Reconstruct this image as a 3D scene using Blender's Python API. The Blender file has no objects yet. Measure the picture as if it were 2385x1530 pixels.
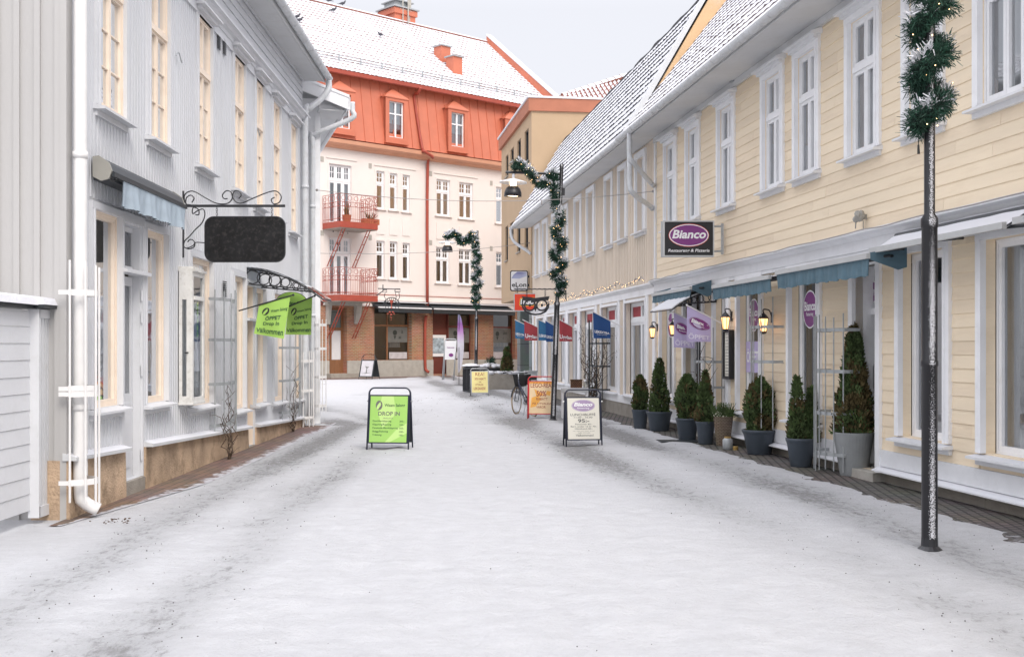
import bpy, bmesh, math, random
from mathutils import Vector, Matrix, noise
random.seed(7)
R = math.radians
FPX, CX, HY, CH = 2700.0, 1192.5, 812.0, 1.6      # focal length in photo pixels, principal column, horizon row, eye height
scene = bpy.context.scene
COL = scene.collection

# ------------------------------------------------------------------ frames
class Frame:
    """vertical plane: x runs to the viewer's right along it, -y points out of it towards the viewer"""
    def __init__(s, ox, oy, dx, dy):
        s.o = Vector((ox, oy)); s.d = Vector((dx, dy)).normalized(); s.n = Vector((s.d.y, -s.d.x))
        s.ang = math.atan2(s.d.y, s.d.x)
        s.M = Matrix.Translation((ox, oy, 0)) @ Matrix.Rotation(s.ang, 4, 'Z')
    def t(s, px, off=0.0):
        r = Vector(((px-CX)/FPX, 1.0)); q = s.o + s.n*off
        return (q.x*s.d.y - q.y*s.d.x)/(r.x*s.d.y - r.y*s.d.x)
    def x(s, px, off=0.0):
        t = s.t(px, off); r = Vector(((px-CX)/FPX, 1.0))
        return (r*t - (s.o + s.n*off)).dot(s.d)
    def z(s, px, py, off=0.0):
        return CH + (HY-py)*s.t(px, off)/FPX
def cam_frame(px, Z, rot=0.0):
    """frame facing the street's viewer at column px, distance Z"""
    return Frame((px-CX)*Z/FPX, Z, math.cos(rot), math.sin(rot))
FW = Frame(0, 0, 1, 0)
FR = Frame(6.2, 0, .1287, -1)             # yellow and beige houses
FL = Frame(-4.05, 0, -.012, 1)            # grey house
FB = Frame(-(CX-757)*62.6/FPX, 62.6, 2955, 2700)   # orange-roofed building
TA = ((1238-CX)*43/FPX, 43.0)
FT = Frame(TA[0], TA[1], .14, -1)         # tan building, street side (x<0 is behind the corner)
FTF = Frame(TA[0], TA[1], 1, .14)         # tan building, front side
HC = (-(CX-744)*24.6/FPX, 24.6)
F2 = Frame(HC[0], HC[1], -.273, 1)        # house behind the grey one, street side
F2E = Frame(HC[0], HC[1], 1, .05)         # its end wall, x<0 left of the corner

# ------------------------------------------------------------------ mesh builder
class MB:
    def __init__(s): s.v = []; s.f = []; s.m = []
    def add(s, vs, fs, mi=0):
        b = len(s.v); s.v += [tuple(v) for v in vs]
        for f in fs: s.f.append(tuple(b+i for i in f)); s.m.append(mi)
    def box(s, x0, x1, z0, z1, o0, o1, mi=0):
        """x along, z up, o outwards from the wall"""
        if x0 > x1: x0, x1 = x1, x0
        if o0 > o1: o0, o1 = o1, o0
        y0, y1 = -o1, -o0
        s.add([(x0,y0,z0),(x1,y0,z0),(x1,y1,z0),(x0,y1,z0),(x0,y0,z1),(x1,y0,z1),(x1,y1,z1),(x0,y1,z1)],
              [(3,2,1,0),(4,5,6,7),(0,1,5,4),(1,2,6,5),(2,3,7,6),(3,0,4,7)], mi)
    def quad(s, a, b, c, d, mi=0): s.add([a,b,c,d], [(0,1,2,3)], mi)
    def hexa(s, bot, top, mi=0):
        s.add(list(bot)+list(top), [(3,2,1,0),(4,5,6,7),(0,1,5,4),(1,2,6,5),(2,3,7,6),(3,0,4,7)], mi)
    def prism(s, poly, o0, o1, mi=0):
        """poly in (x,z), between two offsets; poly counter-clockwise seen from outside"""
        n = len(poly); y0, y1 = -max(o0,o1), -min(o0,o1)
        s.add([(x,y0,z) for x,z in poly]+[(x,y1,z) for x,z in poly],
              [tuple(range(n)), tuple(range(2*n-1,n-1,-1))]+[(i,i+n,(i+1)%n+n,(i+1)%n) for i in range(n)], mi)
    def extr(s, prof, x0, x1, mi=0):
        """prof in (o,z), extruded along x"""
        n = len(prof)
        s.add([(x0,-o,z) for o,z in prof]+[(x1,-o,z) for o,z in prof],
              [tuple(range(n)), tuple(range(2*n-1,n-1,-1))]+[(i,i+n,(i+1)%n+n,(i+1)%n) for i in range(n)], mi)
    def tube(s, pts, r, n=8, mi=0, cap=True):
        P = [Vector(p) for p in pts]; rs = r if isinstance(r,(list,tuple)) else [r]*len(P)
        up = None; rings = []
        for i,p in enumerate(P):
            d = (P[min(i+1,len(P)-1)]-P[max(i-1,0)])
            if d.length < 1e-9: d = Vector((0,0,1))
            d.normalize()
            if up is None: up = Vector((0,0,1)) if abs(d.z) < .9 else Vector((1,0,0))
            a = d.cross(up)
            if a.length < 1e-6: a = d.cross(Vector((1,0,0)))
            a.normalize(); b = a.cross(d).normalized(); up = b
            rings.append([p+(a*math.cos(k*2*math.pi/n)+b*math.sin(k*2*math.pi/n))*rs[i] for k in range(n)])
        vs = [v for q in rings for v in q]; fs = []
        for i in range(len(P)-1):
            for k in range(n):
                fs.append((i*n+k, i*n+(k+1)%n, (i+1)*n+(k+1)%n, (i+1)*n+k))
        if cap: fs.append(tuple(range(n-1,-1,-1))); fs.append(tuple((len(P)-1)*n+k for k in range(n)))
        s.add(vs, fs, mi)
    def lathe(s, prof, c=(0,0,0), n=24, mi=0):
        """prof list of (r,z) bottom to top about a vertical axis"""
        vs = []; fs = []
        for r,z in prof:
            for k in range(n):
                a = k*2*math.pi/n; vs.append((c[0]+r*math.cos(a), c[1]+r*math.sin(a), c[2]+z))
        for i in range(len(prof)-1):
            for k in range(n): fs.append((i*n+k, i*n+(k+1)%n, (i+1)*n+(k+1)%n, (i+1)*n+k))
        s.add(vs, fs, mi)
    def ball(s, c, r, n=8, mi=0, sz=1.0):
        pr = [(max(1e-4, r*math.cos(a)), r*sz*math.sin(a)) for a in [(-math.pi/2)+math.pi*i/(n//2+1) for i in range(n//2+2)]]
        s.lathe(pr, c, n, mi)
ORG = {}
def link(o): COL.objects.link(o)
def build(mb, name, mats, parent=None, smooth=False, label=None, kind=None, bevel=0):
    if not isinstance(mats, (list,tuple)): mats = [mats]
    me = bpy.data.meshes.new(name); o = parent; org = (0,0,0)
    while o is not None:
        if o.name in ORG: org = ORG[o.name]; break
        o = o.parent
    me.from_pydata([(x-org[0],y-org[1],z-org[2]) for x,y,z in mb.v], [], mb.f)
    for m in mats: me.materials.append(m)
    me.polygons.foreach_set('material_index', mb.m)
    if smooth: me.polygons.foreach_set('use_smooth', [True]*len(mb.f))
    me.update()
    ob = bpy.data.objects.new(name, me); link(ob)
    if parent is not None: ob.parent = parent
    if label: ob['label'] = label
    if kind: ob['kind'] = kind
    if bevel:
        bv = ob.modifiers.new('bevel','BEVEL'); bv.width = bevel; bv.segments = 2; bv.limit_method = 'ANGLE'
    return ob
def tag(o, label, cat, group=None, kind=None):
    if label: o['label'] = label
    if cat: o['category'] = cat
    if group: o['group'] = group
    if kind: o['kind'] = kind
    return o
def thing(name, label, cat, F=FW, bx=0, off=0, bz=0, group=None):
    o = bpy.data.objects.new(name, None); link(o); o.empty_display_size = .2
    o.matrix_world = F.M @ Matrix.Translation((bx, -off, bz))
    ORG[o.name] = (bx, -off, bz)
    return tag(o, label, cat, group)
def dup(root, M=None, label=None, depth=0, parent=None):
    c = root.copy(); link(c)
    if parent is not None: c.parent = parent
    if root.name in ORG: ORG[c.name] = ORG[root.name]
    for ch in list(root.children): dup(ch, None, None, depth+1, c)
    if M is not None: c.matrix_world = M
    if label: c['label'] = label
    return c

# ------------------------------------------------------------------ materials
def nd(nt, t, **k):
    n = nt.nodes.new(t)
    for a,b in k.items(): setattr(n, a, b)
    return n
def mat(name, col, rough=.6, var=.10, scale=2.5, bump=0.0, bscale=30, metal=0, stretch=(1,1,1), dirt=None, dirt_amt=.5, dscale=4,
        snow=None, snow_th=.55, spec=.5, emit=0, ecol=None, detail=4, side=None):
    m = bpy.data.materials.new(name); m.use_nodes = True; nt = m.node_tree; L = nt.links
    p = nt.nodes['Principled BSDF']; p.inputs['Roughness'].default_value = rough; p.inputs['Metallic'].default_value = metal
    p.inputs['Specular IOR Level'].default_value = spec
    tc = nd(nt,'ShaderNodeTexCoord'); mp = nd(nt,'ShaderNodeMapping'); mp.inputs['Scale'].default_value = stretch
    L.new(tc.outputs['Object'], mp.inputs['Vector'])
    nz = nd(nt,'ShaderNodeTexNoise'); nz.inputs['Scale'].default_value = scale; nz.inputs['Detail'].default_value = detail
    L.new(mp.outputs[0], nz.inputs['Vector'])
    mx = nd(nt,'ShaderNodeMix', data_type='RGBA')
    a = [max(0,c*(1-var)) for c in col]; b = [min(1,c*(1+var)) for c in col]
    mr = nd(nt,'ShaderNodeMapRange'); mr.inputs['From Min'].default_value = .3; mr.inputs['From Max'].default_value = .7
    L.new(nz.outputs['Fac'], mr.inputs['Value']); L.new(mr.outputs[0], mx.inputs[0])
    mx.inputs[6].default_value = (*a,1); mx.inputs[7].default_value = (*b,1)
    out = mx.outputs[2]
    if dirt:
        n2 = nd(nt,'ShaderNodeTexNoise'); n2.inputs['Scale'].default_value = dscale; n2.inputs['Detail'].default_value = 8; n2.inputs['Roughness'].default_value = .7
        L.new(mp.outputs[0], n2.inputs['Vector'])
        r2 = nd(nt,'ShaderNodeMapRange'); r2.inputs['From Min'].default_value = .5; r2.inputs['From Max'].default_value = .75; r2.inputs['To Max'].default_value = dirt_amt
        L.new(n2.outputs['Fac'], r2.inputs['Value'])
        m2 = nd(nt,'ShaderNodeMix', data_type='RGBA'); L.new(r2.outputs[0], m2.inputs[0]); L.new(out, m2.inputs[6]); m2.inputs[7].default_value = (*dirt,1)
        out = m2.outputs[2]
    if snow is not None:
        ge = nd(nt,'ShaderNodeNewGeometry'); sp = nd(nt,'ShaderNodeSeparateXYZ'); L.new(ge.outputs['Normal'], sp.inputs[0])
        n3 = nd(nt,'ShaderNodeTexNoise'); n3.inputs['Scale'].default_value = snow; n3.inputs['Detail'].default_value = 6
        L.new(tc.outputs['Object'], n3.inputs['Vector'])
        ad = nd(nt,'ShaderNodeMath', operation='MULTIPLY_ADD'); L.new(n3.outputs['Fac'], ad.inputs[0]); ad.inputs[1].default_value = .6
        nzv = sp.outputs['Z']
        if side is not None:     # wind-blown snow sticking to one side
            dt = nd(nt,'ShaderNodeVectorMath', operation='DOT_PRODUCT'); L.new(ge.outputs['Normal'], dt.inputs[0]); dt.inputs[1].default_value = side
            nzv = dt.outputs['Value']
        L.new(nzv, ad.inputs[2])
        r3 = nd(nt,'ShaderNodeMapRange'); r3.inputs['From Min'].default_value = snow_th+.27; r3.inputs['From Max'].default_value = snow_th+.36
        L.new(ad.outputs[0], r3.inputs['Value'])
        m3 = nd(nt,'ShaderNodeMix', data_type='RGBA'); L.new(r3.outputs[0], m3.inputs[0]); L.new(out, m3.inputs[6]); m3.inputs[7].default_value = (.66,.665,.70,1)
        out = m3.outputs[2]
        rr = nd(nt,'ShaderNodeMix', data_type='FLOAT'); L.new(r3.outputs[0], rr.inputs[0]); rr.inputs[2].default_value = rough; rr.inputs[3].default_value = .85
        L.new(rr.outputs[0], p.inputs['Roughness'])
    L.new(out, p.inputs['Base Color'])
    if bump:
        nb = nd(nt,'ShaderNodeTexNoise'); nb.inputs['Scale'].default_value = bscale; nb.inputs['Detail'].default_value = 6
        L.new(mp.outputs[0], nb.inputs['Vector'])
        bp = nd(nt,'ShaderNodeBump'); bp.inputs['Strength'].default_value = bump; bp.inputs['Distance'].default_value = .02
        L.new(nb.outputs['Fac'], bp.inputs['Height']); L.new(bp.outputs[0], p.inputs['Normal'])
    if emit:
        p.inputs['Emission Color'].default_value = (*(ecol or col),1); p.inputs['Emission Strength'].default_value = emit
    return m
def glass(name, tint=(.75,.8,.82), refl=.12):
    m = bpy.data.materials.new(name); m.use_nodes = True; nt = m.node_tree; L = nt.links
    nt.nodes.clear(); o = nd(nt,'ShaderNodeOutputMaterial'); mx = nd(nt,'ShaderNodeMixShader')
    tr = nd(nt,'ShaderNodeBsdfTransparent'); tr.inputs[0].default_value = (*tint,1)
    gl = nd(nt,'ShaderNodeBsdfGlossy'); gl.inputs['Roughness'].default_value = .03; gl.inputs['Color'].default_value = (.95,.97,1,1)
    fr = nd(nt,'ShaderNodeFresnel'); fr.inputs['IOR'].default_value = 1.7
    ma = nd(nt,'ShaderNodeMath', operation='ADD', use_clamp=True); L.new(fr.outputs[0], ma.inputs[0]); ma.inputs[1].default_value = refl
    nz = nd(nt,'ShaderNodeTexNoise'); nz.inputs['Scale'].default_value = 3.0; tc = nd(nt,'ShaderNodeTexCoord'); L.new(tc.outputs['Object'], nz.inputs['Vector'])
    bp = nd(nt,'ShaderNodeBump'); bp.inputs['Strength'].default_value = .12; bp.inputs['Distance'].default_value = .01
    L.new(nz.outputs['Fac'], bp.inputs['Height']); L.new(bp.outputs[0], gl.inputs['Normal'])
    L.new(ma.outputs[0], mx.inputs[0]); L.new(tr.outputs[0], mx.inputs[1]); L.new(gl.outputs[0], mx.inputs[2]); L.new(mx.outputs[0], o.inputs[0])
    return m
def brick(name, c1, c2, mortar, bw=.25, bh=.08, ms=.012, snow=False, rot=0, var=.0, noisecut=None, rough=.85, world=False):
    m = bpy.data.materials.new(name); m.use_nodes = True; nt = m.node_tree; L = nt.links; p = nt.nodes['Principled BSDF']
    p.inputs['Roughness'].default_value = rough
    tc = nd(nt,'ShaderNodeTexCoord'); mp = nd(nt,'ShaderNodeMapping'); mp.inputs['Rotation'].default_value = rot if rot else (0,0,0)
    if world:
        ge0 = nd(nt,'ShaderNodeNewGeometry'); src = ge0.outputs['Position']
    else: src = tc.outputs['Object']
    L.new(src, mp.inputs[0])
    br = nd(nt,'ShaderNodeTexBrick'); br.inputs['Color1'].default_value = (*c1,1); br.inputs['Color2'].default_value = (*c2,1); br.inputs['Mortar'].default_value = (*mortar,1)
    br.inputs['Scale'].default_value = 1; br.inputs['Brick Width'].default_value = bw; br.inputs['Row Height'].default_value = bh; br.inputs['Mortar Size'].default_value = ms
    L.new(mp.outputs[0], br.inputs['Vector'])
    nz = nd(nt,'ShaderNodeTexNoise'); nz.inputs['Scale'].default_value = 1.3; nz.inputs['Detail'].default_value = 8; L.new(src, nz.inputs['Vector'])
    mu = nd(nt,'ShaderNodeMix', data_type='RGBA', blend_type='MULTIPLY'); mu.inputs[0].default_value = .5
    L.new(br.outputs['Color'], mu.inputs[6]); L.new(nz.outputs['Color'], mu.inputs[7])
    hs = nd(nt,'ShaderNodeHueSaturation'); hs.inputs['Value'].default_value = 1.3; hs.inputs['Saturation'].default_value=.95; L.new(mu.outputs[2], hs.inputs['Color'])
    out = hs.outputs[0]
    if snow:
        n2 = nd(nt,'ShaderNodeTexNoise'); n2.inputs['Scale'].default_value = 5; n2.inputs['Detail'].default_value = 9; n2.inputs['Roughness'].default_value = .7; L.new(src, n2.inputs['Vector'])
        at = nd(nt,'ShaderNodeAttribute'); at.attribute_name = 'snow'
        su = nd(nt,'ShaderNodeMath', operation='ADD'); L.new(at.outputs['Fac'], su.inputs[0]); L.new(n2.outputs['Fac'], su.inputs[1])
        r = nd(nt,'ShaderNodeMapRange'); r.inputs['From Min'].default_value = .98; r.inputs['From Max'].default_value = 1.08; L.new(su.outputs[0], r.inputs['Value'])
        mm = nd(nt,'ShaderNodeMix', data_type='RGBA'); L.new(r.outputs[0], mm.inputs[0]); L.new(out, mm.inputs[6]); mm.inputs[7].default_value = (.45,.45,.48,1); out = mm.outputs[2]
    L.new(out, p.inputs['Base Color'])
    bp = nd(nt,'ShaderNodeBump'); bp.inputs['Strength'].default_value = .5; bp.inputs['Distance'].default_value = .01
    iv = nd(nt,'ShaderNodeMath', operation='SUBTRACT'); iv.inputs[0].default_value = 1; L.new(br.outputs['Fac'], iv.inputs[1])
    L.new(iv.outputs[0], bp.inputs['Height']); L.new(bp.outputs[0], p.inputs['Normal'])
    return m

M = {}
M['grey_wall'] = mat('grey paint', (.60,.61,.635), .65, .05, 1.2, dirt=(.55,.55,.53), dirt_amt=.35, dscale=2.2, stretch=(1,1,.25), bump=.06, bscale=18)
M['grey_trim'] = mat('grey trim paint', (.62,.628,.65), .6, .05, 2, dirt=(.4,.4,.38), dirt_amt=.3, bump=.06)
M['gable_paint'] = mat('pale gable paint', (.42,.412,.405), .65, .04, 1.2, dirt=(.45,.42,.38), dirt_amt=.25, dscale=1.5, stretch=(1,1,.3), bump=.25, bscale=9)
M['white'] = mat('white paint', (.84,.845,.86), .5, .04, 3, dirt=(.55,.53,.5), dirt_amt=.25, bump=.05)
M['old_white'] = mat('weathered white paint', (.70,.69,.66), .7, .06, 6, dirt=(.38,.35,.30), dirt_amt=.6, dscale=14, bump=.15)
M['peach'] = mat('peach paint', (.84,.71,.58), .55, .05, 3, dirt=(.6,.42,.28), dirt_amt=.3)
M['yellow'] = mat('pale yellow paint', (.83,.70,.52), .6, .07, 1.5, stretch=(.3,1,3), dirt=(.60,.47,.32), dirt_amt=.5, dscale=3, bump=.06, bscale=12)
M['yellow_b'] = mat('pale yellow paint, weathered', (.79,.66,.49), .65, .08, 1.5, stretch=(.3,1,3), dirt=(.55,.43,.30), dirt_amt=.6, dscale=3, bump=.08, bscale=12)
M['beige'] = mat('beige paint', (.75,.665,.565), .65, .04, 1.5, dirt=(.5,.43,.34), dirt_amt=.3, stretch=(1,1,.3))
M['plinth'] = mat('ochre render', (.48,.35,.24), .9, .30, 2.2, dirt=(.15,.105,.06), dirt_amt=1.0, dscale=3.4, bump=.8, bscale=40)
M['concrete'] = mat('grey concrete', (.33,.30,.26), .9, .15, 3, dirt=(.18,.16,.13), dirt_amt=.5, bump=.5, bscale=50)
M['stone'] = mat('pale stone', (.42,.40,.36), .85, .1, 3, dirt=(.25,.22,.19), dirt_amt=.5, bump=.4)
M['slate_tile'] = brick('grey stone slabs', (.15,.18,.18), (.19,.22,.22), (.07,.08,.08), bw=1.2, bh=.9, ms=.015, rot=(R(90),0,0), rough=.6)
M['ledge'] = mat('snowy ledge', (.55,.56,.57), .7, .05, 3, snow=9, snow_th=.45)
M['white_snow'] = mat('white metal with snow', (.74,.75,.77), .45, .06, 4, snow=7, snow_th=.42, dirt=(.35,.34,.33), dirt_amt=.3)
M['gutter'] = mat('painted gutter', (.60,.62,.64), .45, .06, 4, snow=7, snow_th=.35, dirt=(.30,.25,.2), dirt_amt=.35, dscale=9)
M['soffit'] = mat('soffit boards', (.60,.61,.62), .65, .05, 2, dirt=(.42,.41,.39), dirt_amt=.4)
M['tile_dark'] = mat('dark tile with snow', (.075,.075,.08), .8, .3, 8, snow=9, snow_th=.12, bump=.3)
M['tile_red'] = mat('red tile with snow', (.27,.10,.07), .8, .25, 5, snow=.5, snow_th=.25, bump=.3)
M['tile_rust'] = mat('brown tile with snow', (.17,.12,.11), .8, .3, 8, snow=8, snow_th=.14, bump=.3)
M['orange'] = mat('orange sheet metal', (.54,.165,.095), .5, .07, 1.2, dirt=(.50,.15,.08), dirt_amt=.5, dscale=2)
M['orange_pale'] = mat('peach cornice', (.60,.30,.19), .55, .06, 2, dirt=(.55,.25,.15), dirt_amt=.4)
M['rust_red'] = mat('rust red paint', (.34,.06,.035), .5, .1, 3)
M['cream'] = mat('cream render', (.77,.71,.67), .85, .03, .8, dirt=(.62,.54,.49), dirt_amt=.3, dscale=.8, bump=.15)
M['stucco'] = mat('worn ochre stucco', (.62,.42,.24), .9, .08, 2, dirt=(.50,.46,.40), dirt_amt=.9, dscale=1.2, bump=.4)
M['tan'] = mat('tan render', (.44,.315,.20), .9, .04, 1, dirt=(.38,.28,.17), dirt_amt=.4, dscale=.6, bump=.2)
M['brown_fascia'] = mat('brown fascia', (.38,.14,.08), .7, .12, 2, snow=3, snow_th=.45, dirt=(.28,.10,.06), dirt_amt=.5)
M['brick'] = brick('red brick', (.43,.165,.08), (.31,.115,.055), (.36,.27,.19), bw=.25, bh=.085, ms=.014, rot=(R(90),0,0))
M['paver'] = brick('brick pavers', (.20,.12,.09), (.14,.09,.075), (.07,.06,.055), bw=.22, bh=.11, ms=.008, snow=True, rot=(0,0,R(90)), world=True)
M['paver_grey'] = brick('grey pavers', (.13,.115,.105), (.09,.08,.07), (.035,.032,.03), bw=.13, bh=.10, ms=.014, snow=True, rot=(0,0,R(97)), world=True)
M['metal_black'] = mat('black paint', (.02,.021,.025), .4, .15, 6)
M['pole'] = mat('black pole with stuck snow', (.010,.010,.013), .35, .1, 6, snow=120, snow_th=.955, side=(.05,-1,0))
M['frame_blue'] = mat('blue-black tube', (.02,.024,.045), .3, .1, 4)
M['galv'] = mat('galvanised steel', (.38,.40,.41), .5, .12, 12, metal=.3)
M['steel'] = mat('bare steel', (.45,.46,.47), .3, .08, 10, metal=.8)
M['white_bar'] = mat('white bars', (.72,.71,.70), .5, .05, 5)
M['awning'] = mat('slate blue canvas', (.085,.15,.19), .85, .12, 3, stretch=(1,1,3), dirt=(.12,.17,.2), dirt_amt=.4, bump=.2)
M['awning_pale'] = mat('pale blue canvas', (.36,.43,.49), .85, .08, 4, stretch=(1,1,2), bump=.2)
M['awning_snow'] = mat('awning cloth with snow', (.10,.12,.14), .8, .1, 4, snow=2.2, snow_th=.30)
M['cassette'] = mat('grey cassette', (.30,.29,.26), .55, .08, 4)
M['dark_metal'] = mat('dark metal', (.025,.03,.035), .45, .1, 4)
M['glass'] = glass('window glass', refl=.16)
M['glass_up'] = glass('upper window glass', refl=.5)
M['glass_left'] = glass('left shop glass', tint=(.9,.87,.8), refl=.46)
M['glass_big'] = glass('big shop pane', tint=(.85,.87,.87), refl=.2)
M['shop_glass'] = glass('shop glass', tint=(.7,.74,.74), refl=.05)
M['room'] = mat('room wall', (.16,.14,.12), .9, .2, 1)
M['room_dark'] = mat('dark room', (.05,.045,.04), .9, .2, 1)
M['room_light'] = mat('shop wall toned as lit', (.48,.44,.38), .9, .1, 1)  # shop interior light is put into this brighter wall colour; no lamps inside
M['curtain'] = mat('white curtain', (.72,.74,.76), .9, .05, 4)
M['blind'] = mat('white blind', (.75,.75,.76), .8, .03, 4)
M['wood'] = mat('brown varnished wood', (.24,.11,.05), .5, .15, 3, stretch=(4,4,.6))
M['wood_red'] = mat('dark red wood', (.14,.035,.025), .5, .1, 3)
M['pot_blue'] = mat('blue-grey plastic', (.055,.07,.09), .6, .12, 5, dirt=(.11,.12,.13), dirt_amt=.4, bump=.1)
M['pot_grey'] = mat('grey composite', (.27,.285,.29), .75, .07, 8, bump=.15)
M['wicker'] = brick('woven wicker', (.26,.19,.14), (.20,.145,.105), (.08,.06,.045), bw=.05, bh=.025, ms=.004, rot=(R(90),0,0))
M['wicker_brown'] = brick('brown wicker', (.20,.10,.045), (.13,.06,.03), (.04,.02,.012), bw=.05, bh=.03, ms=.005, rot=(R(90),0,0))
M['soil'] = mat('soil', (.05,.035,.025), .95, .3, 20)
M['thuja'] = mat('thuja green', (.07,.11,.035), .8, .55, 7)
M['thuja_brown'] = mat('thuja rusty', (.115,.088,.034), .8, .4, 7)
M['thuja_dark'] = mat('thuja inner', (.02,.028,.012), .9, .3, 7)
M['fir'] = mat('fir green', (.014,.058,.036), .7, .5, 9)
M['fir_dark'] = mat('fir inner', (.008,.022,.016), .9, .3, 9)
M['snow'] = mat('snow', (.66,.665,.70), .85, .03, 6, bump=.4, bscale=25)
M['bark'] = mat('vine bark', (.10,.07,.05), .9, .3, 12)
M['bulb'] = mat('fairy bulb', (1,.8,.5), .4, 0, emit=5, ecol=(1,.60,.27))
M['lamp_glow'] = mat('lamp glow', (1,.75,.45), .4, 0, emit=14, ecol=(1,.58,.25))
M['lamp_glow_soft'] = mat('street lamp glow', (1,.8,.6), .4, 0, emit=5, ecol=(1,.75,.5))
M['lantern_glass'] = mat('lit lantern glass', (1,.7,.4), .3, 0, emit=1.9, ecol=(1,.5,.18))
M['lime'] = mat('lime poster', (.34,.60,.14), .45, .03, 2)
M['lime_pale'] = mat('pale lime poster', (.50,.72,.25), .45, .02, 2)
M['lime_flag'] = mat('lime cloth', (.36,.60,.12), .7, .04, 3)
M['ink'] = mat('dark ink', (.03,.035,.03), .6, .1)
M['ink_green'] = mat('green ink', (.03,.09,.045), .6, .1)
M['ink_grey'] = mat('grey ink', (.14,.14,.13), .6, .1)
M['paper'] = mat('cream paper', (.72,.70,.62), .6, .03, 2)
M['paper_yellow'] = mat('yellow paper', (.80,.70,.30), .6, .06, 3)
M['paper_orange'] = mat('orange print', (.85,.42,.08), .6, .1, 3)
M['paper_peach'] = mat('peach paper', (.82,.62,.38), .6, .08, 3)
M['purple'] = mat('purple print', (.20,.035,.20), .5, .05)
M['purple_pale'] = mat('pale purple print', (.36,.27,.42), .6, .04)
M['lilac'] = mat('lilac cloth', (.50,.43,.66), .75, .05, 3)
M['lilac_text'] = mat('pale lilac print', (.74,.70,.82), .7, .03)
M['black_sign'] = mat('black sign face', (.012,.012,.014), .35, .2, 5)
M['board_black'] = mat('black sign board', (.012,.012,.013), .6, .4, 5, spec=.2, dirt=(.07,.065,.06), dirt_amt=.6, dscale=22)
M['alu'] = mat('aluminium box', (.50,.51,.51), .45, .05, 5, metal=.3)
M['red'] = mat('red print', (.62,.03,.03), .5, .04)
M['sign_red'] = mat('red sign face', (.78,.06,.02), .4, .03)
M['red_tube'] = mat('red tube', (.60,.03,.035), .35, .05)
M['white_print'] = mat('white print', (.82,.82,.83), .5, .02)
M['yellow_print'] = mat('yellow print', (.90,.60,.05), .5, .02)
M['blue_cloth'] = mat('blue cloth', (.018,.075,.24), .75, .06, 3)
M['teal_cloth'] = mat('faded blue cloth', (.03,.14,.28), .75, .06, 3)
M['red_cloth'] = mat('dark red cloth', (.36,.045,.055), .75, .08, 3)
M['flower'] = mat('cream flowers', (.75,.74,.60), .8, .15, 30)
M['terracotta'] = mat('terracotta', (.40,.13,.06), .85, .1)
M['rubber'] = mat('black rubber', (.02,.02,.02), .75, .1)
M['tyre'] = mat('pale tyre wall', (.40,.31,.21), .7, .1, 6)
M['leather'] = mat('black leather', (.03,.03,.03), .6, .1)
M['gold'] = mat('gold foil', (.55,.36,.12), .35, .1, 6, metal=.6)
M['pigeon'] = mat('grey feathers', (.07,.07,.085), .8, .3, 12)
M['cable'] = mat('pale cable', (.30,.28,.27), .6, .1)
M['grit'] = mat('road grit', (.13,.125,.12), .9, .4, 12)
M['poster_blue'] = mat('pale blue photo print', (.35,.42,.47), .6, .5, 6)
M['poster_grey'] = mat('grey photo print', (.52,.50,.52), .6, .12, 4)

# ------------------------------------------------------------------ lettering
_tc = {}
def glyphs(body, shear=0, offset=0):
    k = (body, shear, offset)
    if k in _tc: return _tc[k]
    cu = bpy.data.curves.new('t','FONT'); cu.body = body; cu.size = 1; cu.shear = shear; cu.offset = offset; cu.resolution_u = 3
    ob = bpy.data.objects.new('t', cu); link(ob)
    dg = bpy.context.evaluated_depsgraph_get(); me = bpy.data.meshes.new_from_object(ob.evaluated_get(dg))
    vs = [v.co.copy() for v in me.vertices]; fs = [tuple(p.vertices) for p in me.polygons]
    bpy.data.objects.remove(ob); bpy.data.curves.remove(cu); bpy.data.meshes.remove(me)
    x0 = min(v.x for v in vs); x1 = max(v.x for v in vs); y0 = min(v.y for v in vs); y1 = max(v.y for v in vs)
    _tc[k] = ([((v.x-x0)/max(1e-6,x1-x0), (v.y-y0)/max(1e-6,y1-y0)) for v in vs], fs)
    return _tc[k]
def text(mb, body, x0, x1, z0, z1, fn, shear=0, offset=.01, mi=0, slope=0.0):
    """fit the string into the box; fn(x,z) gives the point of the printed surface"""
    vs, fs = glyphs(body, shear, offset)
    mb.add([fn(x0+(x1-x0)*u, z0+(z1-z0)*v+slope*u) for u,v in vs], fs, mi)
def ell(cx, cz, rx, rz, n=28): return [(cx+rx*math.cos(k*2*math.pi/n), cz+rz*math.sin(k*2*math.pi/n)) for k in range(n)]

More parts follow.
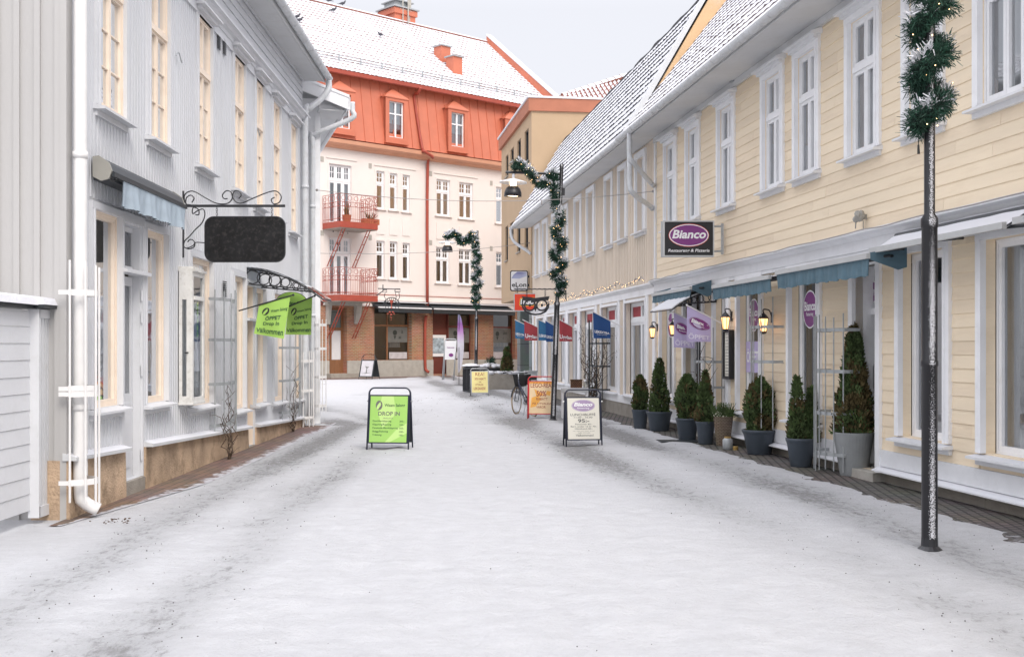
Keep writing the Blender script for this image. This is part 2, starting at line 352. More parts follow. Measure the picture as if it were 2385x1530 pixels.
# ------------------------------------------------------------------ general building parts
def cuts(lo, hi, holes):
    """parts of [lo,hi] outside the holes"""
    segs = [(lo,hi)]
    for a,b in holes:
        ns = []
        for s,e in segs:
            if b <= s or a >= e: ns.append((s,e)); continue
            if a > s: ns.append((s,a))
            if b < e: ns.append((b,e))
        segs = ns
    return [q for q in segs if q[1]-q[0] > .004]
def wall_sheet(mb, x0, x1, z0, z1, holes, o=0.0, rev=.25, mi=0):
    """front skin with rectangular holes (x0,x1,z0,z1) and their reveals"""
    xs = sorted(set([x0,x1]+[h[0] for h in holes]+[h[1] for h in holes])); xs = [x for x in xs if x0 <= x <= x1]
    for a,b in zip(xs, xs[1:]):
        m = (a+b)/2; hh = [(h[2],h[3]) for h in holes if h[0] < m < h[1]]
        for c,d in cuts(z0, z1, hh): mb.quad((a,-o,c),(b,-o,c),(b,-o,d),(a,-o,d), mi)
    for h in holes:
        a,b,c,d = h[:4]; r = rev-o
        mb.quad((a,-o,c),(a,r,c),(b,r,c),(b,-o,c), mi); mb.quad((a,-o,d),(b,-o,d),(b,r,d),(a,r,d), mi)
        mb.quad((a,-o,c),(a,-o,d),(a,r,d),(a,r,c), mi); mb.quad((b,-o,c),(b,r,c),(b,r,d),(b,-o,d), mi)
def battens(mb, x0, x1, z0f, z1f, pitch, w, th, holes, o=0.0, pad=0.0, mi=0):
    x = x0+pitch/2
    while x < x1:
        hh = [(h[2]-pad,h[3]+pad) for h in holes if h[0]-pad-w/2 < x < h[1]+pad+w/2]
        for c,d in cuts(z0f(x), z1f(x), hh):
            a, b = x-w/2, x+w/2
            mb.box(a, b, c, d, o, o+th, mi)
        x += pitch
def clapboard(mb, x0, x1, z0, z1, h, th, holes, o=0.0, pad=0.0, mi=0):
    z = z0; i = 0
    while z < z1-.01:
        t = min(z+h, z1)
        jo = x0-random.uniform(0,3); hs = [(q[0]-pad,q[1]+pad) for q in holes if q[2]-pad < (z+t)/2 < q[3]+pad]
        while jo < x1: jo += random.uniform(2.6,4.6); hs.append((jo,jo+.0045))
        for a,b in cuts(x0, x1, hs):
            mi = 1 if random.random() < .3 else 0
            e = random.uniform(-.002,.002)
            mb.extr([(o,z),(o+th+e,z+.001),(o+th+e,z+.012),(o+.004,t),(o,t)][::-1], a, b, mi)
        z = t
def roof_courses(mb, x0, x1, e, r, n, lip=.04, wave=.015, tw=.24, dx=.08, mi=0, jit=.012):
    """tile courses from eave e=(off,z) up to r=(off,z)"""
    E = Vector((-e[0], e[1])); Q = Vector((-r[0], r[1])); s = Q-E; nn = Vector((-s.y, s.x)).normalized()
    if nn.y < 0: nn = -nn
    k = max(2, int((x1-x0)/dx)); xs = [x0+(x1-x0)*i/k for i in range(k+1)]
    for c in range(n):
        a = E+s*(c/n); b = E+s*((c+1)/n)
        vs = []; 
        for x in xs:
            w = wave*math.sin(2*math.pi*x/tw+c*.3)+jit*noise.noise((x*7, c*3.1, 0))*2
            lo0 = a+nn*0.0; lo1 = a+nn*(lip+w); mid = a+s*(.35/n)+nn*(lip*.8+w*.7); hi = b+nn*(.004+w*.25)
            for q in (lo0, lo1, mid, hi): vs.append((x, q.x, q.y))
        fs = []
        for i in range(k):
            for j in range(3): fs.append((i*4+j, i*4+4+j, i*4+5+j, i*4+1+j))
        mb.add(vs, fs, mi)
def window(par, x0, x1, z0, z1, tm, sm, trim=.10, to=.04, rec=.05, cols=2, tr=.33, tg=None, bg=None, fw=.045, sill=True, cap=False,
           cur=.3, room=.7, gl='glass', bar=.022, roomm='room', base=0.0, curm='curtain', capm='white_snow', drop=0, sidew=None):
    """one window with casing, sashes, panes, sill, curtain and the dark room behind it; x0..z1 is the opening"""
    c = MB(); w = trim; sw = sidew or w
    c.box(x0-sw, x0, z0-.0, z1, base, base+to); c.box(x1, x1+sw, z0-.0, z1, base, base+to)
    c.box(x0-sw, x1+sw, z1, z1+w, base, base+to+.004)
    for a,b in ((x0-sw*.35, x0-.001),(x1+.001, x1+sw*.35)): c.box(a, b, z0, z1, base+to, base+to+.012)
    if not sill: c.box(x0-sw, x1+sw, z0-w*.8, z0, base, base+to)
    win = build(c, 'window', tm, par)
    s = MB(); y = -rec
    def fr(a,b,c_,d,f,o0,o1):
        s.box(a,a+f,c_,d,o0,o1); s.box(b-f,b,c_,d,o0,o1); s.box(a+f,b-f,c_,c_+f,o0,o1); s.box(a+f,b-f,d-f,d,o0,o1)
    fr(x0,x1,z0,z1,.03,y-.07,y+.02)
    zt = z1-(z1-z0)*tr if tr else z1
    if tr: s.box(x0+.03,x1-.03,zt-.035,zt+.035,y-.06,y+.035)
    n = cols; W = (x1-x0-.06)/n
    for i in range(n):
        a = x0+.03+i*W; b = a+W
        fr(a+.004,b-.004,z0+.03,(zt-.035) if tr else z1-.03,fw,y-.045,y+.012)
        if tr: fr(a+.004,b-.004,zt+.035,z1-.03,fw,y-.045,y+.012)
        def grid(g, c_, d):
            nx, nz = g
            for k in range(1,nx):
                xx = a+fw+(W-2*fw)*k/nx; s.box(xx-bar/2,xx+bar/2,c_,d,y-.035,y-.001)
            for k in range(1,nz):
                zz = c_+(d-c_)*k/nz; s.box(a+fw,b-fw,zz-bar/2,zz+bar/2,y-.033,y+.001)
        if tr and tg: grid(tg, zt+.035+fw, z1-.03-fw)
        if bg: grid(bg, z0+.03+fw, (zt-.035 if tr else z1-.03)-fw)
    build(s, 'sash', sm, win)
    p = MB(); p.quad((x0+.01,rec+.02,z0+.01),(x1-.01,rec+.02,z0+.01),(x1-.01,rec+.02,z1-.01),(x0+.01,rec+.02,z1-.01)); build(p, 'pane', M[gl], win)
    if room:
        q = MB(); e = .002; b0 = rec+.075; b1 = rec+room
        q.quad((x0-e,b1,z0-.2),(x1+e,b1,z0-.2),(x1+e,b1,z1),(x0-e,b1,z1))
        q.quad((x0-e,b0,z0-.2),(x0-e,b1,z0-.2),(x0-e,b1,z1),(x0-e,b0,z1)); q.quad((x1+e,b0,z0-.2),(x1+e,b0,z1),(x1+e,b1,z1),(x1+e,b1,z0-.2))
        q.quad((x0-e,b0,z1),(x0-e,b1,z1),(x1+e,b1,z1),(x1+e,b0,z1)); q.quad((x0-e,b0,z0-.2),(x1+e,b0,z0-.2),(x1+e,b1,z0-.2),(x0-e,b1,z0-.2))
        build(q, 'interior', M[roomm], win)
    if cur:
        q = MB(); W = (x1-x0)
        spans = [(x0+.02, x0+W*cur), (x1-W*cur, x1-.02)] if cur < .5 else [(x0+.02, x1-.02)]
        for a,b in spans:
            k = max(4, int((b-a)/.02)); 
            for i in range(k):
                xa = a+(b-a)*i/k; xb = a+(b-a)*(i+1)/k
                f = lambda t: rec+.13+.012*math.sin(t*75)+.006*math.sin(t*31+z0)
                q.quad((xa,f(xa),z0+drop),(xb,f(xb),z0+drop),(xb,f(xb),z1),(xa,f(xa),z1))
        build(q, 'curtain', M[curm], win, smooth=True)
    if sill:
        q = MB(); q.hexa([(x0-sw-.03,-base-to-.09,z0-.06),(x1+sw+.03,-base-to-.09,z0-.06),(x1+sw+.03,rec,z0-.06),(x0-sw-.03,rec,z0-.06)],
                         [(x0-sw-.03,-base-to-.09,z0-.035),(x1+sw+.03,-base-to-.09,z0-.035),(x1+sw+.03,rec,z0+.004),(x0-sw-.03,rec,z0+.004)])
        q.box(x0-sw, x1+sw, z0-.12, z0-.061, base, base+to); build(q, 'sill', M[capm] if sill is True else M[sill], win)
    if cap:
        q = MB(); zc = z1+w
        q.hexa([(x0-sw-.06,-base-to-.12,zc),(x1+sw+.06,-base-to-.12,zc),(x1+sw+.06,-base,zc),(x0-sw-.06,-base,zc)],
               [(x0-sw-.06,-base-to-.12,zc+.03),(x1+sw+.06,-base-to-.12,zc+.03),(x1+sw+.06,-base,zc+.09),(x0-sw-.06,-base,zc+.09)])
        q.box(x0-sw, x1+sw, zc-.05, zc-.001, base+to, base+to+.06)
        build(q, 'cap_moulding', M[capm], win)
    return win
def gutter_run(mb, x0, x1, o, z, r=.07, seams=None):
    n = 9; prof = [(o+r*math.cos(math.pi+math.pi*k/(n-1)), z+r*math.sin(math.pi+math.pi*k/(n-1))) for k in range(n)]
    prof += [(a*1.0+(o-a)*.12, b+(.008 if b > z-r*.5 else .012)) for a,b in prof[::-1]]
    mb.extr(prof[::-1], x0, x1)
    if seams:
        x = x0+.1
        while x < x1:
            pr = [(o+(r+.008)*math.cos(math.pi+math.pi*k/8), z+(r+.008)*math.sin(math.pi+math.pi*k/8)) for k in range(9)]+[(o+(r-.01)*math.cos(2*math.pi-math.pi*k/8), z+.02+(r-.01)*math.sin(2*math.pi-math.pi*k/8)) for k in range(9)]
            mb.extr(pr[::-1], x, x+.025); x += seams
SUN, SKYV, EXPO, ZEN = 1.2, 6.45, 0.60, 2.7

def P(px, py, Z): return Vector(((px-CX)*Z/FPX, Z, CH+(HY-py)*Z/FPX))
def wavy_tube(mb, F_pts, r, n=8, mi=0): mb.tube(F_pts, r, n, mi)
def arc(p0, p1, p2, n=8):
    p0, p1, p2 = Vector(p0), Vector(p1), Vector(p2)
    return [p0*(1-t)**2+p1*2*t*(1-t)+p2*t*t for t in [i/n for i in range(n+1)]]
def smoothpath(pts, n=5):
    P_ = [Vector(p) for p in pts]; out = []
    for i in range(len(P_)-1):
        a = P_[max(0,i-1)]; b = P_[i]; c = P_[i+1]; d = P_[min(len(P_)-1,i+2)]
        for k in range(n):
            t = k/n
            out.append(.5*((2*b)+(c-a)*t+(2*a-5*b+4*c-d)*t*t+(3*b-a-3*c+d)*t**3))
    out.append(P_[-1]); return out

# =================================================================== YELLOW HOUSE
rx = FR.x
YA, YB = rx(1528), -2.6
yh = thing('yellow_wooden_house', 'pale yellow clapboard house with white trimmed windows along the right side', 'house', FR, YA, 0, 0)
UPY = [(1543,1573),(1593,1627),(1666,1708),(1768.5,1821.6),(1843,1905),(1964,2046),(2096,2194),(2262,2398)]
TW = .13
upw = [(rx(a,.05)+TW, rx(b,.05)-TW, 4.03, 5.72) for a,b in UPY]
GY = [(1535,1572),(1659,1699),(1714,1776),(1833,1912),(2086,2213)]
grw = [(rx(a,.03)+.12, rx(b,.03)-.12, .60, 2.68) for a,b in GY]
xg = rx(2275,.03); grw.append((xg+.12, xg+1.35, .56, 2.68)); grw.append((xg+2.1, xg+3.6, .56, 2.68))
dA = (rx(1590,.03)+.1, rx(1638,.03)-.1, .12, 2.66); dB = (rx(1978,.03)+.12, rx(2051,.03)-.12, .12, 2.62)
far_up = [(upw[-1][1]+1.0, upw[-1][1]+1.9, 4.03, 5.72)]
upw += far_up
m = MB(); holes = upw+grw+[dA,dB]
wall_sheet(m, YA, YB, .16, 6.06, holes, 0, .10)
clapboard(m, YA, YB, 3.06, 6.05, .142, .013, upw, 0.0, .10)
clapboard(m, YA, YB, .40, 2.74, .142, .014, grw+[dA,dB], 0.0, .10)
m.quad((YB,0,.16),(YB,9,.16),(YB,9,6.1),(YB,0,6.1)); m.quad((YA,9,0),(YA,9,6.1),(YB,9,6.1),(YB,9,0))
build(m, 'wall', [M['yellow'],M['yellow_b']], yh)
m = MB()
for a,b in cuts(YA, YB, [(dB[0],dB[1]),(dA[0],dA[1])]): m.box(a,b,.0,.16,-.30,-.04)
for x in [YA+1.3*i for i in range(18)]: m.box(x, x+.012, .0,.158,-.04,-.036)
build(m, 'plinth', M['concrete'], yh)
m = MB()
for a,b in cuts(YA, YB, [(dB[0]-.1,dB[1]+.1),(dA[0]-.1,dA[1]+.1)]):
    m.box(a,b,.205,.40,.0,.035); m.hexa([(a,-.14,.15),(b,-.14,.15),(b,-.0,.15),(a,-.0,.15)],[(a,-.14,.165),(b,-.14,.165),(b,-.0,.204),(a,-.0,.204)])
m.box(YA, YB, 2.741, 2.94, .019, .05); m.box(YA, YB, 2.80, 2.82, .05, .065)
m.extr([(0,2.94),(.06,2.94),(.09,2.98),(.17,3.0),(.17,3.02),(.0,3.075)][::-1], YA, YB)
m.box(YA-.02, YA+.09, .2, 6.05, .0, .045)
build(m, 'trim_boards', M['white_snow'], yh)
for i,h in enumerate(upw):
    window(yh, *h, M['white'], M['white'], trim=TW, to=.045, rec=.035, cols=2, tr=.36, fw=.045, cap=True, cur=.98, room=0, gl='glass_big')
for i,h in enumerate(grw):
    w_ = window(yh, *h, M['white'], M['white'], trim=.12, to=.05, rec=.13, cols=1, tr=0, fw=.05, cap=False, cur=.25 if i > 3 else .0001, room=1.5, gl='glass_big' if i > 3 else 'shop_glass', roomm='room_light' if i > 3 else 'room')
def door(par, h, frame_m, leaf_m, rec=.25, transom=.5, glz=(.75,.9), steps=True):
    x0,x1,z0,z1 = h; c = MB()
    c.box(x0-.12,x0,z0,z1,0,.05); c.box(x1,x1+.12,z0,z1,0,.05); c.box(x0-.12,x1+.12,z1,z1+.12,0,.052)
    c.quad((x0,-.0,z0),(x0,rec,z0),(x0,rec,z1),(x0,0,z1)); c.quad((x1,0,z0),(x1,0,z1),(x1,rec,z1),(x1,rec,z0)); c.quad((x0,0,z1),(x0,rec,z1),(x1,rec,z1),(x1,0,z1))
    zt = z1-transom
    if transom: c.box(x0,x1,zt-.04,zt+.04,-rec-.05,-rec+.04)
    d = build(c, 'door', frame_m, par)
    l = MB(); a,b = x0+.03,x1-.03; t = zt-.045 if transom else z1-.03; y=-rec
    l.box(a,a+.1,z0+.02,t,y-.04,y); l.box(b-.1,b,z0+.02,t,y-.04,y); l.box(a+.1,b-.1,t-.1,t,y-.04,y)
    zb = z0+.02+(t-z0)*.32; l.box(a+.1,b-.1,z0+.02,zb,y-.04,y); l.box(a+.16,b-.16,z0+.12,zb-.08,y,y+.012)
    build(l, 'door_leaf', leaf_m, d)
    g = MB(); g.quad((a+.1,rec+.02,zb),(b-.1,rec+.02,zb),(b-.1,rec+.02,t-.1),(a+.1,rec+.02,t-.1))
    if transom: g.quad((x0,rec+.02,zt),(x1,rec+.02,zt),(x1,rec+.02,z1),(x0,rec+.02,z1))
    build(g, 'pane', M['glass'], d)
    q = MB(); q.box(a,b,z0,z1,-rec-1.2,-rec-1.19); q.box(a-.01,a,z0,z1,-rec-1.2,-rec-.05); q.box(b,b+.01,z0,z1,-rec-1.2,-rec-.05); q.box(a,b,z1,z1+.01,-rec-1.2,-rec-.05); q.box(a,b,z0-.01,z0,-rec-1.2,-rec-.05)
    build(q, 'interior', M['room_dark'], d)
    hd = MB(); hd.tube([(a+.06,rec-.03,z0+.95),(a+.06,rec-.05,z0+1.0),(a+.06,rec-.05,z0+1.25),(a+.06,rec-.03,z0+1.3)],.012,6); build(hd,'handle',M['steel'],d)
    s = MB(); s.box(x0-.1,x1+.1,0,z0-.002,-rec,.12 if steps else -.02); build(s, 'step', M['stone'], d)
    return d
door(yh, dA, M['white'], M['dark_metal'], .22, .5); door(yh, dB, M['white'], M['dark_metal'], .25, .55)
# soffit, fascia, gutter, roof
m = MB(); m.extr([(0,6.06),(.10,6.02),(.16,6.02),(.62,5.98),(.68,5.98),(.68,6.08),(0,6.16)][::-1], YA-.02, YB+.3); m.box(YA,YB,5.93,6.055,.02,.07); build(m,'soffit',M['soffit'],yh)
m = MB(); gutter_run(m, YA-.25, YB+.3, .755, 6.06, .078, .42); build(m,'gutter',M['gutter'],yh)
m = MB(); roof_courses(m, YA+.03, YB+.3, (.74,6.10), (-3.3,11.25), 26, .019, .008, .24, .085, jit=.008); build(m,'roof',M['tile_rust'],yh)
m = MB(); m.extr([(-3.3,11.24),(.70,6.08),(.60,6.06),(-3.3,11.1)], YA, YB+.3); m.extr([(-3.3,11.24),(-9,6.5),(-9,6.4),(-3.3,11.1)][::-1], YA, YB+.3); build(m,'roof_deck',M['soffit'],yh)
# downspout at the meeting of both houses
def pipe(par, pts, r, mt='gutter', name='downspout', cuff=None):
    m = MB(); m.tube(smoothpath(pts,4), r, 10)
    for c in (cuff or []): m.tube([Vector(c)-Vector((0,0,.03)), Vector(c)+Vector((0,0,.03))], r+.01, 10)
    return build(m, name, M[mt], par, smooth=True)
xd = rx(1466,.75); xe2 = rx(1523,.08)
pipe(yh, [(xd,-.75,6.0),(xd,-.75,5.55),(xd-.04,-.66,5.40),(xe2,-.16,5.10),(xe2,-.08,5.02)], .05)
pipe(yh, [(xd-.1,-.72,5.9),(xd-.1,-.72,5.0),(xd-.12,-.64,4.78),(xe2-.1,-.16,4.62),(xe2-.1,-.08,4.55)], .055)
# sticker ovals in the restaurant windows
def oval_sticker(par, px, py0, py1, wpx, rec=.10, words=('Bianco','Restaurang')):
    x = rx(px,-rec); z1 = FR.z(px,py0,-rec); z0 = FR.z(px,py1,-rec); zc = (z0+z1)/2; h = (z1-z0)/2; w = h*.95
    m = MB(); fn = lambda o: (lambda a,b: (a, rec-o, b))
    m.prism(ell(x,zc,w,h), -rec+.001, -rec+.003); d = build(m,'window_sticker',M['white_print'],par)
    m = MB(); m.prism(ell(x,zc,w*.93,h*.93), -rec+.0035, -rec+.005); e_ = build(m,'oval_print',M['purple'],d)
    m = MB(); text(m, words[0], x-w*.78, x+w*.78, zc-.02, zc+h*.42, fn(.007), offset=.03); text(m, words[1], x-w*.5, x+w*.5, zc-h*.4, zc-h*.14, fn(.007)); build(m,'lettering',M['white_print'],d)
def stickers():
    wins = [c for c in yh.children if c.name.startswith('window') and 'sticker' not in c.name]
oval_sticker(yh, 1563, 728, 786, 14); oval_sticker(yh, 1756, 696, 772, 30); oval_sticker(yh, 1887, 676, 765, 40)
oval_sticker(yh, 2036, 656, 703, 14, rec=.24)
# lower window text "OPPET" strip in one pane and a pale box at the foot
m = MB(); r_ = .095; xa, xb = rx(1738,-r_), rx(1768,-r_)
m.box(xa,xb,FR.z(1753,868),FR.z(1753,795),-r_-.001,-r_+.001); s_ = build(m,'window_sticker',M['lilac'],yh)
m = MB(); text(m,'ÖPPET',xa+.03,xb-.03,FR.z(1753,845),FR.z(1753,812),lambda a,b:(a,r_-.004,b),offset=.02); build(m,'lettering',M['white_print'],s_)

# =================================================================== BEIGE HOUSE
BA, BB = rx(1241), YA-.0
bh = thing('beige_wooden_house', 'beige board-and-batten house with white shuttered windows and steep snowy tile roof', 'house', FR, BA, 0, 0)
UPB = [(1245,1256.6),(1262,1274.5),(1283.5,1297),(1309,1322),(1335.7,1353),(1364.5,1383.5),(1406,1425.6),(1437.5,1459),(1477,1502)]
ub = [(rx(a,.04)+.13, rx(b,.04)-.13, 4.22, 5.86) for a,b in UPB]
GB = [(1456,1508),(1402,1443),(1353,1389),(1325,1349),(1299,1320),(1275,1294),(1252,1270)]
gb = [(rx(a)+.10, rx(b)-.08, .55, 2.66) for a,b in GB]
m = MB(); wall_sheet(m, BA, BB, .32, 6.1, ub+gb, 0, .10)
battens(m, BA, BB, lambda x:3.03, lambda x:6.08, .165, .045, .022, ub, 0, .13)
m.quad((BA,0,0),(BA,0,6.1),(BA,9,6.1),(BA,9,0)); m.quad((BA,9,0),(BA,9,6.1),(BB,9,6.1),(BB,9,0)); build(m,'wall',M['beige'],bh)
m = MB(); m.box(BA,BB,0,.32,-.2,.03); build(m,'plinth',M['concrete'],bh)
m = MB(); m.box(BA,BB-.02,.32,.50,.0,.05); m.extr([(0,2.9),(.05,2.9),(.12,2.97),(.12,3.0),(0,3.03)][::-1],BA,BB-.02); m.box(BA,BB-.02,2.76,2.9,.0,.04)
edges = sorted([(q[0],q[1]) for q in gb])
xs_ = [BA]+[v for e_ in edges for v in e_]+[BB]
for i in range(0,len(xs_),2):
    a,b = xs_[i],xs_[i+1]; mid = (a+b)/2
    if b-a > .75: m.box(a,mid-.2,.50,2.76,.0,.03); m.box(mid+.2,b,.50,2.76,.0,.03)
    elif i < len(xs_)-2: m.box(a,b,.50,2.76,.0,.03)
build(m,'shopfront_trim',M['white'],bh)
m = MB()
for i in range(0,len(xs_),2):
    a,b = xs_[i],xs_[i+1]; mid = (a+b)/2
    if b-a > .75: battens(m, mid-.2, mid+.2, lambda x:.5, lambda x:2.76, .13,.04,.02,[],0)
build(m,'shopfront_battens',M['beige'],bh)
for h in ub: window(bh,*h,M['white'],M['white'],trim=.13,to=.045,rec=.12,cols=1,tr=0,fw=.06,cap=False,cur=.98,room=0,gl='glass_up',curm='blind')
for i,h in enumerate(gb):
    w_ = window(bh,*h,M['white'],M['white'],trim=.06,to=.045,rec=.14,cols=2,tr=.2,fw=.06,cap=False,cur=.98,room=0,gl='glass_big',curm='blind')
    if i < 5:
        q = MB(); a = h[0]+.1; b = h[0]+(h[1]-h[0])*.47; q.box(a,b,2.66-.42,2.58,-.152,-.148); st = build(q,'window_sticker',M['red_cloth'],w_)
m = MB(); m.extr([(0,6.06),(.08,6.04),(.58,6.0),(.64,6.0),(.64,6.1),(0,6.16)][::-1],BA-.4,BB-.03); build(m,'soffit',M['soffit'],bh)
m = MB(); gutter_run(m,BA-.75,BB-.26,.715,6.06,.075,.5); build(m,'gutter',M['gutter'],bh)
m = MB(); roof_courses(m, BA-.6, BB-.12, (.68,6.10), (-1.18,9.22), 14, .032, .008, .26, .07, jit=.013)
roof_courses(m, BA-.6, BB-.12, (-1.18,9.22), (-5.2,11.1), 10, .05, .014, .26, .3); build(m,'roof',M['tile_dark'],bh)
m = MB(); m.extr([(.60,6.06),(-1.2,9.1),(-5.2,11.0),(-9.5,7),(-9.5,6.8),(-5.2,10.8),(-1.1,8.9),(.45,6.06)][::-1],BA-.58,BB-.14); build(m,'roof_deck',M['soffit'],bh)
m = MB(); m.extr([(.60,6.04),(-1.26,9.22),(-5.2,11.1),(-9.4,7),(-9.4,5.9)][::-1],BB-.11,BB+.02); build(m,'gable_wall',M['stucco'],bh)
m = MB(); m.extr([(.74,6.12),(-1.18,9.36),(-5.2,11.25),(-5.2,11.13),(-1.20,9.225),(.64,6.05)],BB-.18,BB+.05); build(m,'verge_board',M['ledge'],bh)
m = MB(); m.extr([(.0,6.06),(.62,6.0),(.60,6.06),(-1.2,9.1),(-5,11),(-9,7),(-9,0),(0,0)],BA-.02,BA-.001); build(m,'end_wall',M['beige'],bh)
pipe(bh, [(BA-.6,-.715,6.0),(BA-.6,-.72,5.8),(BA-.45,-.6,5.5),(BA-.15,-.15,5.15),(BA-.1,-.07,5.05)], .055)
# =================================================================== TAN BUILDING
tb = thing('tan_corner_building', 'flat-topped tan rendered building with brown fascia and narrow dark windows', 'building', FT, 0, 0, 0)
xe = FT.x(1168)
zs = lambda px,py: FT.z(px,py)
TWN = [(1222,1231,303,380),(1205,1213,326,383),(1189,1196.5,346,376),(1178,1184,362,412),(1222,1230,515,578),(1204,1212,505,587),(1188,1196,518,549),(1177,1183,527,607)]
tw = []
for a,b,c,d in TWN: mid=(a+b)/2; tw.append((FT.x(a),FT.x(b),FT.z(mid,d),FT.z(mid,c)))
zb = FT.z(1169,707); zt1 = FT.z(1238,259); zt2 = FT.z(1238,229)
m = MB(); wall_sheet(m, xe, 0, zb, zt1, tw, 0, .12)
m.quad((xe,.0,zb),(0,0,zb),(0,5,zb),(xe,5,zb))
# front side: local y runs to the right of the corner
m.quad((0,0,zb),(0,12,zb),(0,12,zt1),(0,0,zt1)); m.quad((xe,0,zb),(xe,0,zt1),(xe,12,zt1),(xe,12,zb)); m.quad((xe,12,0),(xe,12,zt1),(0,12,zt1),(0,12,0)); m.quad((0,1.2,0),(0,12,0),(0,12,zb),(0,1.2,zb))
build(m,'wall',M['tan'],tb)
m = MB(); m.box(xe-.1,.08,zt1,zt2,-12.1,.12); build(m,'fascia',M['brown_fascia'],tb)
m = MB(); m.box(xe-.15,.12,zt2,zt2+.07,-12.15,.17); build(m,'roof',M['snow'],tb)
for h in tw:
    c = MB(); x0,x1,z0,z1 = h; f=.05
    c.box(x0,x0+f,z0,z1,-.16,-.06); c.box(x1-f,x1,z0,z1,-.16,-.06); c.box(x0+f,x1-f,z0,z0+f,-.16,-.06); c.box(x0+f,x1-f,z1-f,z1,-.16,-.06)
    w_ = build(c,'window',M['dark_metal'],tb)
    c = MB(); c.quad((x0,.13,z0),(x1,.13,z0),(x1,.13,z1),(x0,.13,z1)); build(c,'pane',M['glass'],w_)
    c = MB(); c.box(x0,x1,z0,z1,-.6,-.5); c.box(x0-.01,x0,z0,z1,-.6,-.18); c.box(x1,x1+.01,z0,z1,-.6,-.18); c.box(x0,x1,z1,z1+.01,-.6,-.18); build(c,'interior',M['room_dark'],w_)
    c = MB(); c.box(x0-.05,x1+.05,z0-.05,z0-.002,-.1,.06); build(c,'sill',M['concrete'],w_)
for q_ in ((-.62,0,-1.2,0),(-6.5,-5.6,-1.2,-.4)): m = MB(); m.box(q_[0],q_[1],0,zb-.002,q_[2],q_[3]); build(m,'stone_pillar',M['slate_tile'],tb)
m = MB(); m.box(xe,-.62,0,zb-.002,-1.6,-1.5); build(m,'recessed_wall',M['slate_tile'],tb)
m = MB(); m.box(-3.6,-.9,.5,2.6,-1.5,-1.49); build(m,'shop_window',M['glass'],tb)

# distant tiled roof behind
dh = thing('distant_tiled_house', 'red tiled roof edged with snow showing above the tan building', 'house', FW, 9.5, -66, 0)
def PD(px,py,Z): return P(px,py,Z)
m = MB(); Zr = 62
a,b,c,d = P(1305,226,Zr), P(1462,176,Zr+3), P(1600,176,Zr+6), P(1600,300,Zr-2); e_ = P(1300,300,Zr-2)
def tiled_patch(mb, A, B, C, D, rows, cols_, h=.12):
    """A,B lower edge ; D,C upper edge, rolled tiles"""
    vs=[]; fs=[]; nx=cols_*4
    for j in range(rows):
        for jj in (0,1):
            t=(j+(0 if jj==0 else .98))/rows
            for i in range(nx+1):
                u=i/nx; p=(A.lerp(B,u)).lerp(D.lerp(C,u),t); p=p+Vector((0,-.3,1)).normalized()*(h*(1-jj)+.09*math.sin(2*math.pi*u*cols_)); vs.append(p)
    for k in range(rows*2-1):
        for i in range(nx): q=k*(nx+1)+i; fs.append((q,q+1,q+nx+2,q+nx+1))
    mb.add(vs,fs)
A_=P(1250,262,60); B_=P(1520,262,60); C_=P(1520,168,64); D_=P(1318,222,62)
tiled_patch(m, A_,B_,C_,D_, 7, 22); build(m,'roof',M['tile_red'],dh)
m = MB(); pts=[P(1310+i*15,224.5-i*4.8,61.8+i*.2) for i in range(11)]
for i in range(10): m.tube([pts[i],pts[i+1]+(pts[i+1]-pts[i])*.06],[.17,.13],8)
build(m,'ridge_tiles',M['tile_red'],dh)
m = MB(); m.hexa([(3.0,61,0),(9,61,0),(9,70,0),(3.0,70,0)],[(3.0,61,13.4),(9,61,13.4),(9,70,13.4),(3.0,70,13.4)]); build(m,'wall',M['stucco'],dh)

# =================================================================== GREY HOUSE (left)
lx = FL.x
LA, LB = lx(150), lx(703)
gh = thing('grey_wooden_house', 'light grey wooden house with peach window frames, left side of the street', 'house', FL, LA, 0, 0)
UPL = [(226,286,4.06,6.05),(344,389,4.06,6.1),(457,489,4.08,6.1),(541,567,4.06,6.1),(592,611,4.0,6.1),(632,650,3.98,6.05),(673,688,3.90,6.0)]
ul = [(lx(a),lx(b),c,d) for a,b,c,d in UPL]
def lz(px,py): return FL.z(px,py)
GLW = [(213,277,1.0,3.0),(335,385,.97,2.98),(441,491,.84,2.82),(541,568,.66,2.72),(591,615,.68,2.62),(634,660,.64,2.60),(681,698,.6,2.55)]
gl_ = [(lx(a),lx(b),c,d) for a,b,c,d in GLW]
d1 = (lx(284),lx(327),.16,2.98); d2 = (lx(572),lx(589),.02,2.62)
ledge = lambda x: .60-.030*(x-11)
m = MB(); holes = ul+gl_+[d1,d2]
wall_sheet(m, LA, LB, .10, 7.2, holes, 0, .10)
battens(m, LA+.14, LB-.1, lambda x: ledge(x)+.02, lambda x:6.22, .10, .030, .011, holes, 0, .11)
for k in range(5): m.extr([(0,6.42+k*.14),(.02,6.42+k*.14),(.006,6.55+k*.14),(0,6.55+k*.14)][::-1], LA, LB)
m.quad((LB,0,0),(LB,9,0),(LB,9,7.2),(LB,0,7.2)); m.quad((LA,9,0),(LA,9,7.2),(LB,9,7.2),(LB,9,0))
build(m,'wall',M['grey_wall'],gh)
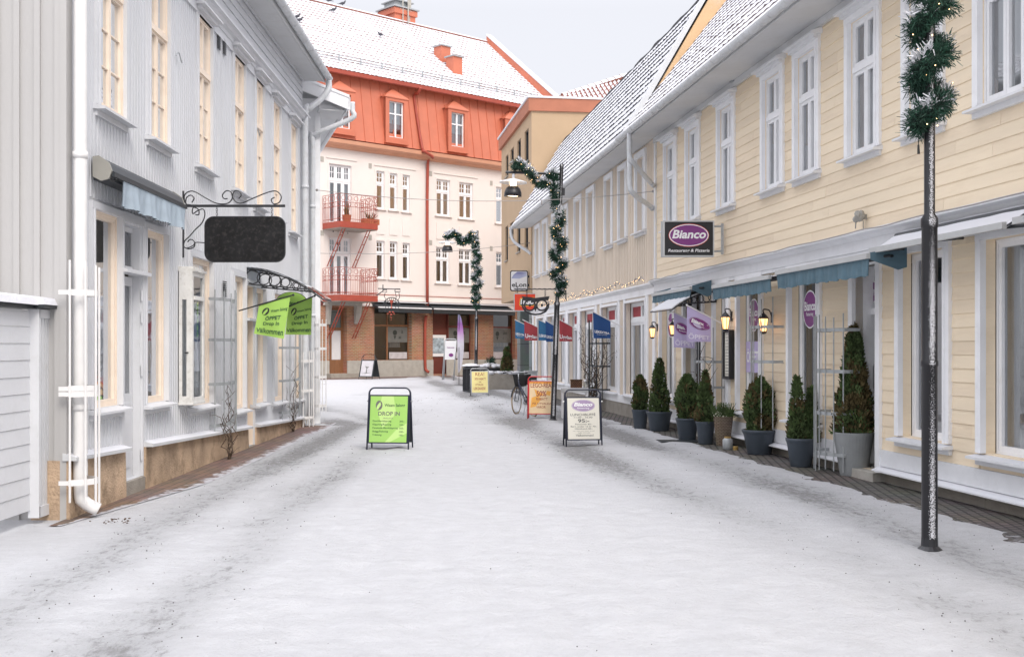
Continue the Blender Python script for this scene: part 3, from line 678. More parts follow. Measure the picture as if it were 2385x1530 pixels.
# gable wall facing the camera
m = MB(); m.quad((LA,0,0),(LA,0,9.5),(LA,9,13),(LA,9,0))
y = .03
while y < 4: m.box(LA-.025,LA-.0005,.0,9.5,-y-.055,-y); m.box(LA-.006,LA-.0004,.0,9.5,-y-.075,-y-.056); y += .19
m.box(LA-.03,LA+.12,ledge(LA),7.2,.0,.03); m.box(LA-.031,LA-.001,.0,9.5,-.03,.029)
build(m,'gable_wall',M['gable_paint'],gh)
m = MB()
for a,b in cuts(LA-.03, LB, [(d1[0]-.03,d1[1]+.03),(d2[0]-.02,d2[1]+.02)]):
    m.hexa([(a,-.06,0),(b,-.06,0),(b,.3,0),(a,.3,0)],[(a,-.05,ledge(a)-.05),(b,-.05,ledge(b)-.05),(b,.3,ledge(b)-.05),(a,.3,ledge(a)-.05)])
build(m,'plinth',M['plinth'],gh)
m = MB()
for a,b in cuts(LA-.05, LB, [(d1[0]-.05,d1[1]+.05),(d2[0]-.03,d2[1]+.03)]):
    m.hexa([(a,-.13,ledge(a)-.05),(b,-.13,ledge(b)-.05),(b,-.0,ledge(b)-.05),(a,-.0,ledge(a)-.05)],[(a,-.13,ledge(a)-.015),(b,-.13,ledge(b)-.015),(b,-.0,ledge(b)+.02),(a,-.0,ledge(a)+.02)])
build(m,'ledge',M['ledge'],gh)
m = MB(); m.extr([(0,6.22),(.05,6.22),(.06,6.27),(.11,6.29),(.13,6.33),(.18,6.34),(.18,6.37),(0,6.41)][::-1],LA,LB); m.box(LA,LB,6.10,6.218,.0,.035)
m.box(LA+.02,LB,7.10,7.2,.02,.06)
build(m,'cornice',M['grey_trim'],gh)
m = MB(); m.extr([(0,7.14),(.40,7.12),(.44,7.10),(.47,7.10),(.47,7.26),(0,7.3)][::-1],LA-.4,LB+.06); build(m,'soffit',M['soffit'],gh)
m = MB(); gutter_run(m,LA-.4,LB+.10,.55,7.20,.075,.55); build(m,'gutter',M['gutter'],gh)
m = MB(); roof_courses(m,LA-.4,LB+.05,(.5,7.28),(-4.5,10.4),18,.03,.012,.24,.1); build(m,'roof',M['tile_dark'],gh)
for i,h in enumerate(ul):
    window(gh,*h,M['grey_trim'],M['peach'],trim=.09,to=.035,rec=.015,cols=2,tr=.36,bg=(1,3),fw=.028,bar=.014,cap=(i>0),cur=.3,roomm='room_dark',gl='glass_up',capm='grey_trim')
for i,h in enumerate(gl_):
    w_ = window(gh,*h,M['grey_trim'],M['peach'],trim=.07,to=.035,rec=.04,cols=1,tr=0,fw=.04,cap=False,cur=.25 if i in (0,) else .0001,room=1.4,gl='glass_left',roomm='room_light',capm='grey_trim')
def ldoor(h, rec, tm, lm, jam, zt):
    x0,x1,z0,z1 = h; c = MB(); c.box(x0-.09,x0,z0,z1,0,.03); c.box(x1,x1+.09,z0,z1,0,.03); c.box(x0-.09,x1+.09,z1,z1+.1,0,.034)
    c.box(x0-.1,x1+.12,zt,zt+.04,-rec,.09)
    d = build(c,'door',tm,gh)
    j = MB(); j.box(x1-.02,x1,z0,z1,-rec-.1,.0); j.box(x0,x0+.02,z0,z1,-rec-.1,.0); j.box(x0+.02,x1-.02,z1-.02,z1,-rec-.1,0); build(j,'jamb',jam,d)
    l = MB(); a,b=x0+.025,x1-.025; y=-rec-.02; t=zt-.02
    q9=.06; l.box(a,a+q9,z0,t,y-.04,y); l.box(b-q9,b,z0,t,y-.04,y); l.box(a+q9,b-q9,t-.1,t,y-.04,y); zb=z0+(t-z0)*.42; l.box(a+q9,b-q9,z0,zb,y-.04,y); l.box(a+.11,b-.11,z0+.12,zb-.1,y,y+.015)
    l.box(a,b,zt+.05,zt+.1,y-.04,y); l.box(a,b,z1-.08,z1-.025,y-.04,y)
    build(l,'door_leaf',lm,d)
    g = MB(); g.quad((a+q9,-y+.02,zb),(b-q9,-y+.02,zb),(b-q9,-y+.02,t-.1),(a+q9,-y+.02,t-.1)); g.quad((a,-y+.02,zt+.1),(b,-y+.02,zt+.1),(b,-y+.02,z1-.08),(a,-y+.02,z1-.08)); build(g,'pane',M['glass'],d)
    q = MB(); q.box(a,b,z0,z1,-1.5,-1.49); q.box(a-.01,a,z0,z1,-1.5,y-.05); q.box(b,b+.01,z0,z1,-1.5,y-.05); q.box(a,b,z1,z1+.01,-1.5,y-.05); q.box(a,b,z0-.01,z0,-1.5,y-.05); build(q,'interior',M['room'],d)
    s = MB(); s.box(x0-.02,x1+.02,0,z0-.003,-.3,.05); build(s,'step',M['concrete'],d)
    return d
dd = ldoor(d1,.06,M['grey_trim'],M['grey_trim'],M['grey_trim'],2.42)
q = MB()
for z in (.4,1.35,1.95,2.2): q.tube([(d1[1]-.02,-.02,z-.06),(d1[1]-.02,-.02,z+.06)],.012,6)
build(q,'hinge',M['grey_trim'],dd)
dd = ldoor(d2,.26,M['grey_trim'],M['wood'],M['peach'],2.05)
q = MB(); q.box(d2[0]+.05,d2[0]+.12,.85,1.45,-.24,-.16); build(q,'handle',M['wood'],dd)
# display case on the wall
cx0, cx1 = lx(413,.0)+.0, lx(478,.2); cz0, cz1 = .92, 2.58
m = MB(); o=.19
def frm(a,b,c,d,f,o0,o1,mb): mb.box(a,a+f,c,d,o0,o1); mb.box(b-f,b,c,d,o0,o1); mb.box(a+f,b-f,c,c+f,o0,o1); mb.box(a+f,b-f,d-f,d,o0,o1)
frm(cx0,cx1,cz0,cz1,.06,o-.03,o,m); m.box(cx0+.06,cx1-.06,cz1-.36,cz1-.31,o-.03,o+.02)
for xx in (cx0,cx1-.02):
    m.box(xx,xx+.02,cz0,cz1,.02,.06); m.box(xx,xx+.02,cz0,cz1,o-.075,o-.031); m.box(xx,xx+.02,cz0,cz0+.08,.06,o-.075); m.box(xx,xx+.02,cz1-.36,cz1,.06,o-.075)
m.box(cx0,cx1,cz1,cz1+.03,.0,o+.03); m.box(cx0+.03,cx1-.03,cz1+.03,cz1+.06,.0,o); m.box(cx0,cx1,cz0-.03,cz0,.0,o+.01); m.box(cx0+.02,cx1-.02,cz0,cz1,.018,.024)
dc = build(m,'display_case',M['old_white'],gh)
m = MB(); m.quad((cx0+.05,-o+.02,cz0+.05),(cx1-.05,-o+.02,cz0+.05),(cx1-.05,-o+.02,cz1-.05),(cx0+.05,-o+.02,cz1-.05)); m.quad((cx0+.012,-.06,cz0+.07),(cx0+.012,-o+.07,cz0+.07),(cx0+.012,-o+.07,cz1-.35),(cx0+.012,-.06,cz1-.35)); build(m,'pane',M['glass'],dc)
m = MB(); m.tube([(cx0-.005,-.10,1.55),(cx0-.02,-.14,1.55)],.01,6); build(m,'latch',M['dark_metal'],dc)
# small louvre vents and hooks
for a,b,c,d in ((503,509,80,112),(516,522,88,124),(516,523,652,690)):
    m = MB(); x0,x1=lx(a),lx(b); z1,z0=lz(a,c),lz(a,d); n=8
    for k in range(n): m.box(x0,x1,z0+(z1-z0)*k/n,z0+(z1-z0)*(k+.45)/n,.02,.035)
    build(m,'vent',M['dark_metal'],gh)
for px,py in ((405,130),(592,305)):
    m = MB(); p=(lx(px),-.03,lz(px,py)); m.tube([Vector(p)+Vector((0,-.03*math.sin(t*1.5),0))+Vector((.16*t,0,.05*math.sin(t*5))) for t in [i/10 for i in range(11)]],.008,5); build(m,'wall_hook',M['galv'],gh)
# near downspout with its bent foot
px_ = lx(187,.12); q = MB()
pipe(gh,[(px_,-.12,7.0),(px_,-.12,4.0),(px_,-.12,1.2),(px_,-.12,.30),(px_+.02,-.15,.16),(px_+.06,-.27,.08)],.062,'white_bar',cuff=[(px_,-.12,3.42),(px_,-.12,1.05),(px_,-.12,5.2)])
def guard(par, xc, o, zs0, zs1, w, d, n, rungs, label=None, mt='white_bar', r=.011):
    """bar cage standing off the wall round a pipe"""
    m = MB()
    for k in range(n):
        t = -1+2*k/(n-1); x = xc+w*t; oo = o+d*math.cos(t*1.35)
        m.tube([(x,-oo,zs0+random.uniform(-.03,.03)),(x,-oo,zs1+random.uniform(-.04,.03))],r,6)
    for z in rungs:
        pts = [(xc+w*t,-(o+d*math.cos(t*1.35)-.012),z) for t in [-1+2*i/8 for i in range(9)]]
        for a,b in zip(pts,pts[1:]):
            m.hexa([(a[0],a[1]-.004,z-.028),(b[0],b[1]-.004,z-.028),(b[0],b[1]+.004,z-.028),(a[0],a[1]+.004,z-.028)],[(a[0],a[1]-.004,z+.028),(b[0],b[1]-.004,z+.028),(b[0],b[1]+.004,z+.028),(a[0],a[1]+.004,z+.028)])
        for sx in (-1,1): m.box(xc+w*sx-.004,xc+w*sx+.004,z-.02,z+.02,.0,o+d*.25)
    return build(m,'pipe_guard',M[mt],par)
guard(gh,px_,.05,.16,2.40,.22,.24,6,(.36,1.18,2.12,.78+.45))
# end downspouts
xz = lx(716,.3)
pipe(gh,[(LB-.02,-.55,7.12),(LB-.03,-.55,6.95),(LB-.08,-.40,6.72),(LB-.2,-.18,6.5),(LB-.25,-.11,6.3),(LB-.25,-.11,3.5),(LB-.25,-.11,.15)],.065,'gutter',cuff=[(LB-.25,-.11,2.6),(LB-.25,-.11,4.9)])
guard(gh,LB-.25,.05,.02,1.55,.20,.24,6,(.2,.75,1.35),r=.012)

# =================================================================== HOUSE BEHIND THE GREY ONE
h2 = thing('white_corner_house','narrow white house end with boxed eave between the grey house and the square','house',F2E,0,0,0)
xl = -2.2; zE = 6.75
m = MB(); k9=-.273*9-.45
m.hexa([(xl,0,0),(0,0,0),(k9,9,0),(xl-2.5,9,0)],[(xl,0,6.9),(0,0,6.9),(k9,9,6.9),(xl-2.5,9,6.9)])
m.box(-.10,.02,0,6.6,0,.03)
build(m,'wall',M['white'],h2)
m = MB()   # eave running away along the street side with its end verge
d2v = Vector((-.273,1)).normalized(); ee = F2E.M.inverted().to_3x3() @ Vector((d2v.x,d2v.y,0)); on = F2E.M.inverted().to_3x3() @ Vector((F2.n.x,F2.n.y,0))
def q2(s,o,z): v = ee*s+on*o; return (v.x,v.y,z)
zi, zo = 7.25, 6.78
def slab(mb, s0,s1,o0,o1,za,zb_,th,mi=0): mb.hexa([q2(s0,o0,za-th),q2(s0,o1,zb_-th),q2(s1,o1,zb_-th),q2(s1,o0,za-th)],[q2(s0,o0,za),q2(s0,o1,zb_),q2(s1,o1,zb_),q2(s1,o0,za)],mi)
slab(m,-.35,7,-.9,.55,7.35,6.82,.05); build(m,'roof_deck',M['soffit'],h2)
m = MB(); slab(m,-.42,-.36,-.9,.60,7.40,6.87,.26); slab(m,-.42,7,.56,.59,6.86,6.86,.2); build(m,'verge_board',M['white'],h2)
m = MB(); slab(m,-.44,7,-2.5,.58,7.98,6.92,.06); build(m,'roof',M['white_snow'],h2)
m = MB(); slab(m,-.3,.6,-.05,.5,6.62,6.62,.02); build(m,'soffit',M['soffit'],h2)
p0 = q2(-.3,.66,6.8); p1 = q2(-.3,.64,6.45); pa = (-.12,-.10,6.1)
pipe(h2,[p0,q2(-.3,.66,6.62),p1,pa,(-.13,-.10,5.9),(-.13,-.10,3),(-.13,-.10,.15)],.055,'gutter',cuff=[(-.13,-.10,2.3),(-.13,-.10,4.6)])
guard(h2,.02,.06,.25,2.25,.13,.2,5,(.4,1.0,1.6,2.1),r=.010)

# =================================================================== ORANGE ROOFED BUILDING
bx = FB.x; bz = FB.z
ob_ = thing('orange_roofed_building','cream three-storey building with orange metal mansard, snowy tile roof and brick ground floor','building',FB,0,0,0)
FA, FE = bx(690), bx(1305,.5)
zc0 = bz(950,367+2); zc1 = bz(950,352)     # peach cornice
def bwin(px0,px1,py0,py1):
    mid=(px0+px1)/2; return (bx(px0),bx(px1),bz(mid,py1),bz(mid,py0))
up3 = [bwin(876,895,399,487),bwin(907,925,404,490),bwin(937,954,408,494),bwin(1016,1048,419,503),bwin(1069,1101,426,510),bwin(1155,1187,437,521),bwin(1206,1236,446,528)]
up2 = [bwin(876,895,561,648),bwin(907,925,563,650),bwin(937,954,566,652),bwin(1015,1046,576,659),bwin(1068,1098,581,663),bwin(1155,1187,588,668),bwin(1206,1236,594,673)]
bd3 = bwin(766,818,384,522); bd2 = bwin(766,817,554,690)
zg = bz(950,716)
m = MB()
wall_sheet(m,FA,FE,zg,zc0,up3+up2+[bd3,bd2],0,.10)
# raised surrounds over the window groups
for a,b,c in ((759,831,366),(871,968,384),(1010,1112,402)):
    x0,x1=bx(a),bx(b); z=bz(a,c); m.box(x0,x1,z-.03,z+.01,.0,.05)
for a,b,c in ((1016,1048,520),(1069,1101,528),(876,895,508),(907,925,510),(937,954,512)):
    x0,x1=bx(a),bx(b); mid=(a+b)/2; z=bz(mid,c); zz=bz(mid,c+38); m.box(x0,x1,zz,z,.0,.035)
m.box(FA,FE,zg+.35,zg+.42,.0,.08); m.box(FA,FE,zg+.0,zg+.12,.0,.10)
m.quad((FE,0,0),(FE,13,0),(FE,13,zc0),(FE,0,zc0)); m.quad((FA,0,0),(FA,0,zc0),(FA,13,zc0),(FA,13,0)); m.quad((FA,13,0),(FA,13,zc0),(FE,13,zc0),(FE,13,0))
build(m,'wall',M['cream'],ob_)
m = MB(); m.box(FA,FE,zg+.66,zg+.69,.0,.03); build(m,'painted_line',M['rust_red'],ob_)
for i,h in enumerate(up3+up2):
    two = (i%7)>=3
    window(ob_,*h,M['cream'],M['white'],trim=.10,to=.02,rec=.10,cols=2 if two else 1,tr=.33,tg=(2,2),fw=.075,bar=.035,cap=False,cur=.3,room=.9,gl='glass_up' if i < 7 else 'glass',roomm='room_dark',capm='cream')
for h in (bd3,bd2): window(ob_,*h,M['cream'],M['white'],trim=.10,to=.02,rec=.12,cols=3,tr=.27,tg=(2,2),fw=.10,bar=.035,cap=False,cur=.2,room=.9,gl='glass',roomm='room_dark',capm='cream',sill=False)
# cornice
m = MB(); m.extr([(0,zc0),(.25,zc0+.02),(.30,zc0+.12),(.55,zc0+.22),(.58,zc1),(.0,zc1+.12)][::-1],FA,FE); build(m,'cornice',M['orange_pale'],ob_)
# mansard
zt_ = bz(990,200+0)    # upper edge
ze_ = zt_; zb_ = zc1+.10; om0, om1 = .38, -.18
m = MB(); m.quad((FA,-om0,zb_),(FE,-om0,zb_),(FE,-om1,ze_),(FA,-om1,ze_))
def mo(z): return om0+(om1-om0)*(z-zb_)/(ze_-zb_)
x = FA+.2
while x < FE:
    m.hexa([(x,-om0-.035,zb_),(x+.05,-om0-.035,zb_),(x+.05,-om0,zb_),(x,-om0,zb_)],[(x,-om1-.035,ze_),(x+.05,-om1-.035,ze_),(x+.05,-om1,ze_),(x,-om1,ze_)]); x += .66
m.quad((FE,-om0,zb_),(FE,13,zb_),(FE,13,ze_),(FE,-om1,ze_))
build(m,'mansard',M['orange'],ob_)
def dormer(px0,px1,pyt,pyb):
    o = om0-.02; mid=(px0+px1)/2; x0,x1 = bx(px0,o),bx(px1,o); z0,z1 = bz(mid,pyb,o),bz(mid,pyt,o)
    m = MB(); f=.25; X0,X1=x0-f,x1+f; Z0=z0-.28; Z1=z1+.22; pk=Z1+.62; xm=(X0+X1)/2
    # front frame
    m.box(X0,x0,Z0,Z1,o-.1,o+.12); m.box(x1,X1,Z0,Z1,o-.1,o+.12); m.box(x0,x1,Z0,z0,o-.1,o+.12); m.box(x0,x1,z1,Z1,o-.1,o+.12)
    m.box(X0-.04,X1+.04,Z0-.07,Z0-.002,o-.1,o+.2)
    # cheeks back to the slope and hipped hood
    for xx in (X0,X1): m.add([(xx,-o-.1,Z0),(xx,-o-.1,Z1),(xx,-mo(Z1)+.05,Z1),(xx,-mo(Z0)+.05,Z0)],[(0,1,2,3)])
    e=.07; bk=mo(pk)-.02; f0=o+.17
    m.add([(X0-e,-f0,Z1),(X1+e,-f0,Z1),(xm,-(f0-.45),pk-.05),(X0-e,-mo(Z1)+.05,Z1),(X1+e,-mo(Z1)+.05,Z1),(xm,-bk+.1,pk)],[(0,1,2),(0,2,5,3),(1,4,5,2)])
    m.box(X0-e,X1+e,Z1-.05,Z1-.001,o-.1,f0)
    d = build(m,'dormer',M['orange'],ob_)
    s = MB(); f=.06; y=o-.05
    frm(x0,x1,z0,z1,f,y-.05,y+.03,s); s.box((x0+x1)/2-.045,(x0+x1)/2+.045,z0+f,z1-f,y-.04,y+.045); zz=z0+(z1-z0)*.66
    for a,b in ((x0+f,(x0+x1)/2-.045),((x0+x1)/2+.045,x1-f)): s.box(a,b,zz-.035,zz+.035,y-.04,y+.035)
    build(s,'sash',M['white'],d)
    p = MB(); p.quad((x0,-y+.03,z0),(x1,-y+.03,z0),(x1,-y+.03,z1),(x0,-y+.03,z1)); build(p,'pane',M['glass'],d)
    p = MB(); p.box(x0,x1,z0,z1,y-.12,y-.115); build(p,'curtain',M['curtain'],d)
dormer(779,815,220,300); dormer(904,938.5,238,322); dormer(1049,1079.5,264,343); dormer(1181,1212,288,362)
# upper tile roof
oe = .45; zE3 = bz(990,200,oe)
D_in = 6.6; m = MB()
E3 = FB.o + FB.n*oe + FB.d*FE
ox_ = bx(1149,-D_in); zR = bz(1149,103,-D_in)
roof_courses(m,FA-1,FE,(oe,zE3),(-D_in,zR),24,.034,.020,.3,.10,jit=.012); build(m,'roof',M['tile_red'],ob_)
m = MB(); m.extr([(-D_in,zR-.05),(-13,zE3-2),(-13,zE3-2.2),(-D_in,zR-.4),(om1-.1,ze_),(oe,zE3-.05),(oe,zE3-.02)],FA-1,FE); build(m,'roof_deck',M['rust_red'],ob_)
m = MB(); m.box(FA-1,FE,zE3-.22,zE3-.02,oe-.1,oe+.02); m.extr([(oe,zE3-.2),(om1,ze_-.02),(om1,ze_-.1),(oe-.02,zE3-.26)],FA-1,FE); build(m,'eave_board',M['rust_red'],ob_)
m = MB(); t=.35
m.hexa([(FE-.05,-oe-.1,zE3-.3),(FE+t,-oe-.1,zE3-.3),(FE+t,D_in,zR-.3),(FE-.05,D_in,zR-.3)],[(FE-.05,-oe-.1,zE3+.55),(FE+t,-oe-.1,zE3+.55),(FE+t,D_in,zR+.45),(FE-.05,D_in,zR+.45)])
build(m,'verge_parapet',M['orange'],ob_)
m = MB(); m.hexa([(FE-.09,-oe-.15,zE3+.55),(FE+t+.06,-oe-.15,zE3+.55),(FE+t+.06,D_in,zR+.45),(FE-.09,D_in,zR+.45)],[(FE-.09,-oe-.15,zE3+.66),(FE+t+.06,-oe-.15,zE3+.66),(FE+t+.06,D_in,zR+.56),(FE-.09,D_in,zR+.56)]); build(m,'verge_cap',M['snow'],ob_)
m = MB(); m.tube([(FA-1,D_in,zR+.04),(FE,D_in,zR+.04)],.11,8); build(m,'ridge_tiles',M['tile_red'],ob_)
# snow guard
m = MB(); k=.11; og = oe-(oe+D_in)*k; zgk = zE3+(zR-zE3)*k
for dz in (.18,.34): m.tube([(FA-1,-og,zgk+dz),(FE-.1,-og,zgk+dz)],.025,5)
x = FA
while x < FE: m.box(x,x+.05,zgk,zgk+.42,og-.03,og+.03); x += 1.45
build(m,'snow_guard',M['galv'],ob_)
def chimney(pxc, pyt, pyb, wpx, D, nm='', dep=.8, big=False):
    if not big:
        D = min((abs(HY-(zE3+(zR-zE3)*k/200-CH)*FPX/FB.t(pxc,oe-(oe+D_in)*k/200)-pyb), -(oe-(oe+D_in)*k/200)) for k in range(201))[1]+.35
    o=-D; x=bx(pxc,o); z1=bz(pxc,pyt,o); z0=bz(pxc,pyb,o)-1.0; w=wpx*FB.t(pxc,o)/FPX/2*1.0; w=w/.9
    m=MB(); m.box(x-w*.8,x+w*.8,z0,z1-.12,o-w*.8,o+w*.8); 
    if big: m.box(x-w*.9,x+w*.9,z1-.5,z1-.15,o-w*.9,o+w*.9)
    c=build(m,'chimney',M['orange'],ob_)
    m=MB(); m.box(x-w,x+w,z1-.12,z1-.04,o-w,o+w); 
    if big: m.box(x-w*.6,x+w*.6,z1-.04,z1+.35,o-w*.6,o+w*.6); m.box(x-w*.75,x+w*.75,z1+.36,z1+.42,o-w*.75,o+w*.75)
    build(m,'cap',M['galv'],c)
    return x,o,z1
chimney(1030,107,146,31,3.6); chimney(1058,131,172,30,2.4)
X_,O_,Z_ = chimney(926,24,62,66,7.4,big=True)
m = MB()
for dx,dy,h in ((-.25,0,1.9),(.1,-.1,2.4),(.35,.1,1.2)): m.tube([(X_+dx,-O_-.9+dy,Z_-1.1),(X_+dx,-O_-.9+dy,Z_+h)],.045,6); m.box(X_+dx-.09,X_+dx+.09,Z_+h-1.2,Z_+h-.2,O_+.82-dy,O_+.98-dy)
m.tube([(X_-.5,-O_-.9,Z_-.2),(X_+.5,-O_-.9,Z_-.2)],.03,5)
build(m,'antenna',M['stone'],ob_)
# red downspout
x0=bx(995,.1); xk=bx(983,.75)
pipe(ob_,[(xk,-.62,zE3-.2),(xk,-.40,zE3-.5),(xk+.02,.0,ze_-.9),(xk+.2,-.50,zb_+.1),(xk+.2,-.66,zc1),(x0,-.62,zc0+.1),(x0,-.15,zc0-.25),(x0,-.12,zg+.1)],.085,'rust_red')
x0=bx(993,.25); pipe(ob_,[(x0,-.25,bz(993,735)),(x0,-.14,bz(993,760)),(x0,-.14,.7),(x0+.05,-.2,.35),(x0+.1,-.35,.25)],.085,'rust_red')
# ground floor
openg = [(bx(766),bx(808),.25,bz(787,716)),(bx(872),bx(959),.9,zg-.0),(bx(1008),bx(1103),.12,zg),(bx(1149),bx(1200),.9,zg)]
m = MB(); wall_sheet(m,FA,FE,.0,zg,openg,.0,.45); build(m,'brick_wall',M['brick'],ob_)
m = MB()
for a,b in cuts(FA,FE,[(openg[0][0],openg[0][1]),(openg[2][0],openg[2][0]+1.0)]): m.box(a,b,0,.95,.0,.06)
for a in (882,915): m.box(bx(a),bx(a+22),.15,.6,.06,.065)
build(m,'stone_base',M['stone'],ob_)
m = MB()
for a,b in ((762,770),(828,840)):
    x0,x1=bx(a,.15),bx(b,.15); zz=bz(a,708); m.extr([(0,zz-1.1),(.12,zz-1.1),(.16,zz-.9),(.28,zz-.15),(.32,zz),(0,zz)][::-1],x0,x1)
m.box(bx(757,.1),bx(838,.1),bz(797,712),bz(797,703),.0,.34)
build(m,'stone_console',M['stone'],ob_)
# door with blinds
x0,x1,z0,z1 = openg[0]; rec=.35
m = MB(); frm(x0,x1,z0,z1,.14,-rec-.08,-rec,m); zt=bz(787,766); m.box(x0+.14,x1-.14,zt-.08,zt+.08,-rec-.08,-rec); xm=x0+(x1-x0)*.30; m.box(xm-.06,xm+.06,z0+.14,zt-.08,-rec-.08,-rec); m.box(x0+.14,xm-.06,z0+.14,1.0,-rec-.07,-rec-.02); m.box(xm+.06,x1-.14,z0+.14,1.0,-rec-.07,-rec-.02)
d = build(m,'door',M['wood'],ob_)
m = MB(); m.box(x0+.1,x1-.1,1.0,zt-.08,-rec-.1,-rec-.06)
zz=1.05
while zz < zt-.1: m.box(x0+.12,x1-.12,zz,zz+.03,-rec-.06,-rec-.05); zz+=.06
build(m,'blind',M['blind'],d)
m = MB(); m.box(x0+.1,x1-.1,zt+.08,z1-.1,-rec-.08,-rec-.06); build(m,'transom_panel',M['slate_tile'],d)
m = MB(); m.box(x0-.2,x1+.9,0,.25,.0,.5); build(m,'step',M['concrete'],d)
def shopwin(h, par, recd, rooms, mulls, band, wood='wood'):
    x0,x1,z0,z1=h; m=MB(); frm(x0,x1,z0,z1,.07,-recd-.06,-recd,m)
    for t in mulls: x=x0+(x1-x0)*t; m.box(x-.05,x+.05,z0+.07,z1-.07,-recd-.06,-recd)
    zt=bz((872+959)/2,758); m.box(x0+.07,x1-.07,zt-.05,zt+.05,-recd-.07,-recd+.001)
    d=build(m,'shop_window',M[wood],par)
    m=MB(); m.quad((x0,recd+.03,z0),(x1,recd+.03,z0),(x1,recd+.03,z1),(x0,recd+.03,z1)); build(m,'pane',M['shop_glass'],d)
    m=MB(); e=.01; b1=recd+2.2; b0=recd+.08
    m.quad((x0-e,b1,z0-.1),(x1+e,b1,z0-.1),(x1+e,b1,z1),(x0-e,b1,z1)); m.quad((x0-e,b0,z0-.1),(x0-e,b1,z0-.1),(x0-e,b1,z1),(x0-e,b0,z1)); m.quad((x1+e,b0,z0-.1),(x1+e,b0,z1),(x1+e,b1,z1),(x1+e,b1,z0-.1)); m.quad((x0-e,b0,z1),(x0-e,b1,z1),(x1+e,b1,z1),(x1+e,b0,z1)); m.quad((x0-e,b0,z0-.1),(x1+e,b0,z0-.1),(x1+e,b1,z0-.1),(x0-e,b1,z0-.1))
    build(m,'interior',M[rooms],d)
    m=MB(); m.box(x0+band[0]*(x1-x0),x1-.08,zt-.95,zt-.08,-recd-.02,-recd-.012); b_=build(m,'window_sticker',M['ink_grey'],d)
    xa=x0+band[0]*(x1-x0)+.15; xb=x1-.4; m=MB(); fn=lambda a,b:(a,recd+.009,b)
    m.prism(ell(xa+.35,zt-.40,.15,.15),-recd-.012,-recd-.009); m.prism([(xa+.25,zt-.58),(xa+.35,zt-.8),(xa+.45,zt-.58)][::-1],-recd-.0125,-recd-.0095)
    text(m,'Guldsmedens',xa+.8,xb,zt-.45,zt-.2,fn); text(m,'Guldsmedja',xa+.8,xb-.3,zt-.8,zt-.55,fn); build(m,'lettering',M['ink'],b_)
    m=MB(); m.box(x0+band[0]*(x1-x0)+.1,x1-.1,z0+.12,z0+.5,-recd-.02,-recd-.015); build(m,'window_print',M['poster_grey'],d)
    return d
sw1 = shopwin(openg[1],ob_,.3,'room_light',(.42,),(.44,))
sw2 = shopwin((openg[2][0]+1.35,openg[2][1],.9,zg),ob_,.3,'room_light',(),(.06,),'wood_red')
sw3 = shopwin(openg[3],ob_,.3,'room_light',(),(.06,),'wood_red')
# goods shelves in the shop windows
def shelf(par,x0,x1,z,n):
    m=MB(); m.box(x0,x1,z-.04,z,-.95,-.42); s=build(m,'shelf',M['white'],par)
    m=MB()
    for k in range(n):
        x=x0+.15+(x1-x0-.3)*k/max(1,n-1); h=random.uniform(.25,.6); m.box(x-.09,x+.09,z,z+h,-.66,-.60); m.lathe([(.07,z),(.05,z+h*.8),(.02,z+h)],(x+.13,.55,0),8)
    build(m,'goods',M['white_print'],s)
x0,x1=openg[1][0],openg[1][1]; shelf(sw1,x0+(x1-x0)*.45,x1-.5,1.72,6); x0,x1=openg[3][0],openg[3][1]; shelf(sw3,x0+.2,x1-.2,1.75,5)
shelf(sw2,openg[2][0]+1.6,openg[2][1]-.4,1.7,5)
# red door with photo poster
x0=openg[2][0]; x1=x0+1.3; m=MB(); m.box(x0+.02,x1,.12,bz(1020,766),-.36,-.3); m.box(x0+.02,x1,bz(1020,766),zg,-.36,-.34); m.box(x1,x1+.08,.12,zg,-.38,-.22)
d=build(m,'door',M['wood_red'],ob_)
m=MB(); m.box(openg[2][0]+1.35,openg[2][1],.12,.9,-.5,-.25); build(m,'stall_riser',M['stone'],ob_)
m=MB(); zA,zB=bz(1018,829),bz(1018,781); m.box(x0+.0,x1-.1,zA-.03,zB+.03,-.3,-.26); p_=build(m,'poster',M['white_print'],d)
m=MB(); m.box(x0+.12,x1-.25,zA+.15,zB-.15,-.26,-.255); build(m,'poster_picture',M['poster_blue'],p_)
# year figures under the balconies
m=MB()
for ch,px in (('1',776.0),('9',787),('1',798),('2',809.5)): text(m,ch,bx(px-1.6),bx(px+1.6),bz(px,543.5-(798-px)*.12),bz(px,535.5-(798-px)*.12),lambda a,b:(a,-.012,b),offset=.01)
build(m,'year_figures',M['ink_grey'],ob_)
# small wall vents
m=MB()
for px,py in ((750,371),(862,387),(1003,405),(750,543),(862,553),(1003,565),(1144,579),(1144,427)): x=bx(px); z=bz(px,py); m.box(x-.1,x+.1,z-.14,z+.14,.0,.02)
build(m,'wall_vent',M['stone'],ob_)
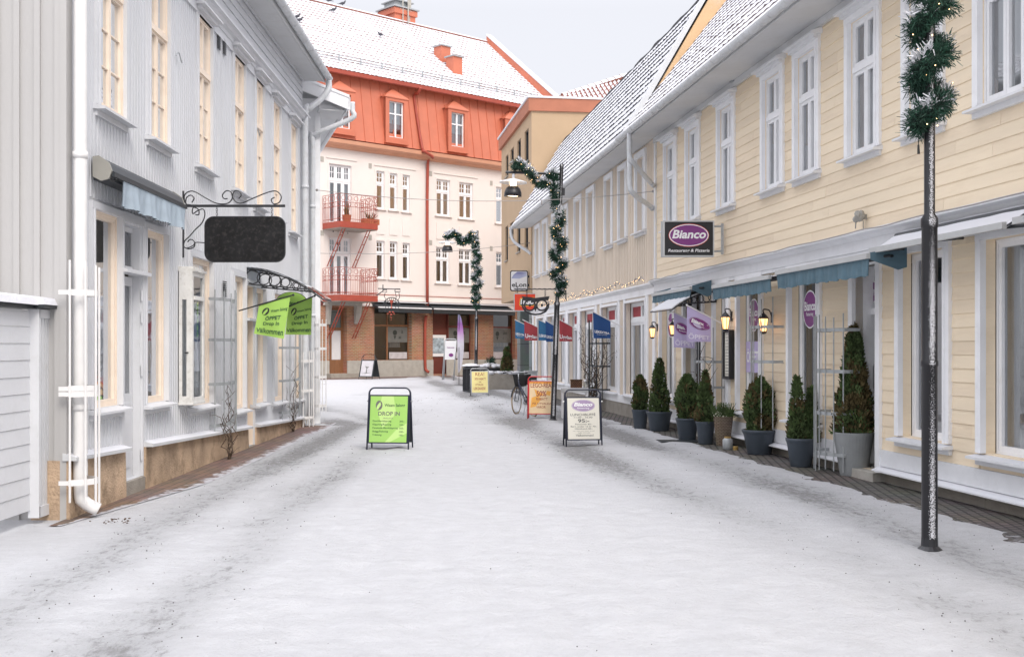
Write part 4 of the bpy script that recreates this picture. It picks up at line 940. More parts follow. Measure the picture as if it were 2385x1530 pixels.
# balconies
def balcony(pyt, pyf, pyb):
    D=1.7; x0=bx(751); x1=bx(880,D); zf=bz(800,pyf,D); zr=zf+1.45
    m=MB(); m.box(x0,x1,zf-.32,zf,.001,D); b=build(m,'balcony',M['rust_red'],ob_)
    m=MB(); m.box(x0+.02,x1-.02,zf-.36,zf-.322,.001,D-.04); build(m,'balcony_underside',M['concrete'],b)
    m=MB()
    per=[((x0,-.03),(x0,-D)),((x0,-D),(x1,-D)),((x1,-D),(x1,-.03))]
    for (ax,ay),(bx_,by) in per:
        L_=math.hypot(bx_-ax,by-ay); n=int(L_/.13)
        for z,r in ((zr,.016),(zf+.14,.016),(zr-.42,.014),(zr-.66,.014)): m.tube([(ax,ay,z),(bx_,by,z)],r,5)
        for k in range(n+1):
            x=ax+(bx_-ax)*k/n; y=ay+(by-ay)*k/n; m.tube([(x,y,zf),(x,y,zr-.42 if k%2 else zr)],.011,4)
        nn=int(L_/.38)
        for k in range(nn):
            for zc_,rr in ((zr-.21,.13),(zr-.54,.09)):
                cx_=ax+(bx_-ax)*(k+.5)/nn; cy_=ay+(by-ay)*(k+.5)/nn; ux,uy=(bx_-ax)/L_,(by-ay)/L_
                m.tube([(cx_+ux*rr*math.cos(t),cy_+uy*rr*math.cos(t),zc_+rr*math.sin(t)) for t in [i*math.pi/5 for i in range(11)]],.013,4,cap=False)
    build(m,'railing',M['rust_red'],b)
    m=MB()
    for xx in (x0+.35,x1-.45):
        for dx in (-.09,.09): m.tube([(xx+dx,-.06,zf-2.3),(xx+dx,-D+.15,zf-.3)],.028,5)
        for t in (.2,.4,.6,.8): y=-.06+(-D+.21)*t; z=zf-2.3+2*t; m.tube([(xx-.09,y,z),(xx+.09,y,z)],.02,4)
    build(m,'brace',M['rust_red'],b)
    return x0,x1,zf,D
bl = balcony(455,515,525); bl2 = balcony(628,686,696)
x0,x1,zf,D = bl
for i,(px_o,nm,lab) in enumerate(((.75,'flower_pot','terracotta flower pot standing left on the upper balcony'),(2.3,'flower_box','long planter with dried plants on the upper balcony'))):
    t_=thing(nm,lab,'planter',FB,x0+px_o,1.2,zf)
    m=MB()
    if i==0: m.lathe([(.001,zf),(.18,zf),(.26,zf+.4),(.22,zf+.4),(.2,zf+.33),(.001,zf+.33)],(x0+px_o,-1.2,0),14)
    else: m.box(x0+px_o-.5,x0+px_o+.5,zf,zf+.3,1.0,1.35)
    build(m,'pot',M['terracotta'],t_); m=MB()
    for k in range(40):
        a=random.uniform(-.4,.4)*(.4 if i==0 else 1); h=random.uniform(.1,.9 if i==0 else .4); m.tube([(x0+px_o+a*.5,-1.2,zf+.3),(x0+px_o+a,-1.2+random.uniform(-.15,.15),zf+.3+h)],.012,4)
    build(m,'dry_stems',M['thuja_brown'],t_)

# =================================================================== GROUND
XL = lambda Y: -4.05-.012*Y
XR = lambda Y: 6.2-.1287*Y
def gauss(d, c, w): return math.exp(-((d-c)/w)**2)
def bare(X, Y):
    dl = X-XL(Y); dr = XR(Y)-X
    if Y > 24: dl = X-XL(24)+ (Y-24)*.42
    n = noise.noise((X*.9, Y*.16, 1.7)); n2 = noise.noise((X*.25, Y*.07, 5.1))
    wob = .22*noise.noise((0, Y*.12, 9))+.10*noise.noise((0,Y*.4,3))
    b = .68*gauss(dl+wob, 1.0, .40)+.46*gauss(dl+wob, 2.05, .34)+.92*gauss(dr+wob, 1.5, .46)+.74*gauss(dr+wob, 2.7, .46)+.30*gauss(dr, 3.2, .5)*gauss(Y,20,6)
    if Y > 24: b += .22+.25*noise.noise((X*.5+Y*.25, Y*.35, 2))
    b *= 1.15*(.8+.8*n+.4*n2)
    b += .16*max(0,noise.noise((X*1.7,Y*.9,8)))*1.2
    return max(0, min(1, b))
def frange(a, b, s):
    o = []; 
    while a < b-1e-6: o.append(a); a += s
    return o
ys = [-60,-30,-12,-4,0,3]+frange(4.5,12,.06)+frange(12,22,.10)+frange(22,46,.22)+frange(46,80,.8)+frange(80,160,10)+[160,240,400,700]
xs = [-500,-200,-90,-50,-30,-20,-15,-12,-9,-7,-6]+frange(-5.2,6.6,.065)+[6.6,7.5,9,12,16,25,40,80,200,500]
vs = []; bv = []
for Y in ys:
    for X in xs:
        b = bare(X, Y) if (-6 < X < 7 and 3 < Y < 75) else .0
        e = min(X-XL(Y), XR(Y)-X) if Y < 24 else XR(Y)-X
        edge = max(0, min(1, (e-.55)/.5))
        h = .004+edge*(.034*(1-b)+.020*noise.noise((X*1.3,Y*1.1,0))+.022*noise.noise((X*4.2,Y*3.6,4))*(1-b*.5)+.008*noise.noise((X*13,Y*12,2)))
        if not (-6 < X < 7 and 3 < Y < 75): h = .004
        vs.append((X, Y, max(.002 if edge > 0 else .002, h))); bv.append(b)
nx = len(xs); fs = [(j*nx+i, j*nx+i+1, (j+1)*nx+i+1, (j+1)*nx+i) for j in range(len(ys)-1) for i in range(nx-1)]
me = bpy.data.meshes.new('street'); me.from_pydata(vs, [], fs); at = me.attributes.new('bare','FLOAT','POINT'); at.data.foreach_set('value', bv)
me.polygons.foreach_set('use_smooth',[True]*len(fs)); me.update()
g = bpy.data.objects.new('street', me); link(g); g['kind'] = 'structure'
def street_mat():
    m = bpy.data.materials.new('trodden snow'); m.use_nodes = True; nt = m.node_tree; L = nt.links; p = nt.nodes['Principled BSDF']
    ge = nd(nt,'ShaderNodeNewGeometry'); at = nd(nt,'ShaderNodeAttribute'); at.attribute_name = 'bare'
    mp = nd(nt,'ShaderNodeMapping'); mp.inputs['Scale'].default_value = (1,.45,1); L.new(ge.outputs['Position'], mp.inputs[0])
    n1 = nd(nt,'ShaderNodeTexNoise'); n1.inputs['Scale'].default_value = 14; n1.inputs['Detail'].default_value = 12; n1.inputs['Roughness'].default_value = .78; L.new(mp.outputs[0], n1.inputs['Vector'])
    n2 = nd(nt,'ShaderNodeTexNoise'); n2.inputs['Scale'].default_value = 2.2; n2.inputs['Detail'].default_value = 6; L.new(mp.outputs[0], n2.inputs['Vector'])
    a = nd(nt,'ShaderNodeMath', operation='MULTIPLY_ADD'); L.new(at.outputs['Fac'], a.inputs[0]); a.inputs[1].default_value = .36; L.new(n1.outputs['Fac'], a.inputs[2])
    b = nd(nt,'ShaderNodeMath', operation='MULTIPLY_ADD'); L.new(n2.outputs['Fac'], b.inputs[0]); b.inputs[1].default_value = .12; L.new(a.outputs[0], b.inputs[2])
    r = nd(nt,'ShaderNodeMapRange'); r.inputs['From Min'].default_value = .755; r.inputs['From Max'].default_value = .92; r.inputs['To Max'].default_value = .6; L.new(b.outputs[0], r.inputs['Value'])
    g1 = nd(nt,'ShaderNodeMix', data_type='RGBA'); g1.inputs[6].default_value = (.505,.510,.530,1); g1.inputs[7].default_value = (.335,.34,.352,1)
    rb = nd(nt,'ShaderNodeMapRange'); rb.inputs['From Min'].default_value = .15; rb.inputs['From Max'].default_value = .85; rb.inputs['To Max'].default_value=.9; L.new(at.outputs['Fac'], rb.inputs['Value']); L.new(rb.outputs[0], g1.inputs[0])
    g2 = nd(nt,'ShaderNodeMix', data_type='RGBA'); L.new(r.outputs[0], g2.inputs[0]); L.new(g1.outputs[2], g2.inputs[6]); g2.inputs[7].default_value = (.12,.115,.11,1)
    n5 = nd(nt,'ShaderNodeTexNoise'); n5.inputs['Scale'].default_value = 5; n5.inputs['Detail'].default_value = 10; n5.inputs['Roughness'].default_value = .75
    mp5 = nd(nt,'ShaderNodeMapping'); mp5.inputs['Scale'].default_value = (.8,1.3,1); L.new(ge.outputs['Position'], mp5.inputs[0]); L.new(mp5.outputs[0], n5.inputs['Vector'])
    r5 = nd(nt,'ShaderNodeMapRange'); r5.inputs['From Min'].default_value = .3; r5.inputs['From Max'].default_value = .7; r5.inputs['To Min'].default_value = .90; r5.inputs['To Max'].default_value = 1.09; L.new(n5.outputs['Fac'], r5.inputs['Value'])
    sv = nd(nt,'ShaderNodeVectorMath', operation='SCALE'); L.new(g2.outputs[2], sv.inputs[0]); L.new(r5.outputs[0], sv.inputs['Scale'])
    L.new(sv.outputs[0], p.inputs['Base Color']); p.inputs['Roughness'].default_value = .8; p.inputs['Specular IOR Level'].default_value = .3
    n3 = nd(nt,'ShaderNodeTexNoise'); n3.inputs['Scale'].default_value = 22; n3.inputs['Detail'].default_value = 10; n3.inputs['Roughness'].default_value = .7; L.new(ge.outputs['Position'], n3.inputs['Vector'])
    bp = nd(nt,'ShaderNodeBump'); bp.inputs['Strength'].default_value = .8; bp.inputs['Distance'].default_value = .04; L.new(n3.outputs['Fac'], bp.inputs['Height']); L.new(bp.outputs[0], p.inputs['Normal'])
    return m
me.materials.append(street_mat())
def strip(name, pts_in, pts_out, m, n=8, z=.012, sn=lambda t:-.02+.66*t):
    vs=[]; at_=[]; fs=[]
    for a,b in zip(pts_in, pts_out):
        for k in range(n+1):
            t=k/n; vs.append((a[0]+(b[0]-a[0])*t, a[1]+(b[1]-a[1])*t, z+.006*noise.noise((a[0]*3+t*4,a[1]*3,0)))); at_.append(sn(t))
    for i in range(len(pts_in)-1):
        for k in range(n): q=i*(n+1)+k; fs.append((q,q+1,q+n+2,q+n+1))
    me=bpy.data.meshes.new(name); me.from_pydata(vs,[],fs); a_=me.attributes.new('snow','FLOAT','POINT'); a_.data.foreach_set('value',at_); me.materials.append(m); me.update()
    o=bpy.data.objects.new(name,me); link(o); o['kind']='structure'
Y_=frange(10.4,25,.3); strip('pavement',[(XL(y)+.02,y) for y in Y_],[(XL(y)+.10+.52*max(0,min(1,(y-10.5)/3))+.12*noise.noise((y*.5,0,0)),y) for y in Y_],M['paver'])
Y_=frange(3,44,.3); strip('pavement',[(XR(y)-.0,y) for y in Y_],[(XR(y)-.98+.15*noise.noise((y*.4,2,0)),y) for y in Y_],M['paver_grey'])
def fpt(F,x,o): v=F.M@Vector((x,-o,0)); return (v.x,v.y)
X_=frange(FA,FE,.5); strip('pavement',[fpt(FB,x,0) for x in X_],[fpt(FB,x,2.6) for x in X_],M['paver'],sn=lambda t:-.4+.8*t)
# small clods and debris in the snow
m = MB()
rs = random.Random(3)
for _ in range(1500):
    Y = 6+34*rs.random()**1.6; X = rs.uniform(XL(min(Y,24))+.7, XR(Y)-.8); r = rs.uniform(.0015,.0048)*(1+Y/22)
    if bare(X,Y) < .15 and rs.random() < .88: continue
    m.ball((X,Y,.036), r, 5, 0, .8)
c_ = build(m,'road_grit',M['grit']); c_['kind']='stuff'; c_['label']='dark road grit scattered along the wheel tracks in the snow'; c_['category']='grit'
m = MB()
for px,py,n_ in ((266,1222,22),(290,1224,12),(1100,905,25),(1165,945,30),(1335,1225,6),(755,897,14),(1110,935,16)):
    Z=4320/(py-812); p=P(px,py,Z)
    for k in range(n_): m.ball((p.x+rs.gauss(0,.10),p.y+rs.gauss(0,.10),.04), rs.uniform(.005,.014), 5, 0, .5)
c_ = build(m,'leaf_litter',M['bark']); tag(c_,'dark bits of dead leaves lying on the snow','litter',kind='stuff')

# =================================================================== GATE
G = Frame(-4.28, 0, -.012, 1)
gx = G.x
m = MB(); x0,x1 = gx(-160), gx(66); zt=1.96
t_ = thing('yard_gate','light grey boarded yard gate and slatted screen with snow on top beside the grey house','gate',G,x1,0,0)
z=.13
while z < zt-.05: m.extr([(0,z),(.022,z),(.014,z+.148),(0,z+.148)][::-1],x0,x1-.01); z += .152
build(m,'board_panel',M['grey_trim'],t_)
m = MB(); m.box(x0,x1+.02,zt,zt+.03,-.10,.07); m.extr([(-.12,zt+.03),(.10,zt+.03),(.09,zt+.035),(-.1,zt+.04)][::-1],x0,x1+.02); cp_=build(m,'cap_rail',M['dark_metal'],t_)
m = MB(); m.extr([(-.12,zt+.041),(.115,zt+.036),(.09,zt+.10),(-.0,zt+.125),(-.1,zt+.105)][::-1],x0,x1+.03); build(m,'snow_cap',M['snow'],cp_)
x2 = gx(132,.05)
m = MB(); x=x1+.03
for k in range(7): m.box(x,x+.052,.10,zt-.02,.05,.085); m.box(x+.058,x+.07,.12,zt-.04,.03,.05); x += (x2-x1-.05)/7
m.box(x1+.0,x2,.06,.16,.03,.10); m.box(x1,x2,zt-.08,zt-.0,.03,.10); m.box(x1-.01,x1+.03,.06,zt,.0,.10); m.box(x1+.03,x2,.16,zt-.08,.0,.03)
build(m,'slat_screen',M['grey_trim'],t_)
m = MB(); m.box(x1-.06,x2+.06,zt+.01,zt+.04,-.08,.17); cp_=build(m,'cap_rail',M['dark_metal'],t_)
m = MB(); m.extr([(-.08,zt+.041),(.18,zt+.041),(.15,zt+.105),(.04,zt+.12),(-.07,zt+.1)][::-1],x1-.06,x2+.06); build(m,'snow_cap',M['snow'],cp_)

# =================================================================== A-BOARDS
def aboard(name, label, pxc, py_b, w, h, rot, fm, pm, content, top=.11, arch=.10, splay=.32, pw=.02, botgap=.125, backm='dark_metal', Zo=None):
    Z = Zo or 4320/(py_b-812); F = cam_frame(pxc, Z, rot)
    t = thing(name, label, 'signboard', F, 0, 0, .015); t_['label']=t_['label']
    def side(sgn, mb):
        y = lambda z: sgn*splay*.5*(1-z/h)*1.0
        pts = [(-w/2,y(0),0.015),(-w/2,y(h-arch),h-arch)]
        for k in range(1,7):
            a = math.pi-math.pi/2*k/6; pts.append((-w/2+arch+arch*math.cos(a), y(h-arch+arch*math.sin(a)), h-arch+arch*math.sin(a)))
        pts += [(-q[0],q[1],q[2]) for q in pts[::-1]]
        mb.tube(pts,.0125,8); return y
    m = MB(); yf = side(-1,m); build(m,'front_frame',fm,t,smooth=True)
    m = MB(); yb = side(1,m); build(m,'rear_frame',fm,t,smooth=True)
    z0 = h*botgap; z1 = h-top
    m = MB(); a = w/2-.012
    m.hexa([(-a,yf(z0)-.012,z0),(a,yf(z0)-.012,z0),(a,yf(z0)+.008,z0),(-a,yf(z0)+.008,z0)],[(-a,yf(z1)-.012,z1),(a,yf(z1)-.012,z1),(a,yf(z1)+.008,z1),(-a,yf(z1)+.008,z1)])
    build(m,'panel',fm,t)
    m = MB(); m.hexa([(-a,yb(z0)-.005,z0),(a,yb(z0)-.005,z0),(a,yb(z0)+.008,z0),(-a,yb(z0)+.008,z0)],[(-a,yb(z1)-.005,z1),(a,yb(z1)-.005,z1),(a,yb(z1)+.008,z1),(-a,yb(z1)+.008,z1)]); build(m,'rear_panel',M[backm],t)
    b = a-pw; c0,c1 = z0+pw,z1-pw
    def fn(o): return lambda u,v: (-b+2*b*u, yf(c0+(c1-c0)*v)-.0145-o, c0+(c1-c0)*v)
    f = fn(0); m = MB(); m.quad(f(0,0),f(1,0),f(1,1),f(0,1)); po = build(m,'poster',pm,t)
    content(po, fn)
    m = MB()
    for s in (-1,1): m.tube([(s*(w/2+.0),0,h*.79),(s*(w/2+.035),0,h*.79)],.012,6)
    build(m,'hinge',M['steel'],t)
    return t
def txt(par, fn, rows, m_, o=.0015, name='lettering'):
    m = MB()
    for r in rows: text(m, r[0], r[1], r[2], r[3], r[4], fn(o), shear=r[5] if len(r)>5 else 0, offset=r[6] if len(r)>6 else .012)
    return build(m, name, m_, par)
def poly(par, fn, polys, m_, o, name):
    m = MB()
    for q in polys: m.add([fn(o)(u,v) for u,v in q],[tuple(range(len(q)))])
    return build(m, name, m_, par)
def head_logo(cx, cz, r, k=1.0):
    """woman's-head roundel: disc with a light profile cut as a crescent"""
    disc = [(cx+r*math.cos(a)*k*.82, cz+r*math.sin(a)) for a in [i*2*math.pi/30 for i in range(30)]]
    face = [(cx-.10*r*k, cz-.75*r),(cx+.18*r*k,cz-.30*r),(cx+.42*r*k,cz-.10*r),(cx+.35*r*k,cz+.10*r),(cx+.50*r*k,cz+.22*r),(cx+.33*r*k,cz+.42*r),(cx+.32*r*k,cz+.72*r),(cx+.05*r*k,cz+.52*r),(cx-.25*r*k,cz+.2*r),(cx-.5*r*k,cz-.15*r),(cx-.62*r*k,cz-.6*r),(cx-.45*r*k,cz-.85*r)]
    return disc, face
def salon(po, fn):
    poly(po,fn,[[(.0,.0),(.42,.0),(.75,.30),(1,.42),(1,.2),(.55,0)],[(.30,1),(.62,1),(.70,.62),(.35,.3),(.22,.62)]],M['lime_pale'],.0006,'poster_tint')
    d,f = head_logo(.235,.80,.105,.95/1.0*1.35*.82)
    poly(po,fn,[d],M['ink_grey'],.0012,'logo_disc'); poly(po,fn,[f],M['lime_pale'],.0020,'logo_face')
    txt(po,fn,[('Wisam Salong',.38,.93,.755,.835,0,.02)],M['ink_green'])
    txt(po,fn,[('DROP IN',.22,.80,.575,.665,0,.02),('PRISLISTA',.36,.62,.505,.535,0,0)],M['ink_grey'])
    rows=[('Dam/Herrklippning','200:-',.43),('Klippning/Rakning','250:-',.355),('Pensionär/Barnklippning','160:-',.28),('Skägg/Rakning','100:-',.205),('Trådning','100:-',.13)]
    ww=[.50,.50,.68,.42,.25]
    txt(po,fn,[(a,.08,.08+w_,z,z+.05) for (a,b,z),w_ in zip(rows,ww)]+[(b,.80,.93,z+.005,z+.042) for a,b,z in rows],M['ink_green'])
def oval_logo(po, fn, cx, cz, rx_, rz_, pur='purple', sub='Restaurang'):
    poly(po,fn,[ell(cx,cz,rx_,rz_)],M[pur],.0008,'oval_rim'); poly(po,fn,[ell(cx,cz,rx_*.96,rz_*.94)],M['white_print'],.0012,'oval_ring'); poly(po,fn,[ell(cx,cz,rx_*.94,rz_*.91)],M[pur],.0017,'oval_print')
    rows=[('Bianco',cx-rx_*.80,cx+rx_*.80,cz-rz_*.12,cz+rz_*.55,.22,.04)]
    if sub: rows.append((sub,cx-rx_*.52,cx+rx_*.52,cz-rz_*.62,cz-rz_*.28,.2,.015))
    txt(po,fn,rows,M['white_print'],.0024)
def bistro(po, fn):
    oval_logo(po,fn,.5,.815,.37,.145,'purple_pale')
    txt(po,fn,[('LUNCHBUFFÉ',.09,.88,.565,.64,0,.015),('11.00 - 16.00',.20,.78,.51,.55),('95:-',.32,.68,.40,.49,0,.03),('Pensionär 85:-',.23,.77,.345,.38),('Barn under 12 år 70:-',.09,.92,.29,.325),('Hämtlunch 85:-',.22,.78,.235,.27),('ink. mat som ovan dryck',.16,.84,.185,.205),('kaffe och kaka',.32,.70,.145,.165),('Välkommen!',.24,.80,.065,.12)],M['ink_grey'])
def rea(po, fn):
    txt(po,fn,[('REA!',.22,.78,.80,.95,0,.0),('50% RABATT',.18,.88,.60,.71),('PÅ',.45,.60,.47,.55),('UTVALDA',.22,.72,.33,.42),('LEKSAKER!',.12,.85,.13,.26)],M['rust_red'])
def legorea(po, fn):
    poly(po,fn,[[(.05,.18),(.28,.22),(.50,.45),(.42,.52),(.62,.60),(.20,.78),(.30,.55),(.10,.50)],[(.74,.72),(.92,.70),(.86,.56),(.70,.60)],[(.0,.95),(.0,1),(1,1),(1,.93)]],M['paper_orange'],.0006,'print_blot')
    txt(po,fn,[('LEGO-REA!',.05,.97,.82,.97),('50%',.30,.72,.54,.72,0,.02),('RABATT',.30,.78,.42,.50),('PÅ UTVALDA',.14,.95,.28,.36),('VAROR',.30,.70,.16,.24)],M['rust_red'])
aboard('a_board','lime green salon price board in a dark tube frame, alone left of centre',908,1049,.66,.985,-.13,M['frame_blue'],M['lime'],salon,arch=.09)
aboard('a_board','cream lunch menu board with a purple oval in a black tube frame',1357,1040,.585,.93,.10,M['frame_blue'],M['paper'],bistro,top=.115,arch=.085)
aboard('a_board','yellow handwritten sale board in a thin grey frame beside the black litter bin',1117,923,.60,.93,.12,M['steel'],M['paper_yellow'],rea,top=.08,arch=.07)
aboard('a_board','orange sale board in a bright red tube frame, half hidden by the garlanded lamp post',1261,976,.60,.965,-.10,M['red_tube'],M['paper_peach'],legorea,top=.10,arch=.08)
def blackb(po, fn):
    poly(po,fn,[[(.1,.15),(.9,.2),(.5,.22)],[(.45,.2),(.55,.2),(.52,.5),(.7,.62),(.5,.60),(.3,.66),(.47,.5)]],M['ink_grey'],.001,'tree_drawing')
aboard('a_board','black A-board with a round top and pale picture in front of the jeweller',860,881,.86,1.30,-.5,M['dark_metal'],M['poster_grey'],blackb,top=.28,arch=.22,splay=.7,pw=.05,botgap=.10,Zo=60.5)

# tall poster stand
Fp=cam_frame(1050,58.5,.12); t=thing('poster_stand','tall white poster stand leaning back on silver legs before the red door','signboard',Fp,0,0,.01)
m=MB(); w=.28; m.tube([(-w-.16,-.25,0),(-w,.0,2.0),(-w+.06,0,2.08),(w-.06,0,2.08),(w,0,2.0),(w-.16,-.25,0)],.035,7); m.tube([(-w-.05,.35,0),(-w+.02,0,1.9)],.03,6); m.tube([(w-.1,.35,0),(w-.02,0,1.9)],.03,6); build(m,'frame',M['galv'],t,smooth=True)
m=MB(); m.hexa([(-w-.04,-.14,1.05),(w-.06,-.14,1.05),(w-.06,-.11,1.05),(-w-.04,-.11,1.05)],[(-w,-.05,2.0),(w,-.05,2.0),(w,-.02,2.0),(-w,-.02,2.0)]); po=build(m,'poster',M['white_print'],t)
m=MB(); fnp=lambda a,b:(a,-.155+(b-1.05)*.095,b)
text(m,'Guldsmeden',-.2,.18,1.62,1.70,fnp); m.add([fnp(a*.9-.0,b) for a,b in ell(0,1.28,.13,.09,14)],[tuple(range(14))]); build(m,'lettering',M['purple'],po)
# feather flag
m=MB(); t=thing('feather_flag','white and violet feather flag on a thin pole beside the poster stand','flag',FW,*(lambda p:(p.x,-p.y,0))(P(1069,897,51)))
p=P(1069,897,51); bx0=p.x; by0=p.y
m.tube([(bx0,by0,.02),(bx0,by0,2.2),(bx0+.01,by0,3.1)],.014,6); m.box(bx0-.22,bx0+.17,.0,.03,-by0-.03,-by0+.03); build(m,'pole',M['dark_metal'],t)
def feather_mat():
    m=mat('violet fade cloth',(.75,.74,.80),.75,.03,3); nt=m.node_tree; L=nt.links; p=nt.nodes['Principled BSDF']
    tc=nd(nt,'ShaderNodeTexCoord'); sp=nd(nt,'ShaderNodeSeparateXYZ'); L.new(tc.outputs['Object'],sp.inputs[0]); cr=nd(nt,'ShaderNodeValToRGB')
    mr=nd(nt,'ShaderNodeMapRange'); mr.inputs['From Min'].default_value=.5; mr.inputs['From Max'].default_value=3.1; L.new(sp.outputs['Z'],mr.inputs['Value']); L.new(mr.outputs[0],cr.inputs[0])
    e=cr.color_ramp.elements; e[0].position=.5; e[0].color=(.72,.70,.78,1); e[1].position=.98; e[1].color=(.35,.36,.55,1); q=e.new(.72); q.color=(.45,.22,.50,1); q=e.new(.84); q.color=(.28,.10,.36,1)
    L.new(cr.outputs[0],p.inputs['Base Color']); return m
m=MB(); N=14
for s_ in (0,.01):
    L_=[]; R_=[]
    for k in range(N+1):
        v=k/N; z=.55+2.55*v; wl=-.04-.03*math.sin(v*3); wr=.02+.20*math.sin(min(1,v*1.05)*math.pi*.93)**.7
        if v>.97: wr=.03
        L_.append((bx0+wl,by0+s_+.02*math.sin(v*9),z)); R_.append((bx0+wr,by0+s_+.05*math.sin(v*7),z))
    for k in range(N): m.quad(L_[k],R_[k],R_[k+1],L_[k+1])
build(m,'banner',feather_mat(),t)

# =================================================================== BIN, PLANTERS, CABINET
p=P(1097,912,42.2); t=thing('litter_bin','black slatted litter bin with a snow cap beside the yellow sale board','litter bin',cam_frame(1097,42.2,.05),0,0,0)
m=MB(); w=.29; m.lathe([(.26,.10),(.27,.12),(.27,.82),(.25,.84)],(0,0,0),16)
for k in range(12): a=k*math.pi/6; m.box(.285*math.cos(a)-.02,.285*math.cos(a)+.02,.05,.88,-.285*math.sin(a)-.02,-.285*math.sin(a)+.02)
m.lathe([(.30,.05),(.31,.08),(.30,.10)],(0,0,0),16); m.lathe([(.30,.84),(.32,.88),(.30,.92)],(0,0,0),16)
build(m,'body',M['metal_black'],t)
m=MB(); m.lathe([(.12,.92),(.33,.94),(.33,.97),(.05,1.0)],(0,0,0),16); l=build(m,'lid',M['metal_black'],t)
m=MB(); m.lathe([(.33,.971),(.31,1.01),(.18,1.05),(.001,1.065)],(0,0,0),16); build(m,'snow_cap',M['snow'],l,smooth=True)
m=MB(); m.box(.02,.20,.2,.62,.285,.31); build(m,'notice',M['poster_grey'],t)
def needles(mb, pts, n, ln, wd, rad, up=.3, snow_i=None, snow_p=.4, rnd=random):
    """fir tufts along a path: pts list of Vectors"""
    for _ in range(n):
        i = rnd.random()*(len(pts)-1); k=int(i); f=i-k; c=pts[k].lerp(pts[min(k+1,len(pts)-1)],f)
        tuft = Vector((rnd.gauss(0,1),rnd.gauss(0,1),rnd.gauss(0,1))).normalized()
        lump = .75+.5*noise.noise((c.x*9+tuft.x,c.y*9+tuft.y,c.z*9+tuft.z))
        b = c+tuft*rad*lump*(rnd.random()**.6)
        d = (tuft+Vector((rnd.gauss(0,.5),rnd.gauss(0,.5),rnd.gauss(0,.5)))).normalized()
        s = d.cross(Vector((rnd.gauss(0,1),rnd.gauss(0,1),rnd.gauss(0,1)))).normalized()*wd/2
        e = b+d*ln*rnd.uniform(.6,1.2)
        mi = 0
        if snow_i is not None and tuft.z > .15 and (b-c).length > rad*.35 and noise.noise((b.x*6,b.y*6,b.z*6+4))+.25*tuft.z > (.5-snow_p): mi = snow_i
        if mi: s = s*1.5
        mb.add([b-s,b+s,e+s*.5,e-s*.5],[(0,1,2,3)],mi)
def pot_shape(m, r0, r1, h, z0=.0, rim=.035, n=28):
    m.lathe([(.001,z0),(r0*.97,z0),(r0,z0+.01),(r0+(r1-r0)*.75,z0+h*.78),(r0+(r1-r0)*.80,z0+h*.80),(r1*.985,z0+h-rim*1.4),(r1*1.03,z0+h-rim),(r1*1.05,z0+h-.006),(r1*1.03,z0+h),(r1*.95,z0+h),(r1*.9,z0+h-.06),(.001,z0+h-.06)],(0,0,0),n)
def thuja(par, z0, h, r, n, seed, brown=.3, shape='ovoid', wd=.016, ln=.055, x0=0, y0=0, snow=.0, spread=1.0):
    rn = random.Random(seed); m = MB(); c = MB()
    def rad(t):
        if shape=='ovoid': return r*(max(0,math.sin(math.pi*min(1,(t*.82+.17))))**.55)*(1 if t<.9 else .8)
        if shape=='cone': return r*((1-t)**.75)*(.72+.28*min(1,t*6))
        if shape=='spire': return r*(.18+.82*(1-t)**.95)*(.8+.2*min(1,t*5))*(1 if t < .93 else .6)
        return r
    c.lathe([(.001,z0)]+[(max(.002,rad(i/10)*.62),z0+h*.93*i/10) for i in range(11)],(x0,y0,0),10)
    clumps=[(rn.uniform(0,2*math.pi),rn.random(),rn.uniform(-1,1)) for _ in range(70)]
    for _ in range(n):
        t = rn.random()**1.15; a = rn.uniform(0,2*math.pi)
        k = .82+.36*noise.noise((math.cos(a)*2.1+seed,math.sin(a)*2.1,t*h*4.2))+.18*noise.noise((math.cos(a)*6+seed,math.sin(a)*6,t*h*11))
        rr = rad(t)*k*(.55+.5*rn.random()**.5)
        z = z0+h*t*(1+.05*noise.noise((math.cos(a)*3,math.sin(a)*3,seed)))
        b = Vector((x0+rr*math.cos(a),y0+rr*math.sin(a),z))
        out = Vector((math.cos(a),math.sin(a),0)); d = (out*rn.uniform(.2,.8)+Vector((0,0,rn.uniform(.5,1.2)))+Vector((rn.gauss(0,.3),rn.gauss(0,.3),rn.gauss(0,.2)))).normalized()
        s = d.cross(Vector((rn.gauss(0,1),rn.gauss(0,1),rn.gauss(0,1)))).normalized()*wd*rn.uniform(.6,1.3)
        l = ln*rn.uniform(.6,1.4); mid=b+d*l*.55; e=b+d*l
        nz_=noise.noise((b.x*5+seed,b.y*5,b.z*5)); mi = 1 if nz_+rn.gauss(0,.18) > .35-brown else 0
        if snow and rn.random() < snow*(.4+max(0,nz_)) : mi=2
        m.add([b-s*.4,b+s*.4,mid+s,e,mid-s],[(0,1,2,3,4)],mi)
    cr = build(m,'crown',[M['thuja'],M['thuja_brown'],M['snow']],par)
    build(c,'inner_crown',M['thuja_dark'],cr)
    tk=MB(); tk.tube([(x0,y0,z0-.1),(x0,y0,z0+h*.5)],[.022,.012],7); build(tk,'trunk',M['bark'],par)
